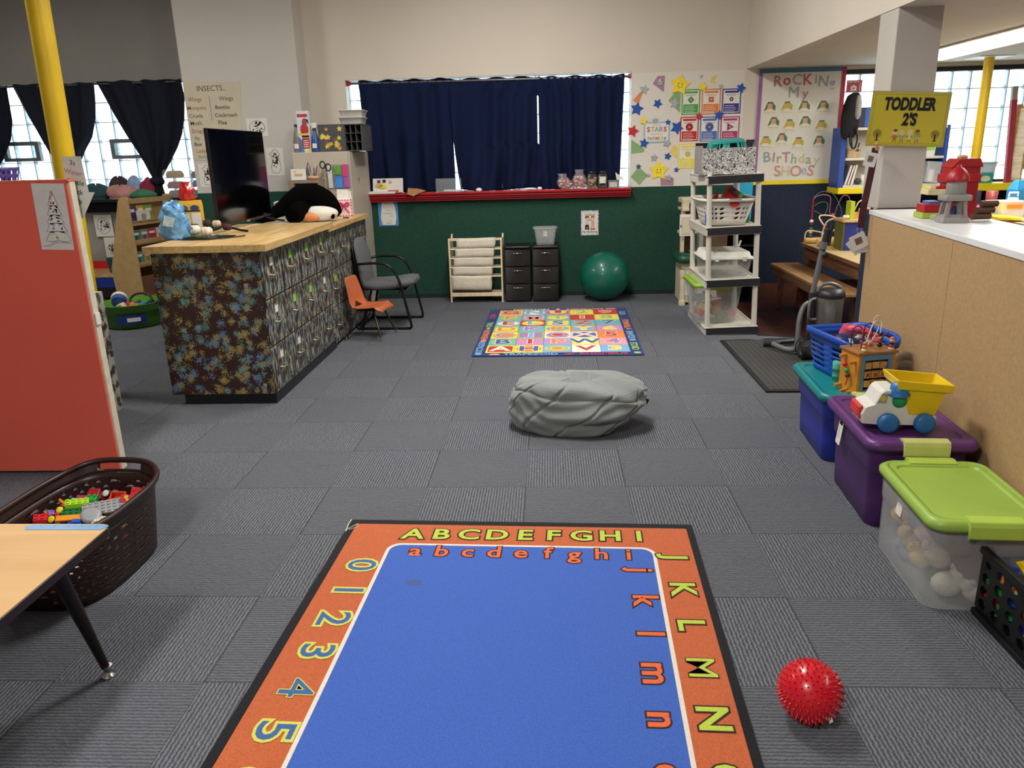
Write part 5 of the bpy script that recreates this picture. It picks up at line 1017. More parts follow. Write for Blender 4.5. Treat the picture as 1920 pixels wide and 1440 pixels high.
# ---- green toy tub
t = thing('toy_tub', 'round translucent green tub with a blue label on the floor by the book display', 'tub', (-4.30, 7.62, 0), 0)
gt = M('green_tub_plastic', '4a8420', .3, .1, 5, coat=.3)
prof = [(.24, 0), (.265, .02), (.275, .08), (.285, .085), (.292, .17), (.302, .175), (.312, .24), (.318, .245), (.305, .247), (.28, .05), (.22, .02)]
MB().lathe(prof, 40).build('tub_wall', gt, t)
for s in (-1, 1): MB().tube(smooth_path([(s*.30, -.08, .23), (s*.335, -.05, .28), (s*.345, 0, .295), (s*.335, .05, .28), (s*.30, .08, .23)], 5), .01, 8).build('handle', M('tub_handle', '1e2440', .5), t)
b = MB(); b.grid(lambda u, v: (.29*sin(.1+.95*u-.1)+0, -.297*cos(.1+.95*u-.1)-.006-.02*v*0, .06+.09*v), 10, 2, wrap=False); b.build('blue_label', M('label_blue', '1c2f7a', .5), t)
b = MB(); b.grid(lambda u, v: (.296*sin(.32+.42*u), -.303*cos(.32+.42*u)-.004, .085+.04*v), 8, 1, wrap=False); b.build('white_plate', paper, t)
def toy(kind, label, x, y, z, rot, mats, group=None, cat='toy'):
    b = MB(); r3 = rot
    return b
one('toy_drum', 'white and blue toy drum lying in the green tub', 'toy', MB().lathe([(.0, 0), (.075, 0), (.08, .01), (.08, .03), (.075, .035)], 22).lathe([(.07, .035), (.07, .09)], 22, mi=1).box(-.04, .03, -.02, .01, -.003, 0, 2), [M('drum_white', 'd8d2c4', .5), M('drum_blue', '2d4f8c', .5), ink], (-4.40, 7.60, .29), (radians(118), .3, .5))
one('toy_ring', 'dark looped handle of a toy bag in the green tub', 'toy', MB().tube([(.11*cos(a), .02, .075*sin(a)) for a in [2*pi*k/20 for k in range(20)]], .012, 8, 0, True), M('dark_toy', '2a2024', .5), (-4.20, 7.62, .26), (radians(-25), 0, .1))
for k, (x, y, c, lab) in enumerate(((-4.27, 7.55, 'b8384a', 'red toy block in the green tub'), (-4.20, 7.50, 'c98a3a', 'orange toy block in the green tub'), (-4.13, 7.53, '2f8ab0', 'blue toy block in the green tub'), (-4.34, 7.50, 'd8cfb0', 'cream toy block in the green tub'), (-4.24, 7.63, '4a3a5a', 'violet toy block in the green tub'), (-4.12, 7.66, '2a3a6a', 'navy toy block in the green tub'))):
    t = thing('toy_block', lab, 'toy', (x, y, .215), (.4*k, .3, k*.9), 'toys in the green tub'); MB().bx((0, 0, 0), (.09, .06, .05)).build('block', M('toy_'+c, c, .4), t, bev=.006); MB().cyl((-.02, 0, .02), (-.02, 0, .035), .012).cyl((.02, 0, .02), (.02, 0, .035), .012).build('knob', M('toy_'+c, ''), t)
# ---- kid's table
t = thing('activity_table', "low children's table with black edge and maple top at the lower left", 'table', (-1.385, 2.125, 0), radians(-.5))
L_, W_ = 1.5, .75
maple = wood_mat('maple_laminate', 'c4975c', 'd2aa72', 0, 2.2, .5)
MB().prism(rrect(L_, W_, .03, 4, -L_/2, -W_/2), .505, .531).build('table_top', maple, t); 
MB().prism(rrect(L_+.008, W_+.008, .034, 4, -L_/2, -W_/2), .503, .5295).build('edge_band', black_p, t)
lg = M('dark_brown_steel', '1c1614', .35, .15, metal=.3)
for x, y, dx, dy in ((-.16, -.10, .075, .055), (-.16, -W_+.10, .075, -.055), (-L_+.16, -.10, -.075, .055), (-L_+.16, -W_+.1, -.075, -.055)):
    g = MB().tube([(x, y, .503), (x+dx*.5, y+dy*.5, .27), (x+dx, y+dy, .035)], [.024, .021, .013], 12).build('leg', lg, t)
    MB().lathe([(.023, 0), (.023, .006), (.012, .012), (.012, .026), (.016, .03), (.016, .04)], 16, c=(x+dx*1.05, y+dy*1.05, 0)).build('glide', chrome, g)
    MB().cyl((x-dx*.9, y-dy*.2, .5), (x+dx*.42, y+dy*.42, .29), .005, n=6).build('brace', lg, t)
t = thing('number_strip', 'blue laminated number strip taped along the back edge of the low table', 'strip', (-1.515, 2.105, .5315), radians(-.5))
MB().prism([(-.14, .004), (-.125, -.019), (.118, -.019), (.13, .004), (.122, .014), (-.115, .014)], 0, .0008).build('strip_sheet', M('strip_blue', '5b94c4', .3, .06), t)
b = MB()
for k in range(5): b.box(-.09+.045*k, -.088+.045*k, .0, .006, .0008, .0012)
b.build('printed_marks', M('strip_marks', '3a6a9a', .5), t)
# ---- brown laundry basket of building toys
BX, BY, BR = -1.925, 2.745, radians(88)
t = thing('laundry_basket', 'dark brown woven plastic laundry basket of building toys beside the red panel', 'basket', (BX, BY, 0), BR)
bb = M('basket_brown', '2e1c18', .38, .12, 30, .15, 90)
def bw_(u, v):
    a, b_ = sup(.345, .24, u, 3.2); s = .86+.10*v; dip = .028*(abs(cos(2*pi*u))**3); return (a*s, b_*s, .008+v*(.262+dip))
def hole(i, j):
    if 1 <= j <= 10 and (i+j) % 2 == 0: return (.68, .40)
    return None
MB().grid(bw_, 52, 12, hole).build('woven_wall', bb, t, solid=.004)
MB().prism([(x*.86, y*.86) for x, y in [sup(.345, .24, k/40, 3.2) for k in range(40)]], 0, .008).build('base', bb, t)
def rimf(u, v):
    a, b_ = sup(.345, .24, u, 3.2); dip = .03*(abs(cos(2*pi*u))**3); s = .96+.05*v; return (a*s, b_*s, .270+v*.046+dip*(1+.2*v))
def rh(i, j): return True if (j in (1, 2) and (i in (0, 1, 79, 78, 77, 2) or i in (39, 40, 41, 38, 37, 42))) else None
MB().grid(rimf, 80, 4, rh).build('upper_band', bb, t, solid=.006)
MB().tube([tuple(Vector(rimf(k/72, 1.0))*1) for k in range(72)], .0125, 8, 0, True).build('rim', bb, t)
# ============================================================ BUILDING TOYS IN THE BROWN BASKET (each piece its own thing)
GT_ = 'building toys in the brown basket'
def tp(x, y): return x*.979, y*.979
def brick(label, x, y, z, nx, ny, mat, rot, h=.027, u=.0225, group=GT_):
    x, y = tp(x, y); t = thing('toy_brick', label, 'toy', (x, y, z), rot, group)
    MB().box(-nx*u/2, nx*u/2, -ny*u/2, ny*u/2, 0, h).build('brick_body', mat, t, bev=.0012)
    b = MB()
    for i in range(nx):
        for j in range(ny): b.cyl(((i+.5-nx/2)*u, (j+.5-ny/2)*u, h), ((i+.5-nx/2)*u, (j+.5-ny/2)*u, h+.005), .0062, n=10)
    b.build('studs', mat, t); return t
dgreen_p = colm('dark_green_plastic', '176a35'); dred_p = colm('dark_red_plastic', '9a1820'); lgrey_p = colm('light_grey_plastic', '9b9da0'); mag_p = colm('magenta_plastic', 'b52a5c'); orange2 = colm('amber_plastic', 'f09a2c')
brick('small red brick at the near left of the brown basket', -2.14, 2.85, .2, 4, 2, red_p, (.2, .15, .5))
brick('lime brick on top of the dark green brick in the brown basket', -2.06, 2.95, .222, 4, 2, lime_p, (.15, .1, .5))
brick('dark green long brick in the middle of the brown basket', -2.045, 2.915, .195, 5, 2, dgreen_p, (.25, .15, .5))
brick('teal brick behind the lime brick in the brown basket', -2.085, 3.00, .2, 3, 2, cyan_p, (.3, .2, .3))
brick('blue brick between teal and green bricks in the brown basket', -2.035, 2.985, .195, 3, 2, blue_p, (.3, -.1, .2))
brick('green two by two brick near the far side of the brown basket', -2.03, 3.015, .21, 2, 2, green_p, (.35, .05, .15), .03, .023)
brick('violet brick beside the yellow wheels in the brown basket', -2.125, 2.885, .195, 3, 2, purple_p, (.2, .5, .8))
brick('bright red brick at the far right corner of the brown basket', -1.872, 3.09, .215, 2, 2, red_p, (.9, .3, .4), .035, .022)
brick('navy piece tucked beside the printed red brick in the brown basket', -1.868, 3.05, .2, 2, 1, blue_p, (.4, .2, .2))
brick('grey stud plate lying tilted across the brown basket', -1.935, 2.955, .215, 8, 4, lgrey_p, (.22, .03, .55), .008)
brick('magenta thin plate at the far left of the brown basket', -2.085, 3.06, .2, 4, 2, mag_p, (.5, .2, .35), .008, .022)
t = thing('toy_arch', 'amber orange arch piece nearest the table in the brown basket', 'toy', (-1.985, 2.775, .21), (.5, .1, .25), GT_)
MB().prism([(-.05, 0), (-.032, 0), (-.025, .018), (.022, .018), (.03, 0), (.055, 0), (.06, .034), (-.045, .024)], -.013, .013, 0, Matrix.Rotation(pi/2, 4, 'X')).build('arch_body', orange2, t, bev=.001)
t = thing('toy_arch', 'orange open frame piece at the left of the brown basket', 'toy', (-2.085, 2.87, .205), (.3, -.5, .9), GT_)
MB().box(-.04, .04, -.02, .02, 0, .01).box(-.04, -.03, -.02, .02, .01, .04).box(.03, .04, -.02, .02, .01, .04).build('frame_body', orange_p, t, bev=.001)
def wheel(label, x, y, z, hub, rot, r=.02):
    x, y = tp(x, y); t = thing('wheel_toy', label, 'toy', (x, y, z), rot, GT_)
    MB().lathe([(r*.6, -.011), (r, -.01), (r, .01), (r*.75, .012)], 20).build('tyre', black_p, t); MB().lathe([(r*.2, .011), (r*.72, .0125), (r*.7, .015), (r*.2, .0145)], 18).build('hub', hub, t)
wheel('black toy wheel with yellow hub beside the amber arch', -2.10, 2.84, .215, yellow_p, (.9, -.1, .1)); wheel('black toy wheel with yellow hub in front of the lime brick', -2.105, 2.905, .225, yellow_p, (.9, .1, .2)); wheel('dark wheel with white hub on the dark red toy truck', -1.98, 3.05, .235, white_plastic, (.9, .1, -.1))
t = thing('toy_truck', 'dark red toy truck body at the far side of the brown basket', 'toy', (-1.975, 2.995, .205), (.4, .1, .2), GT_)
MB().box(-.045, .045, -.02, .02, 0, .03).box(-.045, .0, -.02, .02, .03, .05).build('truck_body', dred_p, t, bev=.002); MB().box(-.04, -.005, -.021, .021, .034, .046).build('window', black_p, t)
t = thing('toy_box', 'orange red open toy crate near the far right of the brown basket', 'toy', (-1.89, 2.985, .205), (.5, .1, .2), GT_)
MB().box(-.03, .03, -.022, .022, 0, .006).box(-.03, -.025, -.022, .022, .006, .035).box(.025, .03, -.022, .022, .006, .035).box(-.025, .025, -.022, -.017, .006, .035).box(-.025, .025, .017, .022, .006, .035).build('crate_body', colm('orange_red_plastic', 'd94a24'), t)
t = thing('toy_tile', 'red toy panel printed with yellow flames in the brown basket', 'toy', (-1.83, 2.945, .205), (1.1, .25, .35), GT_)
MB().box(-.03, .03, -.04, .04, 0, .02).build('tile_body', red_p, t, bev=.001); b = MB()
for k in range(6): b.prism(disc(.006+.003*(k % 2), 6, -.015+.03*((k*5) % 6)/5, -.03+.012*k), .02, .021)
b.build('flame_print', yellow_p, t)
t = thing('toy_gear', 'grey round gear at the centre of the brown basket', 'toy', (-1.905, 2.80, .215), (.3, .3, 0), GT_); MB().lathe([(.005, 0), (.038, 0), (.04, .006), (.04, .02), (.03, .024), (.01, .024)], 22).build('gear_body', lgrey_p, t)
t = thing('toy_gear', 'white studded disc near the rim of the brown basket', 'toy', (-1.835, 2.76, .205), (.2, .2, 0), GT_); b = MB().lathe([(.012, 0), (.042, 0), (.042, .008), (.012, .008)], 22); b.build('disc_body', white_plastic, t); b = MB()
for k in range(6): b.cyl((.03*cos(k*pi/3), .03*sin(k*pi/3), .008), (.03*cos(k*pi/3), .03*sin(k*pi/3), .014), .006, n=8)
b.build('studs', white_plastic, t)
t = thing('toy_car', 'small royal blue toy car in front of the grey gear in the brown basket', 'toy', (-1.945, 2.75, .2), (.2, .2, .6), GT_); MB().rings([rr3(.06, .03, .008, 0), rr3(.062, .032, .008, .014), rr3(.04, .028, .008, .016), rr3(.03, .024, .008, .03)]).build('car_body', blue_p, t)
for x in (-.018, .018):
    for y in (-.016, .016): MB().cyl((x, y-.004, .004), (x, y+.004, .004), .008, n=10).build('wheel', black_p, t)
rr = random.Random(77); fc = [red_p, blue_p, yellow_p, green_p, dgreen_p, orange_p, lgrey_p, white_plastic]; fn = ['red', 'blue', 'yellow', 'green', 'dark green', 'orange', 'grey', 'white']
pl_ = [('under the grey stud plate', .04, .13), ('under the amber arch', -.03, -.03), ('along the side nearest the rug', .13, .02), ('along the side by the red panel', -.13, .02), ('at the far end', 0, .23), ('at the near end', .02, -.22)]
for k in range(24):
    n_, dx, dy = pl_[(k//8*2+k) % 6]; c = k % 8
    brick('%s brick low in the basket %s' % (fn[c], n_), (-1.925+dx+rr.uniform(-.035, .035))/.979, (2.745+dy+rr.uniform(-.035, .035))/.979, .05+.04*(k//8), 4, 2, fc[c], (rr.uniform(-.5, .5), rr.uniform(-.5, .5), rr.uniform(0, 3)))
# ============================================================ WHITE SHELF TOWER, PLAY KITCHEN BEHIND IT
ivory = M('ivory_plastic', 'cfcabf', .4, .04, 5); strip_m = M('charcoal_strip', '26262b', .5, .08)
TX, TY, LEAN = 1.608, 7.19, -.03
t = thing('shelf_tower', 'tall white plastic shelf tower with dark shelf strips near the wooden floor', 'shelf', (TX, TY, 0), (0, LEAN, 0))
SZ = [.065, .493, .945, 1.375]
for k, z in enumerate(SZ):
    th = .065 if k else .06; b = MB()
    b.box(-.235, .235, -.42, .42, z-.012, z).box(-.235, .235, -.42, -.40, z-th, z+.004).box(-.235, .235, .40, .42, z-th, z+.004).box(-.235, -.215, -.40, .40, z-th, z+.004).box(.215, .235, -.40, .40, z-th, z+.004)
    for q in range(4): b.box(-.21, .21, -.36+.18*q, -.345+.18*q, z, z+.002)
    for q in range(3): b.box(-.1+.1*q, -.09+.1*q, -.40, .40, z, z+.002)
    s = b.build('shelf_board', ivory, t, bev=.003)
    MB().box(-.222, .238, -.4235, -.42, z-th+.004, z+.002).build('dark_strip', strip_m, s)
for x in (-.205, .205):
    for y in (-.385, .385):
        for k in range(3): MB().cyl((x, y, SZ[k]), (x, y, SZ[k+1]-.05), .024, .022, 14).build('post', ivory, t)
        MB().cyl((x, y, 1.375), (x, y, 1.40), .02, .018, 12).build('peg', ivory, t)
def lx(x, z): return TX+x+z*LEAN
# things on the shelves
def bw_mat():
    m, n, l, p = nodes('black_white_scribble_print'); tc = n.new('ShaderNodeTexCoord'); mp = n.new('ShaderNodeMapping'); mp.inputs['Scale'].default_value = (1, 1, 1); l.new(tc.outputs['Object'], mp.inputs[0])
    ns = n.new('ShaderNodeTexNoise'); ns.inputs['Scale'].default_value = 30; ns.inputs['Detail'].default_value = 1; ns.inputs['Distortion'].default_value = 1.6; l.new(mp.outputs[0], ns.inputs[0])
    f = mth(n, l, 'ABSOLUTE', mth(n, l, 'SUBTRACT', mth(n, l, 'FRACT', mth(n, l, 'MULTIPLY', ns.outputs['Fac'], 4.5)), .5)); l.new(mixc(n, l, mth(n, l, 'GREATER_THAN', f, .2), '1c1c1e', 'd6d6d4'), p.inputs['Base Color']); p.inputs['Roughness'].default_value = .6; return m
bwm = bw_mat()
t = thing('patterned_box', 'open black and white scribble patterned box on top of the shelf tower', 'box', (lx(-.05, 1.4), 6.985, 1.3825), radians(2))
MB().box(-.225, .225, -.15, -.146, 0, .215).box(-.225, .225, .146, .15, 0, .215).box(.221, .225, -.146, .146, 0, .215).box(-.225, .225, -.146, .146, 0, .004).build('printed_sides', bwm, t)
MB().box(-.225, -.221, -.146, .146, 0, .235).build('grey_side', M('grey_card', '8d8b88', .7), t); MB().prism([(-.22, .146), (.0, .15), (.225, .15), (.225, .156), (-.22, .156)], .2, .26).build('back_flap', M('dark_card_inside', '1c1512', .8), t)
t = thing('teal_basket', 'teal plastic basket upside down in the patterned box', 'basket', (lx(-.035, 1.6), 6.965, 1.585), (.12, -.06, radians(2)))
f = lambda u, v: (*[c*(1-.18*v) for c in sup(.165, .12, u, 5)], .075*v)
MB().grid(f, 60, 5, lambda i, j: True if (i % 2 and j in (1, 2, 3) and (34 < i < 57)) else None).build('basket_wall', teal_p, t, solid=.003); MB().prism([(x*.82, y*.82) for x, y in [sup(.165, .12, k/40, 5) for k in range(40)]], .073, .077).build('basket_base', teal_p, t)
MB().tube([(*sup(.17, .125, k/48, 5), 0) for k in range(48)], .007, 6, 0, True).build('rim', teal_p, t)
t = thing('white_laundry_basket', 'white laundry basket of toys on the second shelf of the tower', 'basket', (lx(-.025, .95), 7.12, .952), 0)
def wb(u, v): a, b_ = sup(.245, .32, u, 4.2); s = .72+.22*v; return (a*s, b_*s, .002+.2*v)
MB().grid(wb, 32, 5, lambda i, j: (.55, .62, .4) if j in (1, 2, 3) and i not in (3, 4, 11, 12, 19, 20, 27, 28) else None).build('basket_wall', white_plastic, t, solid=.004)
MB().prism([(x*.72, y*.72) for x, y in [sup(.245, .32, k/40, 4.2) for k in range(40)]], 0, .005).build('basket_base', white_plastic, t)
MB().rings([[(*[c*s for c in sup(.245, .32, k/48, 4.2)], z) for k in range(48)] for s, z in ((.94, .202), (1.0, .222), (1.04, .228), (1.05, .215), (1.02, .203))], 0, True, False).build('rim', white_plastic, t, solid=.004)
MB().prism(disc(.045, 18, .03, 0, .022), 0, .003, 0, TR((0, -.304, .182), (radians(86), 0, 0))).build('red_handle_opening', red_p, t); MB().bx((.03, -.322, .222), (.1, .03, .014)).build('grey_grip', grey_p, t)
bz = .957
def blocktoy(name, label, mb, mats, x, y, z, rot): return one(name, label, 'toy', mb, mats, (x, y, z), rot, 'toys in the white laundry basket')
blocktoy('toy_box', 'red toy case standing tilted in the white laundry basket', MB().bx((0, 0, .06), (.15, .07, .13)), red_p, lx(.02, 1.1), 7.1, 1.13, (0, .6, .2))
blocktoy('toy_cone', 'pointed red toy piece at the left in the white laundry basket', MB().prism([(-.05, 0), (.05, 0), (0, .1)], -.02, .02, 0, Matrix.Rotation(pi/2, 4, 'X')), red_p, lx(-.12, 1.1), 7.02, 1.12, (0, .2, .3))
blocktoy('toy_board', 'dark blue toy board leaning right in the white laundry basket', MB().bx((0, 0, .05), (.2, .05, .03)), colm('slate_plastic', '4a5566'), lx(.08, 1.1), 7.08, 1.155, (0, .55, .1))
blocktoy('toy_tube', 'green and red toy tube at the right of the white laundry basket', MB().cyl((-.06, 0, 0), (.06, 0, 0), .022).cyl((-.02, 0, 0), (.02, 0, 0), .0235, mi=1), [colm('moss_plastic', '6f9a3a'), red_p], lx(.07, 1.1), 6.98, 1.165, (0, -.9, .3))
blocktoy('toy_blocks', 'beige toy pipe lying in the white laundry basket', MB().cyl((-.08, 0, 0), (.08, 0, 0), .03), colm('beige_plastic', 'c2b08e'), lx(-.02, 1.1), 7.0, 1.145, (0, .1, -.2))
for k, (c, n_) in enumerate(((blue_p, 'blue'), (black_p, 'black'), (green_p, 'green'), (dred_p, 'dark red'), (dgreen_p, 'dark green'))): blocktoy('toy_block', '%s block seen through the holes of the white laundry basket' % n_, MB().bx((0, 0, 0), (.075, .1, .14)), c, lx(-.17+.072*k, 1.0), 6.965, 1.035, .1*(k-2))
t = thing('lidded_box', 'clear storage box with white lid on the third shelf of the tower', 'storage box', (lx(-.02, .5), 7.10, .499), radians(1))
tub(t, .41, .46, .16, .03, .9, frost, 'box_body'); 
MB().rings([rr3(.445, .5, .035, .158), rr3(.445, .5, .035, .172), rr3(.40, .45, .03, .176), rr3(.375, .43, .03, .215), rr3(.35, .40, .03, .22)]).build('lid', white_plastic, t)
for x in (-.11, .13): MB().bx((x, -.255, .16), (.03, .01, .035)).build('latch', white_plastic, t)
one('white_spout', 'small white spout lying on the lid of the box on the third shelf', 'toy', MB().tube([(0, 0, .012), (.03, 0, .02), (.04, .01, .045), (.055, .01, .055)], .01, 8), white_plastic, (lx(.12, .5), 7.2, .7195), .4)
def lidbin(t, w, d, h, body, lid, lipc, r=.06):
    tub(t, w*.93, d*.93, h-.02, r*.8, .82, body, 'bin_body')
    L = [rr3(w, d, r, h-.035), rr3(w+.006, d+.006, r, h-.02), rr3(w, d, r, h-.004), rr3(w-.02, d-.02, r*.9, h), rr3(w-.07, d-.07, r*.7, h), rr3(w-.072, d-.072, r*.7, h-.001), rr3(w-.085, d-.085, r*.65, h-.009), rr3(w-.09, d-.09, r*.65, h-.009), rr3(w-.30*w, d-.3*d, r*.5, h-.009)]
    MB().rings(L[:5], 0, True, False).rings(L[4:], 0, False, False).add(L[-1], [tuple(range(len(L[-1])))], 0).build('lid', lid, t, solid=.003, off=-1)
    if lipc:
        for s in (-1, 1):
            b = MB().rings([[(x*1.0, s*(d/2+.012)+y, h+z) for y, z in ((-.035, .006), (.0, .012), (.012, .0), (.012, -.05), (.0, -.055), (-.004, -.02), (-.035, -.004))] for x in (-.085, -.08, 0, .08, .085)], 0, False); b.build('latch_handle', lipc, t, bev=.004)
    return t
clearbody = clearmat('cloudy_plastic', 'd9dad8', .2, .3)
greenlid = M('lime_lid', '93b83c', .4, .06, 7)
t = thing('storage_bin', 'clear storage bin with green lid on the bottom shelf of the tower', 'storage bin', (lx(-.095, .1), 7.18, .0705), radians(1)); lidbin(t, .45, .60, .37, clearbody, greenlid, M('lime_latch', 'a9c24a', .4))
rr = random.Random(6)
for k, (c, n_, x, y, z) in enumerate((('c2442e', 'red block cluster', .02, -.16, .12), ('d8722e', 'orange brick on top', .06, -.14, .22), ('3a3f63', 'navy figure', .09, -.17, .15), ('d8b84a', 'yellow flower', -.1, -.17, .10), ('6f8f4a', 'green brick row', .04, -.2, .03), ('d88aa0', 'pink piece', .13, -.17, .04), ('7fa0b4', 'pale blue card', -.14, -.02, .16), ('e0d6b8', 'cream block', -.07, -.05, .17), ('d9622e', 'orange piece', -.12, -.1, .05), ('a8343a', 'crimson piece', -.02, -.12, .06), ('3f4f8f', 'blue bar', .08, -.10, .08), ('c98a4a', 'amber block', .0, -.2, .09))):
    one('toy_block', '%s inside the green lidded bin on the tower' % n_, 'toy', MB().bx((0, 0, 0), (rr.uniform(.06, .11), .05, rr.uniform(.05, .09))).cyl((0, 0, .0), (0, -.035, .0), .02), M('toy_'+c, c, .4), (lx(-.095, .1)+x, 7.18+y, .11+z), (rr.uniform(-.4, .4), rr.uniform(-.6, .6), rr.uniform(-.4, .4)), 'toys in the green lidded bin on the tower', bev=.004)
# ---- play kitchen behind the tower
kc = M('cream_toy_plastic', 'c9bfa4', .5, .08); kg = M('dark_green_toy_plastic', '1d4a36', .4, .08); kb = M('brown_toy_plastic', '5f4630', .5)
t = thing('play_kitchen', 'cream and green toy kitchen half hidden behind the shelf tower', 'toy kitchen', (1.66, 8.38, 0), 0)
MB().box(-.27, .22, -.2, .2, .02, .45).build('base_cabinet', kc, t, bev=.01)
for k, x in enumerate((-.26, -.14)): MB().cyl((x, -.215, 0), (x, -.215, .38), .028, n=10).lathe([(.036, 0), (.036, .05), (.03, .06)], 10, c=(x, -.215, 0)).lathe([(.034, .3), (.036, .34), (.03, .38)], 10, c=(x, -.215, 0)).build('corner_post', kc, t)
MB().box(-.245, -.16, -.207, -.2, .1, .36).box(-.11, .2, -.207, -.2, .08, .38).build('door', white_plastic, t, bev=.004)
MB().rings([rr3(.53, .48, .07, .45, 5, -.05, -.02), rr3(.56, .52, .09, .475, 5, -.05, -.02), rr3(.56, .52, .09, .51, 5, -.05, -.02), rr3(.5, .46, .07, .53, 5, -.05, -.02)]).build('green_counter', kg, t); MB().lathe([(.10, .53), (.11, .545), (.085, .535), (.06, .532)], 20, c=(-.2, -.15, 0)).build('sink_ring', kg, t)
MB().box(-.25, .2, .12, .19, .53, 1.08).build('back_board', kb, t); MB().box(-.27, .22, -.08, .19, 1.05, 1.1).box(-.27, -.2, -.12, .19, .97, 1.0).box(-.27, .2, .0, .19, .72, .75).build('upper_shelf', kc, t, bev=.006)
for x in (-.25, .2): MB().box(x-.02, x+.02, -.06, -.02, .53, 1.05).build('upright', kc, t, bev=.005)
d = MB().box(-.30, -.17, -.16, -.13, .72, .94).box(-.285, -.185, -.165, -.16, .74, .92, 1).build('wall_door', [white_plastic, kc], t, bev=.004); MB().sph((-.29, -.17, .83), .012, 8).build('knob', grey_p, d)
MB().box(-.27, -.2, -.1, -.07, 1.0, 1.09).build('window_frame', kc, t); MB().box(-.05, .2, -.15, .1, .535, .72).build('oven_box', kb, t); MB().box(-.09, -.05, -.15, .1, .535, .74).build('grey_panel', grey_p, t)
one('yellow_dish', 'small yellow dish on the green counter of the toy kitchen', 'dish', MB().lathe([(.03, 0), (.06, .012), (.062, .016), (.03, .006)], 16), yellow_p, (1.55, 8.40, .5315))
t = thing('black_shelf', 'low black shelf unit between the toy kitchen and the navy wall', 'shelf', (2.03, 8.42, 0), 0)
MB().box(-.11, .12, -.2, .2, 0.005, .02).box(-.11, -.095, -.2, .2, .02, .85).box(.105, .12, -.2, .2, .02, .85).box(-.11, .12, .19, .2, .02, .85).build('carcass', black_p, t)
for z in (.3, .6, .85): MB().box(-.13, .14, -.21, .2, z, z+.015).build('shelf_board', black_p, t)
t = thing('cyan_box', 'tall cyan fabric storage box standing on the black shelf', 'box', (2.02, 8.36, .866), 0); MB().rings([rr3(.155, .2, .01, 0), rr3(.16, .2, .01, .39)]).build('box_body', M('cyan_fabric', '1f9fc4', .7, .08), t); MB().rings([rr3(.17, .21, .012, .39), rr3(.17, .21, .012, .41)]).build('lid', M('cyan_fabric', ''), t)
# ============================================================ STORAGE BINS AND TOYS ALONG THE HALF WALL
RB = radians(-3.5)
def tote(t, w, d, h, body, lid, lipc, inset=.055, t0=0):
    r = .06; b = MB(); W_, D_ = w-inset, d-inset
    prof = [(.84, 0), (.87, .006), (.90, h*.30), (.915, h*.60), (.93, h*.61), (.96, h*.64), (.985, h*.86), (.99, h*.93)]
    prof = [(s+(1-s)*t0, z) for s, z in prof]; rs = [rr3(W_*s, D_*s, r*s, z, 6) for s, z in prof]; b.rings(rs, 0, True, False).add(rs[0], [tuple(range(len(rs[0])))[::-1]])
    b.build('bin_body', body, t, solid=.004)
    L = [rr3(w-.012, d-.012, r, h-.045, 6), rr3(w, d, r, h-.03, 6), rr3(w, d, r, h-.014, 6), rr3(w-.02, d-.02, r, h-.003, 6), rr3(w-.03, d-.03, r, h, 6), rr3(w-.06, d-.06, r*.8, h, 6), rr3(w-.10, d-.12, r*.6, h, 6), rr3(w-.103, d-.123, r*.6, h-.001, 6), rr3(w-.115, d-.135, r*.55, h-.008, 6), rr3(w-.12, d-.14, r*.55, h-.008, 6), rr3(w-.3, d-.4, r*.4, h-.008, 6)]
    MB().rings(L[:6], 0, True, False).rings(L[5:], 0, False, False).add(L[-1], [tuple(range(len(L[-1])))]).build('lid', lid, t, solid=.003, off=-1)
    for s in (-1, 1):
        MB().rings([[(x, s*(d/2+y), h+z) for y, z in ((-.055, .002), (-.03, .012), (.008, .008), (.016, -.01), (.016, -.055), (.006, -.06), (.002, -.03), (-.03, -.002))] for x in (-.09, -.085, 0, .085, .09)], 0, False).build('latch_handle', lipc, t, bev=.005)
    return t
lg_l = M('pale_lime_latch', 'c6cc7c', .45, .05)
t = thing('storage_tote', 'blue storage tote with teal lid, farthest of the bins along the half wall', 'storage bin', (1.635, 4.10, .001), RB); tote(t, .485, .66, .39, M('blue_tote_plastic', '27339a', .4, .05, 4), M('teal_lid_plastic', '0f7d80', .38, .06, 4), lg_l)
t = thing('storage_tote', 'purple storage tote with purple lid, middle of the bins along the half wall', 'storage bin', (1.565, 3.365, .001), RB); tote(t, .455, .66, .42, M('purple_tote_plastic', '4a2462', .4, .06, 4), M('purple_lid_plastic', '5f3272', .4, .08, 6), lg_l)
q = MB().prism(rrect(.06, .13, .008, 3), 0, .001, 0).box(-.02, .02, .03, .055, .001, .0016, 1)
for k in range(5): q.box(-.02, .015-.005*(k % 2), -.03+.012*k, -.027+.012*k, .001, .0014, 2)
q = q.build('paper_label', [paper, ink, grey_p], t); q.location = (-.208, .11, .31); q.rotation_euler = (radians(84), 0, -pi/2)
t = thing('storage_tote', 'clear storage bin with lime green lid full of stuffed toys, nearest the camera', 'storage bin', (1.53, 2.725, .001), RB); tote(t, .42, .57, .36, clearmat('cloudy_bin_plastic', 'd6d7d8', .27, .3), M('lime_lid_big', '98b84e', .4, .06, 5), M('lime_latch_big', 'aecb52', .42, .05), .03, .6)
q = MB().prism(rrect(.05, .045, .004, 2), 0, .0012).build('small_sticker', paper, t); q.location = (-.195, .03, .255); q.rotation_euler = (radians(84), 0, -pi/2)
rr = random.Random(15); SG = 'stuffed toys in the clear bin with lime lid'
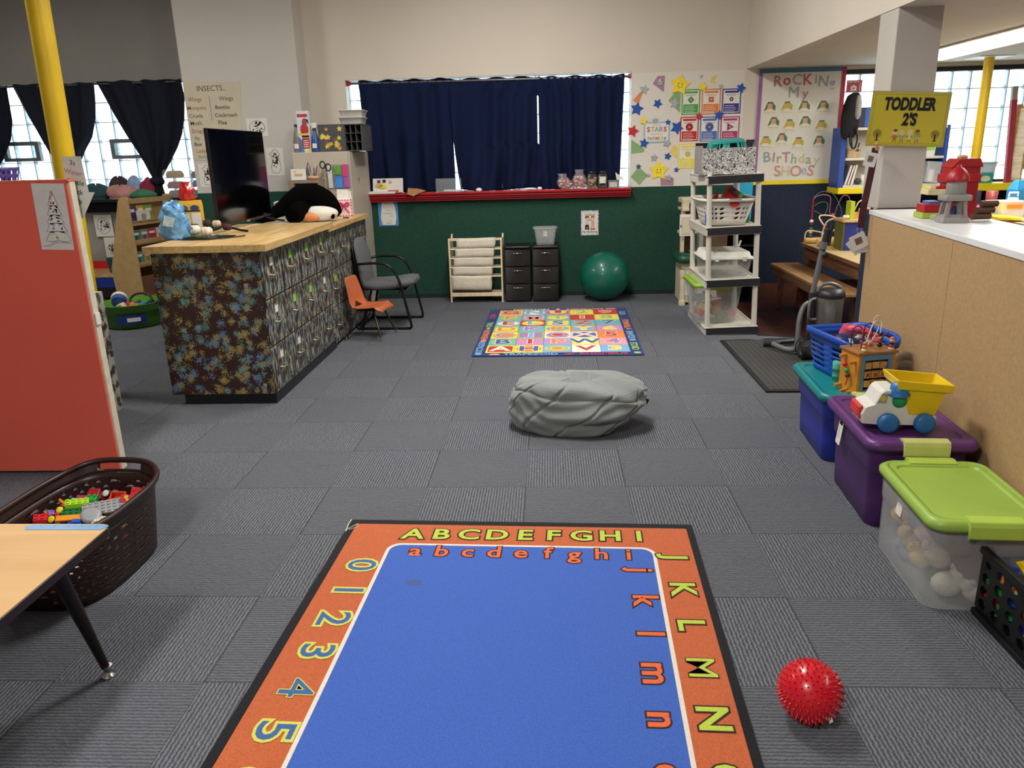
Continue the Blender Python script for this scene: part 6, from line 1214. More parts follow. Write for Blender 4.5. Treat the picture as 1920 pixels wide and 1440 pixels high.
for k, (c, n_, x, y, z, r) in enumerate((('d9c9a4', 'cream bear head', -.11, .16, .22, .055), ('e0c04a', 'yellow duck', -.12, .20, .14, .05), ('2f6a6a', 'teal scarf', -.11, .06, .19, .05), ('d8a0a0', 'pink piglet', -.12, -.03, .17, .05), ('caa86a', 'tan puppy', -.12, .07, .10, .055), ('e6dcc4', 'white lamb', -.08, -.16, .05, .06), ('7d94b0', 'grey blue elephant', -.12, .10, .04, .05), ('d6b04a', 'gold lion', -.12, -.01, .07, .05), ('6a4438', 'brown bear at the near end', .02, -.18, .13, .085), ('e0d6c4', 'white rabbit at the near end', .02, -.20, .045, .055), ('b07858', 'rust fox', .0, .0, .12, .08), ('34487a', 'navy whale under the near latch', .10, -.17, .24, .055), ('c9b89a', 'beige bunny', -.10, -.1, .12, .055), ('8a5a4a', 'brown dog in the middle', .08, .08, .13, .08), ('d9cdb4', 'pale hippo low at the front', .10, -.18, .05, .05))):
    A_ = RB; gx = 1.53+x*.9*cos(A_)-y*sin(A_); gy = 2.725+x*sin(A_)+y*cos(A_)
    t = thing('stuffed_toy', 'blurred %s seen through the clear bin' % n_, 'plush toy', (gx, gy, .05+(z-.05)*1.12), rr.uniform(0, 3), SG); m = M('plush_'+c, c, .95, .15, 40, .4, 120)
    r *= 1.1; MB().sph((0, 0, 0), (r*.85, r*.7, r*.7), 12).build('body', m, t); h_ = MB().sph((r*.55, 0, r*.45), (r*.5,)*3, 10).build('head', m, t)
    for s in (-1, 1): MB().sph((r*.5, s*r*.42, r*.85), (r*.2,)*3, 8).build('ear', m, h_)
# ---- blue basket with balls
t = thing('blue_basket', 'blue slotted plastic basket of balls standing on the teal lid', 'basket', (1.662, 4.225, .385), radians(10)); bl = M('blue_basket_plastic', '1c4fb4', .4, .05, 5)
def bb_(u, v): a, b_ = sup(.168, .232, u, 4.5); s = .80+.17*v; return (a*s, b_*s, .003+.20*v)
MB().grid(bb_, 96, 13, lambda i, j: True if (2 <= j <= 10 and j % 2 == 0 and (i % 12) not in (0, 1)) else None).build('basket_wall', bl, t, solid=.005)
MB().prism([(x*.8, y*.8) for x, y in [sup(.168, .232, k/40, 4.5) for k in range(40)]], 0, .006).build('basket_base', bl, t)
def rim_(k, s, z): u = k/60; a, b_ = sup(.168, .232, u, 4.5); dip = .022*abs(cos(2*pi*u))**2; return (a*s, b_*s, .195+z+dip)
MB().rings([[rim_(k, s, z) for k in range(60)] for s, z in ((.965, 0), (1.0, .022), (1.045, .025), (1.055, .012), (1.045, -.012))], 0, True, False).build('rim', bl, t, solid=.004)
q = MB().box(-.02, .02, 0, .001, 0, .05).build('paper_label', paper, t); q.location = (-.128, -.183, .01); q.rotation_euler = (-.1, 0, -.7)
def bball(x, y, z, r, m, label, tagm=None):
    t = thing('toy_ball', label, 'ball', (x, y, z), 0, 'balls in the blue basket'); MB().sph((0, 0, 0), r, 24).build('ball_shell', m, t)
    if tagm: MB().prism(rrect(.02, .03, .002), r, r+.001, 0, TR((0, 0, 0), (radians(50), 0, .2))).build('sticker', tagm, t)
bball(1.60, 4.16, .545, .078, M('navy_rubber', '1d2a5a', .35, .06), 'navy blue rubber ball in the blue basket', paper); bball(1.68, 4.32, .525, .068, M('slate_rubber', '54616e', .4), 'slate grey ball in the blue basket'); bball(1.715, 4.14, .48, .055, M('yellow_rubber', 'd8c95a', .5), 'pale yellow ball low in the blue basket'); bball(1.62, 4.09, .475, .05, M('aqua_rubber', '2f8f94', .5), 'aqua ball low in the blue basket')
t = thing('toy_telephone', 'pink toy handset lying on top of the blue basket', 'toy', (1.72, 4.24, .592), (.2, .2, -.5)); pk = M('pink_toy', 'd3506e', .42); MB().tube(smooth_path([(-.07, 0, .01), (-.04, 0, .03), (.02, 0, .03), (.07, 0, .0)], 5), [.022]*16, 10).build('handle', pk, t); MB().cyl((-.075, 0, -.02), (-.07, 0, .03), .042, .036, 18).build('mouthpiece', pk, t); MB().sph((.075, 0, -.005), (.04, .034, .03), 14).build('earpiece', pk, t)
one('toy_bone', 'small cream toy bone near the rim of the blue basket', 'toy', MB().cyl((-.02, 0, 0), (.02, 0, 0), .01).sph((-.025, .008, 0), .012, 8).sph((-.025, -.008, 0), .012, 8).sph((.025, .008, 0), .012, 8), colm('cream_toy', 'd8d0b8'), (1.665, 4.18, .59), .4)
one('mint_cups', 'stack of mint green cups hanging out of the blue basket beside the wooden cube', 'cups', MB().lathe([(.02, 0), (.024, .035), (.027, .035), (.022, .045), (.026, .075), (.029, .075), (.025, .085), (.028, .11), (.026, .113)], 18), M('mint_plastic', '4fb09a', .45, .1, 30), (1.515, 3.99, .394), 0)
# ---- wooden activity cube with bead maze
t = thing('activity_cube', 'wooden activity cube with bead maze top in front of the blue basket', 'toy', (1.628, 3.90, .385), radians(13)); t.scale = (1.2, 1.1, 1.13); H_ = .185
yw = M('golden_wood', 'c8862c', .4, .15, 12); tw = wood_mat('toy_top_wood', '8a5a30', 'b07c44', 0, 7, .4); bl2 = M('powder_blue_paint', '5f8cae', .5, .06)
MB().box(-.085, -.072, -.07, .07, 0, H_).box(.072, .085, -.07, .07, 0, H_).box(-.072, .072, .055, .07, 0, H_).box(-.072, .072, -.06, .055, 0, .012).build('cube_sides', yw, t, bev=.002)
MB().box(-.092, .092, -.078, .078, H_, H_+.012).build('top', tw, t, bev=.003)
MB().box(-.072, -.055, -.07, -.06, .0, H_).box(.055, .072, -.07, -.06, .0, H_).box(-.055, .055, -.07, -.06, H_-.028, H_).box(-.055, .055, -.07, -.06, 0, .02).build('blue_frame', bl2, t)
MB().box(-.06, .06, -.035, -.03, .012, H_-.02).build('dark_inside', black_p, t)
tan_b = M('tan_block', 'c49a5c', .5, .15, 30); xr = M('red_cross_paint', 'a8322a', .6)
for i in range(3):
    for j in range(3):
        x, z = -.035+.035*i, .045+.043*j; q = MB().bx((x, -.055, z), (.030, .024, .03), 0, ((-.3, .35, .2)[(i+j) % 3]*(0 if j == 1 else .6), 0, 0)).build('turning_block', tan_b, t, bev=.002)
        if j == 1 or (j == 0 and i == 2): MB().bx((x, -.0676, z), (.024, .001, .006), 0, (0, .8, 0)).bx((x, -.0676, z), (.024, .001, .006), 0, (0, -.8, 0)).build('cross_mark', xr, q)
for k, z in enumerate((.045, .088, .131)): MB().cyl((-.055, -.05, z), (.055, -.05, z), .003, n=6).build('axle', black_metal, t)
for y, z in ((-.045, H_-.035), (.03, H_-.02), (-.045, .012), (.05, .02), (.0, .008)): MB().cyl((-.085, y, z), (-.115, y, z-.004), .008, n=10).build('side_peg', yw, t)
MB().tube(smooth_path([(-.09, .03, .15), (-.1, .0, .11), (-.1, -.02, .07), (-.095, .0, .03)], 5), .0025, 6).build('side_wire', red_p, t)
for y, z, c in ((.01, .125, red_p), (-.008, .1, green_p), (-.018, .08, M('bead_dark_red', '6a1f22', .4))): MB().sph((-.1, y, z), .011, 10).build('side_bead', c, t)
zt = H_+.012
def wire(parent, pts, m, r=.0028, nm='wire'): return MB().tube(smooth_path(pts, 7), r, 6).build(nm, m, parent)
navy_w = M('navy_wire', '1f2f66', .4); cream_w = M('cream_wire', 'd8cfbd', .4); dred_w = M('dark_red_wire', '8a2330', .4)
wire(t, [(-.055, .05, zt), (-.056, .05, zt+.07), (-.035, .045, zt+.095), (-.012, .035, zt+.07), (-.008, .03, zt)], navy_w); wire(t, [(-.05, -.02, zt), (-.05, -.02, zt+.06), (-.04, .0, zt+.09), (-.06, .03, zt+.06)], dred_w)
wire(t, [(-.06, -.06, zt), (-.045, -.055, zt+.07), (-.02, -.05, zt+.13), (.01, -.04, zt+.115), (.0, -.03, zt+.06), (-.02, -.02, zt+.02)], cream_w); wire(t, [(.02, .05, zt), (.03, .04, zt+.1), (.045, .03, zt+.14), (.06, .02, zt+.11), (.045, .0, zt+.05), (.04, -.01, zt)], cream_w)
wire(t, [(.0, .06, zt), (.005, .05, zt+.09), (.03, .04, zt+.1), (.04, .05, zt+.06), (.04, .055, zt)], navy_w); wire(t, [(-.03, .0, zt+.075), (.02, -.01, zt+.055), (.05, -.01, zt+.06), (.075, -.02, zt+.07)], dred_w)
wire(t, [(.065, -.06, zt), (.066, -.06, zt+.055), (.06, -.05, zt+.068), (.045, -.03, zt+.06), (.04, -.01, zt+.02)], navy_w)
bc = [M('bead_orange', 'cf7a3e', .4), M('bead_tan', 'd0a878', .4), M('bead_black', '1e1c1e', .4), M('bead_red', 'a8342e', .4), M('bead_cream', 'd8cfb4', .5)]
for x, y, z, r, c in ((-.06, -.06, .008, .013, 4), (-.06, -.06, .022, .012, 0), (-.057, -.058, .038, .010, 0), (.065, -.06, .006, .013, 4), (.065, -.06, .018, .012, 3), (.066, -.06, .03, .010, 2), (.066, -.06, .042, .012, 1), (.066, -.06, .053, .010, 0), (.042, -.01, .012, .012, 2), (.042, -.01, .03, .012, 3), (.042, -.008, .045, .011, 1), (.044, -.006, .06, .010, 2), (.0, .03, .012, .011, 2), (.012, .03, .02, .011, 4), (-.01, .0, .055, .011, 3), (.035, .045, .01, .01, 4)): MB().sph((x, y, zt+z), (r, r, r*.8), 10).build('bead', bc[c], t)
# ---- dump truck
t = thing('dump_truck', 'white and yellow toy dump truck with blue wheels on the purple lid', 'toy', (1.52, 3.255, .415), radians(-4)); t.scale = (1.06, 1.06, 1.06)
wp = M('white_toy_plastic', 'dad8d2', .35, .03); tb = M('toy_blue', '2f6fae', .4, .05); ty = M('toy_yellow', 'e2c21a', .4, .05)
P_ = Matrix.Rotation(pi/2, 4, 'X')
b = MB(); cab = [(-.165, .035), (-.172, .075), (-.16, .105), (-.125, .118), (-.105, .165), (-.09, .178), (-.045, .18), (-.012, .165), (.0, .11), (.012, .075), (.12, .07), (.125, .035), (.105, .03), (.09, .05), (.05, .05), (.035, .03), (-.03, .03), (-.045, .055), (-.09, .055), (-.105, .03)]
rs = [[(x, y, z) for x, z in [(-.03+(p[0]+.03)*s, .09+(p[1]-.09)*s) for p in cab]] for y, s in ((-.068, .96), (-.062, 1), (.062, 1), (.068, .96))]
b.rings(rs, 0, False).build('truck_body', wp, t, bev=.003)
MB().rings([[(x, y, z) for x, z in ((-.178, .055), (-.178, .1), (-.165, .11), (-.158, .05))] for y in (-.055, -.04, .04, .055)], 0, False).build('red_grille', M('toy_red', 'c83a36', .4), t, bev=.005)
for z in (.066, .08, .094): MB().box(-.181, -.177, -.04, .04, z, z+.005).build('grille_bar', M('toy_red', ''), t)
for x in (-.068, .072):
    for s in (-1, 1):
        w = MB().lathe([(.0, -.02), (.034, -.02), (.041, -.012), (.041, .012), (.034, .02), (.022, .022), (.0, .02)], 26, T=TR((x, s*.075, .042), (pi/2*-s, 0, 0))).build('wheel', tb, t); MB().cyl((x, s*.094, .042), (x, s*.1, .042), .006, n=10).build('hub_cap', tb, w)
MB().prism([(-.118, .125), (-.10, .165), (-.078, .165), (-.082, .125)], .069, .0705, 0, P_).prism(disc(.012, 12, -.095, .145), .0705, .0715, 1, P_).build('side_window', [M('window_grey', '8e979c', .4), M('window_face', 'd8b84a', .5)], t)
g = MB().sph((-.03, -.055, .135), (.034, .03, .034), 20).build('driver_ball', M('toy_green', '1f8a54', .35), t)
MB().lathe([(.041, .0), (.042, .006), (.038, .012), (.037, .02), (.032, .04), (.018, .055), (.0, .06)], 22, T=TR((-.03, -.055, .155), (0, -.12, 0))).prism([(-.04, 0), (-.037, -.02), (-.06, -.01), (-.062, .01), (-.037, .02)], .0, .006, 0, TR((-.03, -.055, .157))).build('blue_helmet', tb, t)
b = MB(); R_1 = [[(x, y, z) for x, y, z in q] for q in ([(.0, -.062, .075), (.115, -.062, .075), (.115, .062, .075), (.0, .062, .075)], [(-.012, -.078, .18), (.135, -.078, .17), (.135, .078, .17), (-.012, .078, .18)], [(-.045, -.09, .19), (.16, -.09, .175), (.16, .09, .175), (-.045, .09, .19)], [(-.055, -.09, .225), (.165, -.09, .205), (.165, .09, .205), (-.055, .09, .225)], [(-.045, -.08, .225), (.155, -.08, .205), (.155, .08, .205), (-.045, .08, .225)], [(-.015, -.07, .17), (.14, -.07, .165), (.14, .07, .165), (-.015, .07, .17)], [(.005, -.05, .085), (.095, -.05, .085), (.095, .05, .085), (.005, .05, .085)])]
b.rings(R_1, 0, False).build('yellow_bed', ty, t, bev=.003)
# ---- black crate at the lower right edge
t = thing('milk_crate', 'black plastic crate with oval holes at the lower right edge', 'crate', (1.665, 2.235, .001), radians(0)); bk_ = M('crate_black', '111114', .38, .08)
CW, CD, CH = .33, .46, .265
def side(p0, dx, L):
    def f(u, v): return (p0[0]+dx[0]*L*u, p0[1]+dx[1]*L*u, .03+.2*v)
    return MB().grid(f, max(4, int(L/.07)), 4, lambda i, j: (.60, .80) if j < 3 or i % 2 == 0 else (.60, .5), wrap=False, smooth=False)
for p0, dx, L in (((-CW/2, -CD/2), (0, 1), CD), ((CW/2, -CD/2), (0, 1), CD), ((-CW/2, -CD/2), (1, 0), CW), ((-CW/2, CD/2), (1, 0), CW)): side(p0, dx, L).build('perforated_side', bk_, t, solid=.006)
MB().rings([rr3(CW+.01, CD+.01, .01, .235), rr3(CW+.035, CD+.035, .015, .24), rr3(CW+.035, CD+.035, .015, .265), rr3(CW-.01, CD-.01, .01, .265), rr3(CW-.01, CD-.01, .01, .235)], 0, False, False).build('rim', bk_, t, bev=.003)
MB().box(-CW/2, CW/2, -CD/2, CD/2, .01, .03).box(-CW/2-.014, -CW/2+.02, -CD/2, CD/2, 0, .022).box(CW/2-.02, CW/2+.01, -CD/2, CD/2, 0, .022).build('base', bk_, t, bev=.003)
def ct(label, x, y, z, rot, mb, m, nm='toy_piece'): one(nm, label, 'toy', mb, m, (1.665+x, 2.235+y, z), rot, 'toys in the black crate')
ct('yellow notched toy rail leaning in the black crate', -.085, .03, .215, (.1, -.25, -.15), MB().bx((0, 0, 0), (.035, .30, .01)).bx((.0, .0, .008), (.02, .28, .008)), yellow_p, 'toy_rail')
t = thing('toy_wheel_pair', 'red toy wheels on an axle in the black crate', 'toy', (1.62, 2.31, .225), (.3, .2, .4), 'toys in the black crate')
for y in (-.04, .03): w = MB().cyl((0, y, 0), (0, y+.022, 0), .034, n=20).build('wheel', red_p, t); MB().cyl((0, y-.002, 0), (0, y+.024, 0), .012, n=12).build('hub', yellow_p, w)
ct('orange toy block beside the red wheels in the black crate', .0, .02, .215, (.2, .1, .5), MB().bx((0, 0, 0), (.07, .09, .05)), orange_p, 'toy_block'); ct('grey white toy piece near the rim in the black crate', -.02, -.04, .21, (0, .2, .3), MB().bx((0, 0, 0), (.06, .06, .06)), white_plastic, 'toy_block')
rr = random.Random(31); cs = ((yellow_p, 'yellow'), (red_p, 'red'), (green_p, 'green'), (blue_p, 'blue'), (orange_p, 'orange'), (white_plastic, 'white'))
hl = ('upper row of holes', 'middle row of holes', 'lowest row of holes')
for k in range(18):
    c, n_ = cs[(k*5+k//6) % 6]; y = -.19+.38*(k % 6)/5; z = .07+.055*(k//6)
    ct('%s block seen through the %s of the black crate' % (n_, hl[2-k//6]), -.118+rr.uniform(-.01, .02), y, z, (rr.uniform(-.4, .4), rr.uniform(-.3, .3), rr.uniform(-.3, .3)), MB().bx((0, 0, 0), (.045, .055, .042)).cyl((0, 0, .0), (-.028, 0, 0), .016), c, 'toy_block')
# ============================================================ RIGHT ROOM, COLUMN SIGN, VACUUM
t = thing('room_sign', 'yellow toddler room sign fixed on the front of the white column', 'sign', (2.242, 5.172, 1.744), (pi/2, .045, 0)); sy = M('sign_yellow', 'c2b22a', .45, .05, 4)
MB().box(-.24, .24, -.163, .163, 0, .003).build('laminate', M('sign_edge', 'a8a256', .3), t); b = MB().box(-.228, .228, -.152, .152, .003, .004, 0)
for x0, x1, y0, y1 in ((-.222, .222, .143, .1445), (-.222, .222, -.1445, -.143), (-.222, -.2205, -.143, .143), (.2205, .222, -.143, .143)): b.box(x0, x1, y0, y1, .004, .0045, 2)
b.text('TODDLER', .088, 1, TR((-.006, .085, .0046), (0, 0, 0), (.78, 1.12, 1)), .0045, .0004, shear=.1).text("2'S", .088, 1, TR((.005, -.005, .0046), (0, 0, 0), (.85, 1.1, 1)), .0045, .0004, shear=.1)
for x in (-.178, .178):
    b.prism(disc(.028, 20, x, -.088), .004, .0046, 3).prism([(x-.004, -.125), (x+.004, -.125), (x+.003, -.09), (x-.003, -.09)], .0046, .0052, 1).prism(disc(.014, 10, x, -.127, .003), .004, .0046, 1)
    for q in range(5): a = pi*(.15+.175*q); b.tube([(x, -.1, .005), (x+.02*cos(a), -.09+.02*sin(a), .005)], .0008, 4, 1)
for k, (x, y, hc, bc_) in enumerate(((-.068, -.078, 4, 5), (-.025, -.08, 6, 7), (.022, -.078, 6, 8), (.068, -.078, 4, 7))):
    b.prism(disc(.017, 14, x, y), .004, .0047, 8 if k < 3 else 3).prism(disc(.014, 10, x, y+.01, .008), .0047, .0052, hc).prism([(x-.008, y-.016), (x+.008, y-.016), (x+.012, y-.043), (x-.012, y-.043)], .004, .0047, bc_)
    for s in (-1, 1): b.tube([(x+s*.006, y-.043, .005), (x+s*.01, y-.06, .005)], .0012, 4, 1).tube([(x+s*.008, y-.022, .005), (x+s*.022, y-.03+.012*(k % 2), .005)], .0012, 4, 1)
b.build('printed_sheet', [sy, ink, M('sign_line', '8a7f20', .6), M('sign_tree', '9a8a2e', .6), M('sign_hair_red', '7a3030', .6), M('sign_dress', 'b8604a', .6), M('sign_hair_pale', 'c9c090', .6), M('sign_shirt', '8fae98', .6), M('sign_skin', 'd0c29a', .6)], t)
# lanyard with cards at the half wall end
t = thing('picture_lanyard', 'dark red patterned strap with picture cards hanging by the white column', 'lanyard', (2.005, 5.10, 0), 0)
st = M('maroon_strap', '4a2028', .8, .35, 25)
MB().rings([[(x+dx, y, z) for dx, y in ((-.022, -.004), (.018, -.004), (.018, .004), (-.022, .004))] for x, y, z in ((.030, 0, 1.58), (.02, 0, 1.45), (.004, 0, 1.3), (-.008, 0, 1.2), (-.012, 0, 1.09))], 0, False).build('strap', st, t); MB().cyl((.035, -.012, 1.575), (.035, .03, 1.575), .014).sph((.035, 0, 1.60), .014, 10).build('hook', M('tan_hook', 'b08a5a', .5), t)
MB().tube([(-.02+.016*cos(a), 0, 1.075+.018*sin(a)) for a in [2*pi*k/14 for k in range(14)]], .0025, 6, 0, True).build('key_ring', chrome, t)
pho = M('photo_print', '7a5a50', .5, .4, 60)
def card_(x, z, rot, w, h, y, pic, nm='picture_card'):
    q = MB().prism(rrect(w, h, .006, 3), 0, .0012, 0)
    if pic: q.prism(rrect(w*.45, h*.42, .002, 1, .0, .004), .0012, .0018, 1)
    q = q.build(nm, [M('laminated_card', 'd9dadb', .3, .03), pho], t); q.location = (x, y, z); q.rotation_euler = (pi/2, rot, 0)
card_(-.02, 1.005, -.45, .10, .10, -.012, True); card_(-.03, .985, -.75, .10, .105, -.008, False); card_(.0, .98, -.2, .085, .10, -.004, False); card_(-.005, 1.51, .2, .075, .085, -.02, True)
# ---- fire station toy on the half wall
FZ = 1.2015; gs = M('toy_stone_grey', '8d8a86', .5, .06); tr = M('toy_fire_red', 'a81c24', .4, .06); 
t = thing('toy_tower', 'grey toy lookout tower with red dome on the half wall counter', 'toy', (2.112, 4.215, FZ), radians(-6))
MB().rings([rr3(.135, .11, .012, 0), rr3(.13, .105, .012, .028), rr3(.11, .09, .01, .03), rr3(.1, .085, .01, .04)]).build('plinth', gs, t)
for x in (-.042, .042):
    for y in (-.036, .036): MB().rings([[(x*s+dx, y*s+dy, z) for dx, dy in ((-.009, -.009), (.009, -.009), (.009, .009), (-.009, .009))] for s, z in ((1.1, .03), (.9, .115))], 0, False).build('leg', gs, t)
MB().rings([rr3(.125, .115, .01, .112), rr3(.13, .12, .01, .118), rr3(.13, .12, .01, .138), rr3(.115, .105, .02, .142)]).build('deck', gs, t)
MB().lathe([(.046, .14), (.048, .145), (.046, .21), (.044, .214)], 24).build('drum_room', gs, t); MB().lathe([(.055, .208), (.057, .212), (.056, .222), (.05, .24), (.038, .26), (.02, .275), (.012, .278), (.011, .288), (.0, .29)], 24).build('red_dome', tr, t)
f = thing('toy_figure', 'tiny navy toy figure standing inside the grey toy tower', 'toy', (2.115, 4.215, FZ+.04), 0); MB().lathe([(.014, 0), (.015, .02), (.009, .04), (.005, .045)], 12).build('figure_body', M('figure_navy', '22305e', .5), f); MB().sph((0, 0, .056), .013, 10).build('head', M('figure_brown', '6a5a50', .5), f)
t = thing('toy_fire_house', 'red toy fire house with pale roof wing behind the grey toy tower', 'toy', (2.235, 4.50, FZ), radians(-6))
MB().box(-.045, .105, -.07, .07, .0, .275).box(-.06, .11, -.08, .08, .19, .235).box(-.1, -.04, -.05, .05, .12, .17).build('house_body', tr, t, bev=.005)
MB().prism([(-.05, .27), (.115, .27), (.095, .315), (-.01, .315)], -.08, .08, 0, Matrix.Rotation(pi/2, 4, 'X')).build('roof', tr, t, bev=.004); MB().sph((.03, -.0, .322), (.03, .02, .012), 10).build('roof_bell', M('tan_toy', 'c9a878', .5), t)
MB().box(-.145, -.05, -.06, .06, .125, .155).box(-.13, -.07, -.04, .04, .155, .168).build('pale_roof_wing', M('pale_toy_yellow', 'd9d0a0', .5, .15, 20), t, bev=.004); MB().box(-.155, -.05, -.065, .065, .03, .075).build('red_tray', tr, t, bev=.004); MB().box(-.13, -.07, -.05, .05, .075, .09).build('blue_load', M('toy_load_blue', '4a68b0', .5), t); MB().box(-.165, -.04, -.075, .07, 0, .03).build('lime_base', M('toy_lime_base', 'a0b040', .5), t, bev=.004)
t = thing('toy_log', 'brown toy log pieces beside the grey toy tower', 'toy', (2.30, 4.33, FZ), .1); lb = M('toy_brown', '5a3a2a', .5, .15)
for k in range(3): MB().cyl((-.05+.02*k, -.03, .018+.033*k), (.05+.015*k, -.03, .018+.033*k), .017, n=12).build('log', lb, t)
one('toy_raft', 'small green and grey flat toy at the left of the fire house', 'toy', MB().rings([rr3(.075, .06, .012, 0), rr3(.08, .065, .012, .02), rr3(.06, .045, .01, .03)]), M('toy_grey_green', '8f9a78', .5), (2.115, 4.36, FZ), .1, bev=.003)
one('pencil', 'thin grey pencil lying on the half wall counter at the right edge', 'pencil', MB().cyl((-.07, 0, .004), (.07, .02, .004), .0035, n=6), grey_p, (2.05, 3.30, FZ), .4)
# ---- counter and its clutter beyond the half wall
t = thing('side_counter', 'brown counter beyond the half wall on the right', 'counter', (3.98, 6.25, 0.004), radians(-8)); bc2 = M('brown_board_counter', '9a7350', .6, .15, 20)
MB().box(-.38, .5, -1.2, .75, 0, .965).build('counter_body', bc2, t); MB().box(-.41, .52, -1.23, .78, .965, .995).build('counter_top', M('counter_laminate', 'b9a183', .4, .08), t)
CZ = 1.0005
def cpt(x, y): return (x, y, CZ)
one('white_tray', 'flat white paper tray at the edge of the brown counter', 'tray', MB().rings([rr3(.16, .5, .02, 0), rr3(.18, .52, .02, .02), rr3(.17, .51, .02, .02), rr3(.155, .49, .02, .006)]), white_plastic, cpt(3.67, 6.02), radians(-8))
one('white_bin', 'white open plastic bin on the brown counter, left one', 'bin', MB().rings([rr3(.2, .2, .03, 0), rr3(.23, .23, .03, .12), rr3(.245, .245, .03, .125), rr3(.215, .215, .03, .12), rr3(.19, .19, .03, .01)]).box(-.06, .06, -.118, -.112, .07, .1, 1), [white_plastic, orange_p], cpt(3.74, 6.62), 0)
t = thing('white_bin', 'white perforated bin on the brown counter, right one', 'bin', cpt(4.02, 6.55), 0); f = lambda u, v: (*[c*(.88+.12*v) for c in sup(.13, .12, u, 5)], .003+.115*v)
MB().grid(f, 60, 9, lambda i, j: (.5, .5) if 2 < j < 7 else None).build('perforated_wall', white_plastic, t, solid=.003); MB().prism([(x*.88, y*.88) for x, y in [sup(.13, .12, k/40, 5) for k in range(40)]], 0, .004).build('base', white_plastic, t); MB().tube([(*sup(.135, .125, k/48, 5), .118) for k in range(48)], .006, 6, 0, True).build('rim', white_plastic, t)
t = thing('blue_pitcher', 'blue house shaped toy pitcher behind the white bins', 'pitcher', cpt(3.93, 6.84), .3); MB().rings([[(x*s, y*s, z) for x, y in ((-.055, -.05), (.055, -.05), (.055, .05), (-.055, .05))] for s, z in ((1, 0), (1.02, .20), (.5, .27), (.45, .275))], 0, False).build('pitcher_body', M('pitcher_blue', '2f86b4', .45), t, bev=.005); MB().tube([(.055, 0, .19), (.09, 0, .17), (.09, 0, .09), (.055, 0, .07)], .008, 6).build('handle', M('pitcher_blue', ''), t)
one('white_handle_cup', 'white cup with a square handle between the white bins and the blue pitcher', 'cup', MB().lathe([(.035, 0), (.04, .14), (.036, .14), (.032, .008)], 16).tube([(.035, 0, .15), (.035, 0, .18), (-.035, 0, .18), (-.035, 0, .15)], .008, 6), white_plastic, cpt(3.85, 6.74), 0)
one('red_tumbler', 'clear tumbler with a red rim on the brown counter', 'cup', MB().lathe([(.035, 0), (.042, .10)], 16).lathe([(.042, .10), (.046, .19), (.042, .19)], 16, mi=1), [M('smoke_tumbler', '9a8f92', .3), M('tumbler_red', '8a3a34', .4)], cpt(3.74, 6.86), 0)
t = thing('yellow_board', 'yellow toy board leaning beside the fire house on the counter beyond', 'board', (3.38, 6.30, 1.0), 0)
t.location = (3.55, 6.33, CZ); MB().bx((0, 0, .02), (.24, .34, .018), 0, (0, .06, 0)).build('board_sheet', yellow_p, t)
t = thing('spoon_rack', 'small rack of hanging pale blue toy spoons beyond the fire house', 'rack', (3.50, 6.80, CZ), 0); MB().box(-.13, .13, .02, .03, 0, .2).build('rack_board', M('rack_navy', '1f2638', .6), t)
for x in (-.06, .04): MB().tube([(x+.02, .01, .19), (x, .0, .12)], .005, 6).lathe([(.005, -.003), (.02, -.001), (.021, .003), (.008, .003)], 12, T=TR((x-.008, .0, .095), (pi/2, 0, 0))).build('spoon', M('spoon_blue', 'a8c8d8', .4), t)
MB().sph((.12, 0, .06), .028, 10).build('pink_puff', pink_p, t)
# ---- bookcase on the yellow ledge
LZ = 1.1565; cab_b = M('bookcase_blue', '2c4c9c', .45, .05); cab_w = M('bookcase_white', 'cfcabd', .5, .04)
t = thing('ledge_bookcase', 'white bookcase with blue sides standing on the yellow ledge at the right window', 'bookcase', (3.6, 8.66, LZ), 0)
for x0, x1 in ((-.56, -.50), (.50, .535)): MB().box(x0, x1, -.14, .14, 0, .605).build('blue_side', cab_b, t, bev=.008)
for z in (.0, .275, .575): MB().box(-.50, .50, -.14, .14, z, z+.024).build('shelf_board', cab_w, t)
MB().box(-.50, .50, .13, .14, .024, .575).box(-.02, .0, -.13, .13, .024, .575).box(.28, .30, -.13, .13, .024, .275).build('back_and_dividers', cab_w, t); MB().box(.30, .5, -.02, .13, .03, .275).build('navy_lining', navy_fab, t)
def on(z): return LZ+z+.0005
t = thing('backpack', 'black and grey backpack hanging over the left end of the white bookcase', 'backpack', (3.10, 8.50, on(.50)), 0); bkm = M('backpack_black', '131315', .85, .2, 30)
MB().rings([[(.0+.085*s*cos(a)+dx, .05*s*sin(a), z) for a in [2*pi*k/20 for k in range(20)]] for s, z, dx in ((.7, 0, -.01), (1, .05, 0), (1.1, .18, .0), (1.05, .32, .01), (.8, .41, .02), (.3, .44, .03))]).build('bag', bkm, t)
MB().rings([[(.055+.035*s*cos(a), -.035+.035*s*sin(a), z) for a in [2*pi*k/14 for k in range(14)]] for s, z in ((.5, .18), (1, .22), (1, .34), (.6, .41))]).build('grey_pocket', M('backpack_grey', '9a9a9a', .8), t); MB().tube(smooth_path([(.04, -.05, .1), (.07, -.055, .0), (.06, -.055, -.09), (.03, -.055, -.1), (.0, -.055, -.04), (.0, -.05, .05)], 6), .008, 6).build('strap', bkm, t)
one('blue_carton', 'dark blue boxed toy on top of the white bookcase beside the backpack', 'box', MB().box(-.09, .12, -.06, .06, 0, .2).box(.0, .115, -.061, -.06, .01, .19, 1).prism(disc(.012, 10, .08, .165), .061, .062, 2, Matrix.Rotation(pi/2, 4, 'X')), [M('carton_dark', '1d2338', .5, .3, 18), M('carton_blue', '2a58b4', .4, .2, 12), paper], (3.29, 8.66, on(.599)), 0)
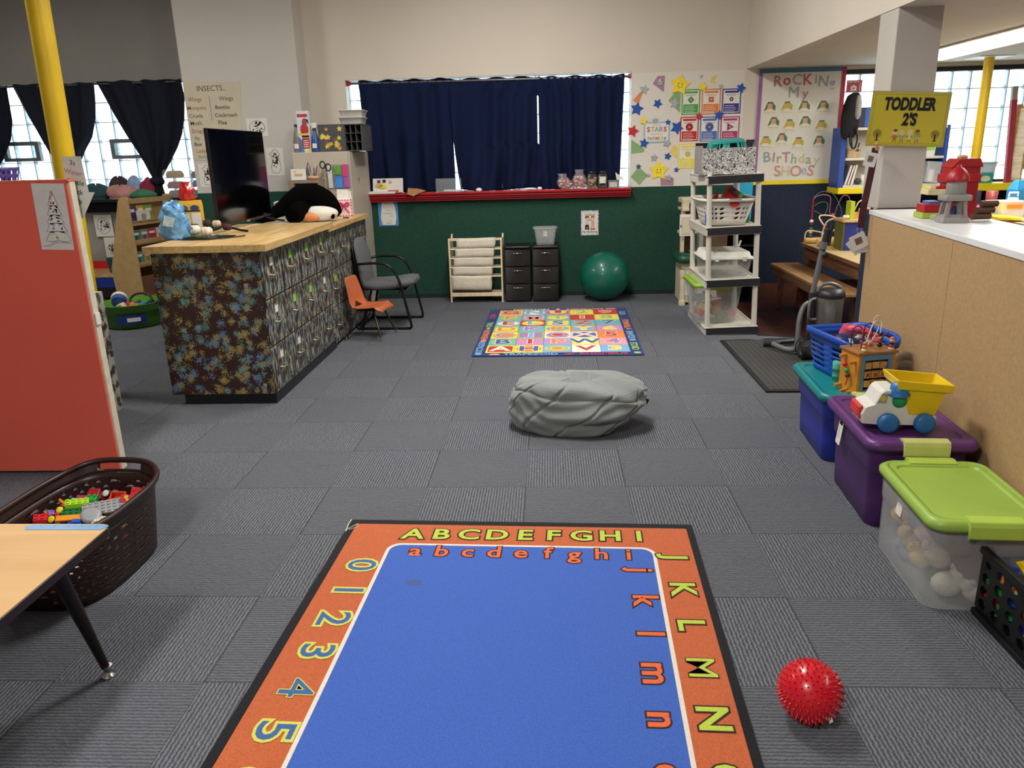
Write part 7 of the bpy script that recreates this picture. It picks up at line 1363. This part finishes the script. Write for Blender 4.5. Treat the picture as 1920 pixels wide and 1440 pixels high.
t = thing('woven_basket', 'small tan woven basket on the middle shelf of the white bookcase', 'basket', (3.19, 8.60, on(.299)), 0); f = lambda u, v: (*[c*(.9+.1*v) for c in sup(.075, .06, u, 5)], .1*v)
MB().grid(f, 40, 8, lambda i, j: True if (j in (5, 6) and 28 <= i <= 31) else ((.35, .4) if (i+j) % 2 else None)).build('woven_wall', M('tan_weave', 'b59c78', .6, .15, 50), t, solid=.004); MB().prism([(x*.9, y*.9) for x, y in [sup(.075, .06, k/40, 5) for k in range(40)]], 0, .004).build('base', M('tan_weave', ''), t)
one('black_tool', 'black pointed clamp tool standing behind the tan woven basket', 'tool', MB().cyl((0, 0, 0), (-.03, 0, .2), .012, .006).cyl((.02, 0, 0), (.06, 0, .15), .012, .006).bx((.02, 0, .05), (.1, .02, .03)), black_p, (3.24, 8.71, on(.299)), 0)
for k, (x, c, lab, lean) in enumerate(((3.125, 'd0cabd', 'white leaning magazine on the bottom shelf of the bookcase', .25), (3.155, 'a8364a', 'red leaning book on the bottom shelf of the bookcase', .25), (3.19, 'c9b8b0', 'pale book on the bottom shelf of the bookcase', .2))):
    t = thing('leaning_book', lab, 'book', (x, 8.64, on(.024)), (0, lean, 0), 'books on the bottom shelf of the ledge bookcase'); MB().box(0, .02, -.08, .08, 0.004, .21).build('cover', M('book_'+c, c, .5, .15, 20), t); MB().box(.002, .018, -.0805, -.079, .008, .206).build('pages', paper, t)
one('white_mug', 'white mug on the bottom shelf of the ledge bookcase', 'mug', MB().lathe([(.035, 0), (.038, .005), (.038, .1), (.034, .1), (.03, .01)], 18).tube([(.036, 0, .08), (.06, 0, .07), (.06, 0, .035), (.036, 0, .025)], .006, 6), white_plastic, (3.34, 8.6, on(.024)), 0); one('dark_ball', 'small dark round pot beside the white mug on the ledge bookcase', 'pot', MB().sph((0, 0, .035), .035, 14), M('dark_pot', '3a3c40', .5), (3.265, 8.57, on(.024)), 0)
t = thing('clear_box', 'clear plastic box standing on end at the right of the ledge bookcase', 'box', (4.0, 8.56, on(.024)), (0, .08, 0)); MB().rings([rr3(.14, .12, .015, .006), rr3(.15, .13, .015, .22)]).build('box_walls', clearmat('box_film', 'dfe6e8', .4, .15), t); MB().rings([rr3(.05, .05, .01, .02), rr3(.05, .05, .01, .14)]).build('white_carton', paper, t)
for k, (x, lab) in enumerate(((3.83, 'white box with lime label on the middle shelf of the ledge bookcase'), (3.96, 'second white box with lime label at the right of the ledge bookcase'))):
    t = thing('label_box', lab, 'box', (x, 8.60, on(.299)), 0, 'label boxes on the ledge bookcase'); MB().rings([rr3(.10, .14, .01, 0), rr3(.115, .15, .01, .12)]).build('box_body', white_plastic, t); MB().box(-.04, .04, -.076, -.074, .06, .09).build('lime_label', lime_tag, t)
one('spice_bottle', 'slim white bottle with dark cap on the bottom shelf near the divider', 'bottle', MB().lathe([(.02, 0), (.022, .005), (.022, .13), (.012, .14)], 14).lathe([(.014, .14), (.014, .17), (.008, .172)], 12, mi=1), [white_plastic, black_p], (3.74, 8.56, on(.024)), 0)
t = thing('first_aid_sign', 'red first aid kit sign on the glass blocks next to the birthday board', 'sign', (3.235, 8.858, 2.18), WALL); b = MB().box(-.075, .085, -.06, .06, 0, .003, 0).box(-.03, .03, -.045, .0, .003, .0036, 1).box(-.012, .012, .0, .012, .003, .0036, 1).prism(disc(.011, 12, 0, -.023), .0036, .0042, 0).box(.062, .068, -.05, .03, .003, .0036, 1)
b.text('FIRST AID KIT', .022, 1, TR((0, .042, .0034), (0, 0, 0), (.95, 1, 1)), .0006, .0003).build('sign_plate', [M('sign_red', 'a81c2c', .45), paper], t)
# ---- right side pole, sticks, cabinet, wipes
one('yellow_pole', 'yellow painted pole in front of the right glass block window', 'pole', MB().cyl((0, 0, .004), (0, 0, 2.384), .046, n=24), M('yellow_pole_paint', ''), (4.36, 8.4, 0), 0)
one('pole_flange', 'pale ceiling plate over the right yellow pole', 'plate', MB().rings([rr3(.34, .3, .02, 0), rr3(.35, .31, .02, .008)]), white_enamel, (4.36, 8.4, 2.376), 0)
one('red_pole', 'thin red post with a grey tip beside the wooden cabinet at the right', 'pole', MB().box(-.028, .028, -.02, .02, 0, .82).box(-.026, .026, -.018, .018, .82, .95, 1), [M('red_post', 'a83a48', .5), M('grey_tip', '9a948c', .5)], (4.80, 8.56, 1.166), (0, -.07, 0))
LZ2 = 1.1665
t = thing('wood_cabinet', 'open wooden cabinet at the right edge on the yellow ledge', 'cabinet', (5.15, 8.66, LZ2), 0); MB().prism([(0, 0), (.0, .78), (.06, .78), (.08, .5), (.08, 0)], 0, .02, 0, TR((-.26, -.1, 0), (pi/2, 0, 0)) @ TR((0, 0, -.2))).build('side_panel', oak, t)
for z in (.0, .13, .40, .74): MB().box(-.22, .3, -.12, .12, z, z+.02).build('shelf_board', oak, t)
for x in (-.24, .28): MB().box(x, x+.02, -.12, .12, .02, .74).build('upright', oak, t)
for k, (z, c, lab) in enumerate(((.152, '8fbf4a', 'green labelled carton in the wooden cabinet at the right edge'), (.27, 'd8d0c8', 'red and white carton on the green one in the wooden cabinet'))):
    one('carton', lab, 'box', MB().box(-.12, .12, -.08, .08, 0, .11).box(-.09, .06, -.0815, -.08, .03, .08, 1), [M('crt_'+c, c, .5), lime_tag if k == 0 else red_p], (5.08, 8.64, LZ2+z), 0)
one('grey_bag', 'grey stuffed bag on the upper shelf of the wooden cabinet', 'bag', MB().rings([[(.13*s*cos(a), .08*s*sin(a), z) for a in [2*pi*k/18 for k in range(18)]] for s, z in ((.8, 0), (1, .05), (1, .15), (.7, .22))]), M('grey_bag_film', '8e9298', .4, .2, 20), (5.06, 8.64, LZ2+.421), 0)
t = thing('wipes_tub', 'teal wipes tub on the yellow ledge left of the red post', 'tub', (4.56, 8.62, LZ2), 0); MB().rings([rr3(.19, .13, .03, 0), rr3(.2, .14, .03, .09), rr3(.18, .13, .03, .1)]).build('tub_body', M('wipes_teal', '1f9a8a', .45), t); MB().prism(disc(.05, 14, .01, .045, .03), .0705, .072, 0, Matrix.Rotation(pi/2, 4, 'X')).build('printed_label', M('wipes_cream', 'd0d4b0', .5), t)
t = thing('translucent_box', 'pale translucent box on top of the teal wipes tub', 'box', (4.565, 8.62, LZ2+.101), 0); tub(t, .21, .15, .11, .02, .9, clearmat('milky_plastic', 'c8d6de', .6, .3), 'box_body')
# ---- wooden bench and table, bead mazes, blue cabinet
dkw = wood_mat('worn_brown_wood', '4f2f1e', '7a4e32', 1, 5, .45); tpw = wood_mat('worn_bench_top', '8a6442', 'a98358', 1, 5, .45)
t = thing('wooden_bench', 'long brown wooden bench beside the navy wall', 'bench', (2.44, 7.28, .0045), radians(0)); MB().box(-.14, .14, -.98, .86, .405, .43).build('seat_board', tpw, t, bev=.003); MB().box(-.13, -.11, -.95, .83, .33, .405).box(.11, .13, -.95, .83, .33, .405).build('side_rail', dkw, t)
for y in (-.8, .6):
    for x in (-.1, .1): MB().box(x-.02, x+.02, y-.035, y+.035, 0, .405).build('leg', dkw, t)
t = thing('play_table', 'brown wooden table with pale top holding the bead mazes', 'table', (3.02, 7.20, .0045), 0); MB().box(-.46, .46, -.9, .83, .62, .646).build('table_top', M('pale_laminate_top', 'bfa878', .4, .06), t, bev=.003); MB().box(-.47, -.45, -.91, .84, .615, .645).box(-.43, .43, -.86, -.84, .5, .62).box(-.43, -.40, -.86, .8, .5, .62).box(.40, .43, -.86, .8, .5, .62).build('apron', dkw, t)
for x in (-.38, .38):
    for y in (-.8, .72): MB().box(x-.045, x+.045, y-.045, y+.045, 0, .62).build('leg', dkw, t)
MB().box(-.4, .4, .70, .74, .2, .28).build('stretcher', dkw, t)
TZ = .6515; lw = M('light_maple_toy', 'cfa766', .45, .1, 20)
t = thing('bead_maze', 'smaller bead maze with cream wires at the front corner of the table', 'toy', (2.75, 7.72, TZ), radians(2)); MB().cyl((-.14, 0, .035), (.14, 0, .035), .035, n=16).build('base_log', lw, t); cw2 = M('cream_thick_wire', 'd8c494', .45)
wire(t, [(-.09, 0, .06), (-.09, 0, .16), (-.05, 0, .24), (.04, 0, .26), (.09, 0, .22), (.1, 0, .06)], cw2, .007); wire(t, [(-.09, 0, .2), (-.12, .05, .27), (-.06, .1, .285), (.05, .08, .26), (.04, .03, .16), (-.04, .06, .12), (-.2, .1, .14), (-.22, .12, .06)], cw2, .007)
for k in range(4): MB().cyl((.1, 0, .065+.033*k), (.1, 0, .096+.033*k), .017, n=12).build('bead', (M('bead_green', '4a8a64', .5), M('bead_sage', '9aa878', .5), bc[0], bc[1])[k], t)
for k in range(2): MB().sph((-.09, 0, .08+.03*k), .017, 10).build('bead', bc[4], t)
t = thing('bead_maze', 'taller bead maze with thin red and green wires at the back of the table', 'toy', (2.73, 7.93, TZ), 0); MB().cyl((-.17, 0, .03), (.14, 0, .03), .03, n=16).build('base_log', lw, t); MB().cyl((-.12, 0, .05), (-.12, 0, .44), .008, n=8).build('upright', dred_w, t); gw = M('dark_green_wire', '2f5a44', .4)
wire(t, [(-.12, 0, .43), (-.08, .02, .46), (.0, .04, .47), (.06, .04, .44), (.06, .03, .3), (.1, .02, .26), (.12, 0, .36), (.16, -.02, .46), (.22, -.02, .44), (.24, 0, .32), (.22, 0, .05)], M('rose_wire', '8a4a6a', .4), .005); wire(t, [(-.12, 0, .45), (-.02, .06, .5), (.1, .08, .47), (.18, .04, .3), (.14, .02, .15), (.12, 0, .05)], gw, .004); wire(t, [(-.12, 0, .36), (-.02, .05, .4), (.04, .05, .38), (.0, .0, .28), (-.1, .0, .32)], gw, .004)
for k in range(5): MB().sph((-.12, 0, .075+.036*k), (.02, .02, .017), 10).build('bead', (gw, bc[1], gw, bc[2], bc[4])[k], t)
for k in range(4): MB().sph((.02, 0, .07+.035*k), (.018, .018, .016), 10).build('bead', bc[3], t)
MB().sph((.09, .02, .27), .022, 10).build('bead', bc[3], t); MB().sph((.16, 0, .07), .018, 10).build('bead', bc[0], t)
t = thing('blue_toy_cabinet', 'blue and olive toy cabinet with cream top on the wooden table', 'cabinet', (2.92, 7.45, TZ), radians(-4)); MB().box(-.19, .2, -.13, .13, 0, .26).build('blue_body', M('cabinet_blue', '22307e', .5), t, bev=.003); MB().box(-.205, -.19, -.13, .13, 0, .26).build('olive_side', M('cabinet_olive', '5a5a22', .5), t); MB().box(-.22, .22, -.15, .15, .26, .28).build('cream_top', oak, t)
k_ = MB().lathe([(.014, 0), (.018, .03), (.01, .05)], 12, T=TR((.11, -.13, .2), (pi/2, 0, 0))).build('knob', bc[3], t)
t = thing('peg_toy', 'lime edged wooden peg toy on the blue toy cabinet', 'toy', (2.93, 7.45, TZ+.281), 0); MB().box(-.15, -.115, -.06, .06, 0, .16).build('lime_panel', M('panel_lime', 'b0c02a', .5), t); MB().box(-.11, .0, -.02, .02, 0, .06).box(.02, .12, -.02, .02, 0, .08).build('wood_blocks', lw, t); MB().tube(smooth_path([(-.1, 0, .06), (-.06, 0, .15), (.0, 0, .16), (.02, 0, .08)], 5), .006, 6).build('cream_wire', cw2, t)
for x, y, z, c in ((-.05, -.03, .08, 1), (-.02, -.03, .11, 3), (.02, -.03, .09, 1), (.05, -.03, .12, 0), (.08, -.03, .10, 4), (.1, -.03, .13, 1), (-.17, -.05, .02, 4), (-.2, -.06, .02, 4)): MB().sph((x, y, z), .02, 10).build('bead', bc[c], t)
# ---- rubber mat, vacuum cleaner
def mat_mat():
    m, n, l, p = nodes('charcoal_rubber_mat'); tc = n.new('ShaderNodeTexCoord'); mp = n.new('ShaderNodeMapping'); mp.inputs['Rotation'].default_value = (0, 0, radians(45)); l.new(tc.outputs['Object'], mp.inputs[0]); c = n.new('ShaderNodeTexChecker'); c.inputs['Scale'].default_value = 34; l.new(mp.outputs[0], c.inputs['Vector']); ns = n.new('ShaderNodeTexNoise'); ns.inputs['Scale'].default_value = 120; l.new(tc.outputs['Object'], ns.inputs[0])
    l.new(mixc(n, l, mth(n, l, 'ADD', mth(n, l, 'MULTIPLY', c.outputs['Fac'], .35), mth(n, l, 'MULTIPLY', ns.outputs['Fac'], .6)), '161617', '4a4a4a'), p.inputs['Base Color']); b = n.new('ShaderNodeBump'); b.inputs['Strength'].default_value = .5; l.new(c.outputs['Fac'], b.inputs['Height']); l.new(b.outputs[0], p.inputs['Normal']); p.inputs['Roughness'].default_value = .85; return m
one('floor_mat', 'dark charcoal rubber floor mat between the carpet and wooden floor', 'mat', MB().prism([(-.38, -.75), (.24, -.76), (.42, .2), (.42, .72), (.02, .76), (-.05, .70), (-.15, .74), (-.38, .72)], 0, .008, 1).prism([(-.35, -.72), (.21, -.73), (.39, .2), (.39, .69), (-.35, .69)], .008, .010, 0), [mat_mat(), M('mat_border', '121213', .7)], (1.84, 5.81, .0045), 0)
def vacuum():
    t = thing('vacuum_cleaner', 'grey upright vacuum cleaner standing on the charcoal mat', 'vacuum cleaner', (2.09, 5.98, .0155), radians(-8)); dg = M('vacuum_dark_grey', '2a2b2d', .4, .08); mg = M('vacuum_grey', '77797a', .35, .08, metal=.3); cl = clearmat('vacuum_bin', '8a8780', .42, .2)
    MB().rings([rr3(.30, .22, .05, .015, 5, .0, -.05), rr3(.32, .24, .06, .04, 5, 0, -.05), rr3(.26, .2, .06, .085, 5, 0, -.03), rr3(.14, .14, .05, .13, 5, 0, 0)]).build('cleaner_head', dg, t, bev=.004)
    for s in (-1, 1):
        w = MB().cyl((s*.10-.018, -.13, .045), (s*.10+.018, -.13, .045), .05, n=20).build('wheel', black_p, t)
        b = MB()
        for k in range(6): a = k*pi/3; b.bx((s*.10-.0185, -.13+.024*cos(a), .045+.024*sin(a)), (.003, .03, .008), 0, (a+.5, 0, 0))
        b.lathe([(.03, -.002), (.038, 0), (.038, .002)], 18, T=TR((s*.10-.019, -.13, .045), (0, pi/2, 0))); b.build('spoked_cap', chrome, w)
    wh = MB().cyl((-.135, -.14, .05), (-.115, -.14, .05), .052, n=22).build('wheel', black_p, t)
    MB().box(-.085, -.045, -.03, .04, .1, .50).build('spine', dg, t, bev=.008)
    MB().lathe([(.085, .22), (.092, .225), (.10, .46), (.098, .47)], 26, c=(.07, .0, 0)).build('dust_bin', cl, t); MB().lathe([(.04, .24), (.045, .44), (.03, .45)], 16, c=(.07, 0, 0)).build('cyclone', mg, t); MB().lathe([(.103, .465), (.108, .48), (.10, .51), (.07, .53), (.0, .535)], 26, c=(.07, 0, 0)).build('bin_lid', dg, t); MB().tube(smooth_path([(-.03, -.02, .51), (-.01, -.02, .555), (.06, -.01, .57), (.13, .0, .54), (.145, 0, .50)], 6), .014, 8).build('carry_handle', mg, t)
    MB().lathe([(.09, .10), (.1, .12), (.098, .22), (.085, .225)], 24, c=(.05, 0, 0)).build('motor_housing', dg, t); MB().tube(smooth_path([(-.05, -.06, .46), (-.09, -.09, .45), (-.1, -.1, .38), (-.09, -.09, .31), (-.04, -.07, .30)], 6), .011, 8).build('grip', mg, t)
    MB().cyl((-.065, 0, .48), (-.02, .0, .84), .02, n=14).build('wand', mg, t); MB().cyl((-.02, 0, .82), (.005, 0, .98), .022, n=14).cyl((-.018, 0, .78), (.012, 0, .80), .03).build('wand_handle', dg, t); MB().cyl((-.022, 0, .83), (-.014, 0, .885), .029, n=16).build('wand_clip', mg, t); MB().cyl((.02, .0, .86), (.036, .0, 1.04), .013, n=10).build('handle_tip', dg, t)
    MB().tube(smooth_path([(-.06, .03, .42), (-.11, .04, .38), (-.14, .02, .28), (-.145, .0, .15), (-.15, .0, .06), (-.19, .03, .03), (-.25, .1, .03), (-.30, .2, .035)], 8), .021, 10).build('hose', mg, t); MB().tube([(-.24, .24, .03), (-.30, .23, .032), (-.37, .24, .028)], [.018, .022, .026], 10).tube([(-.12, .33, .03), (-.3, .25, .032)], .02, 10).build('nozzle', dg, t)
    MB().tube(smooth_path([(-.05, -.1, .2), (-.16, -.12, .15), (-.17, -.1, .05), (-.1, -.1, .03)], 6), .004, 6).build('power_cord', black_p, t)
vacuum()
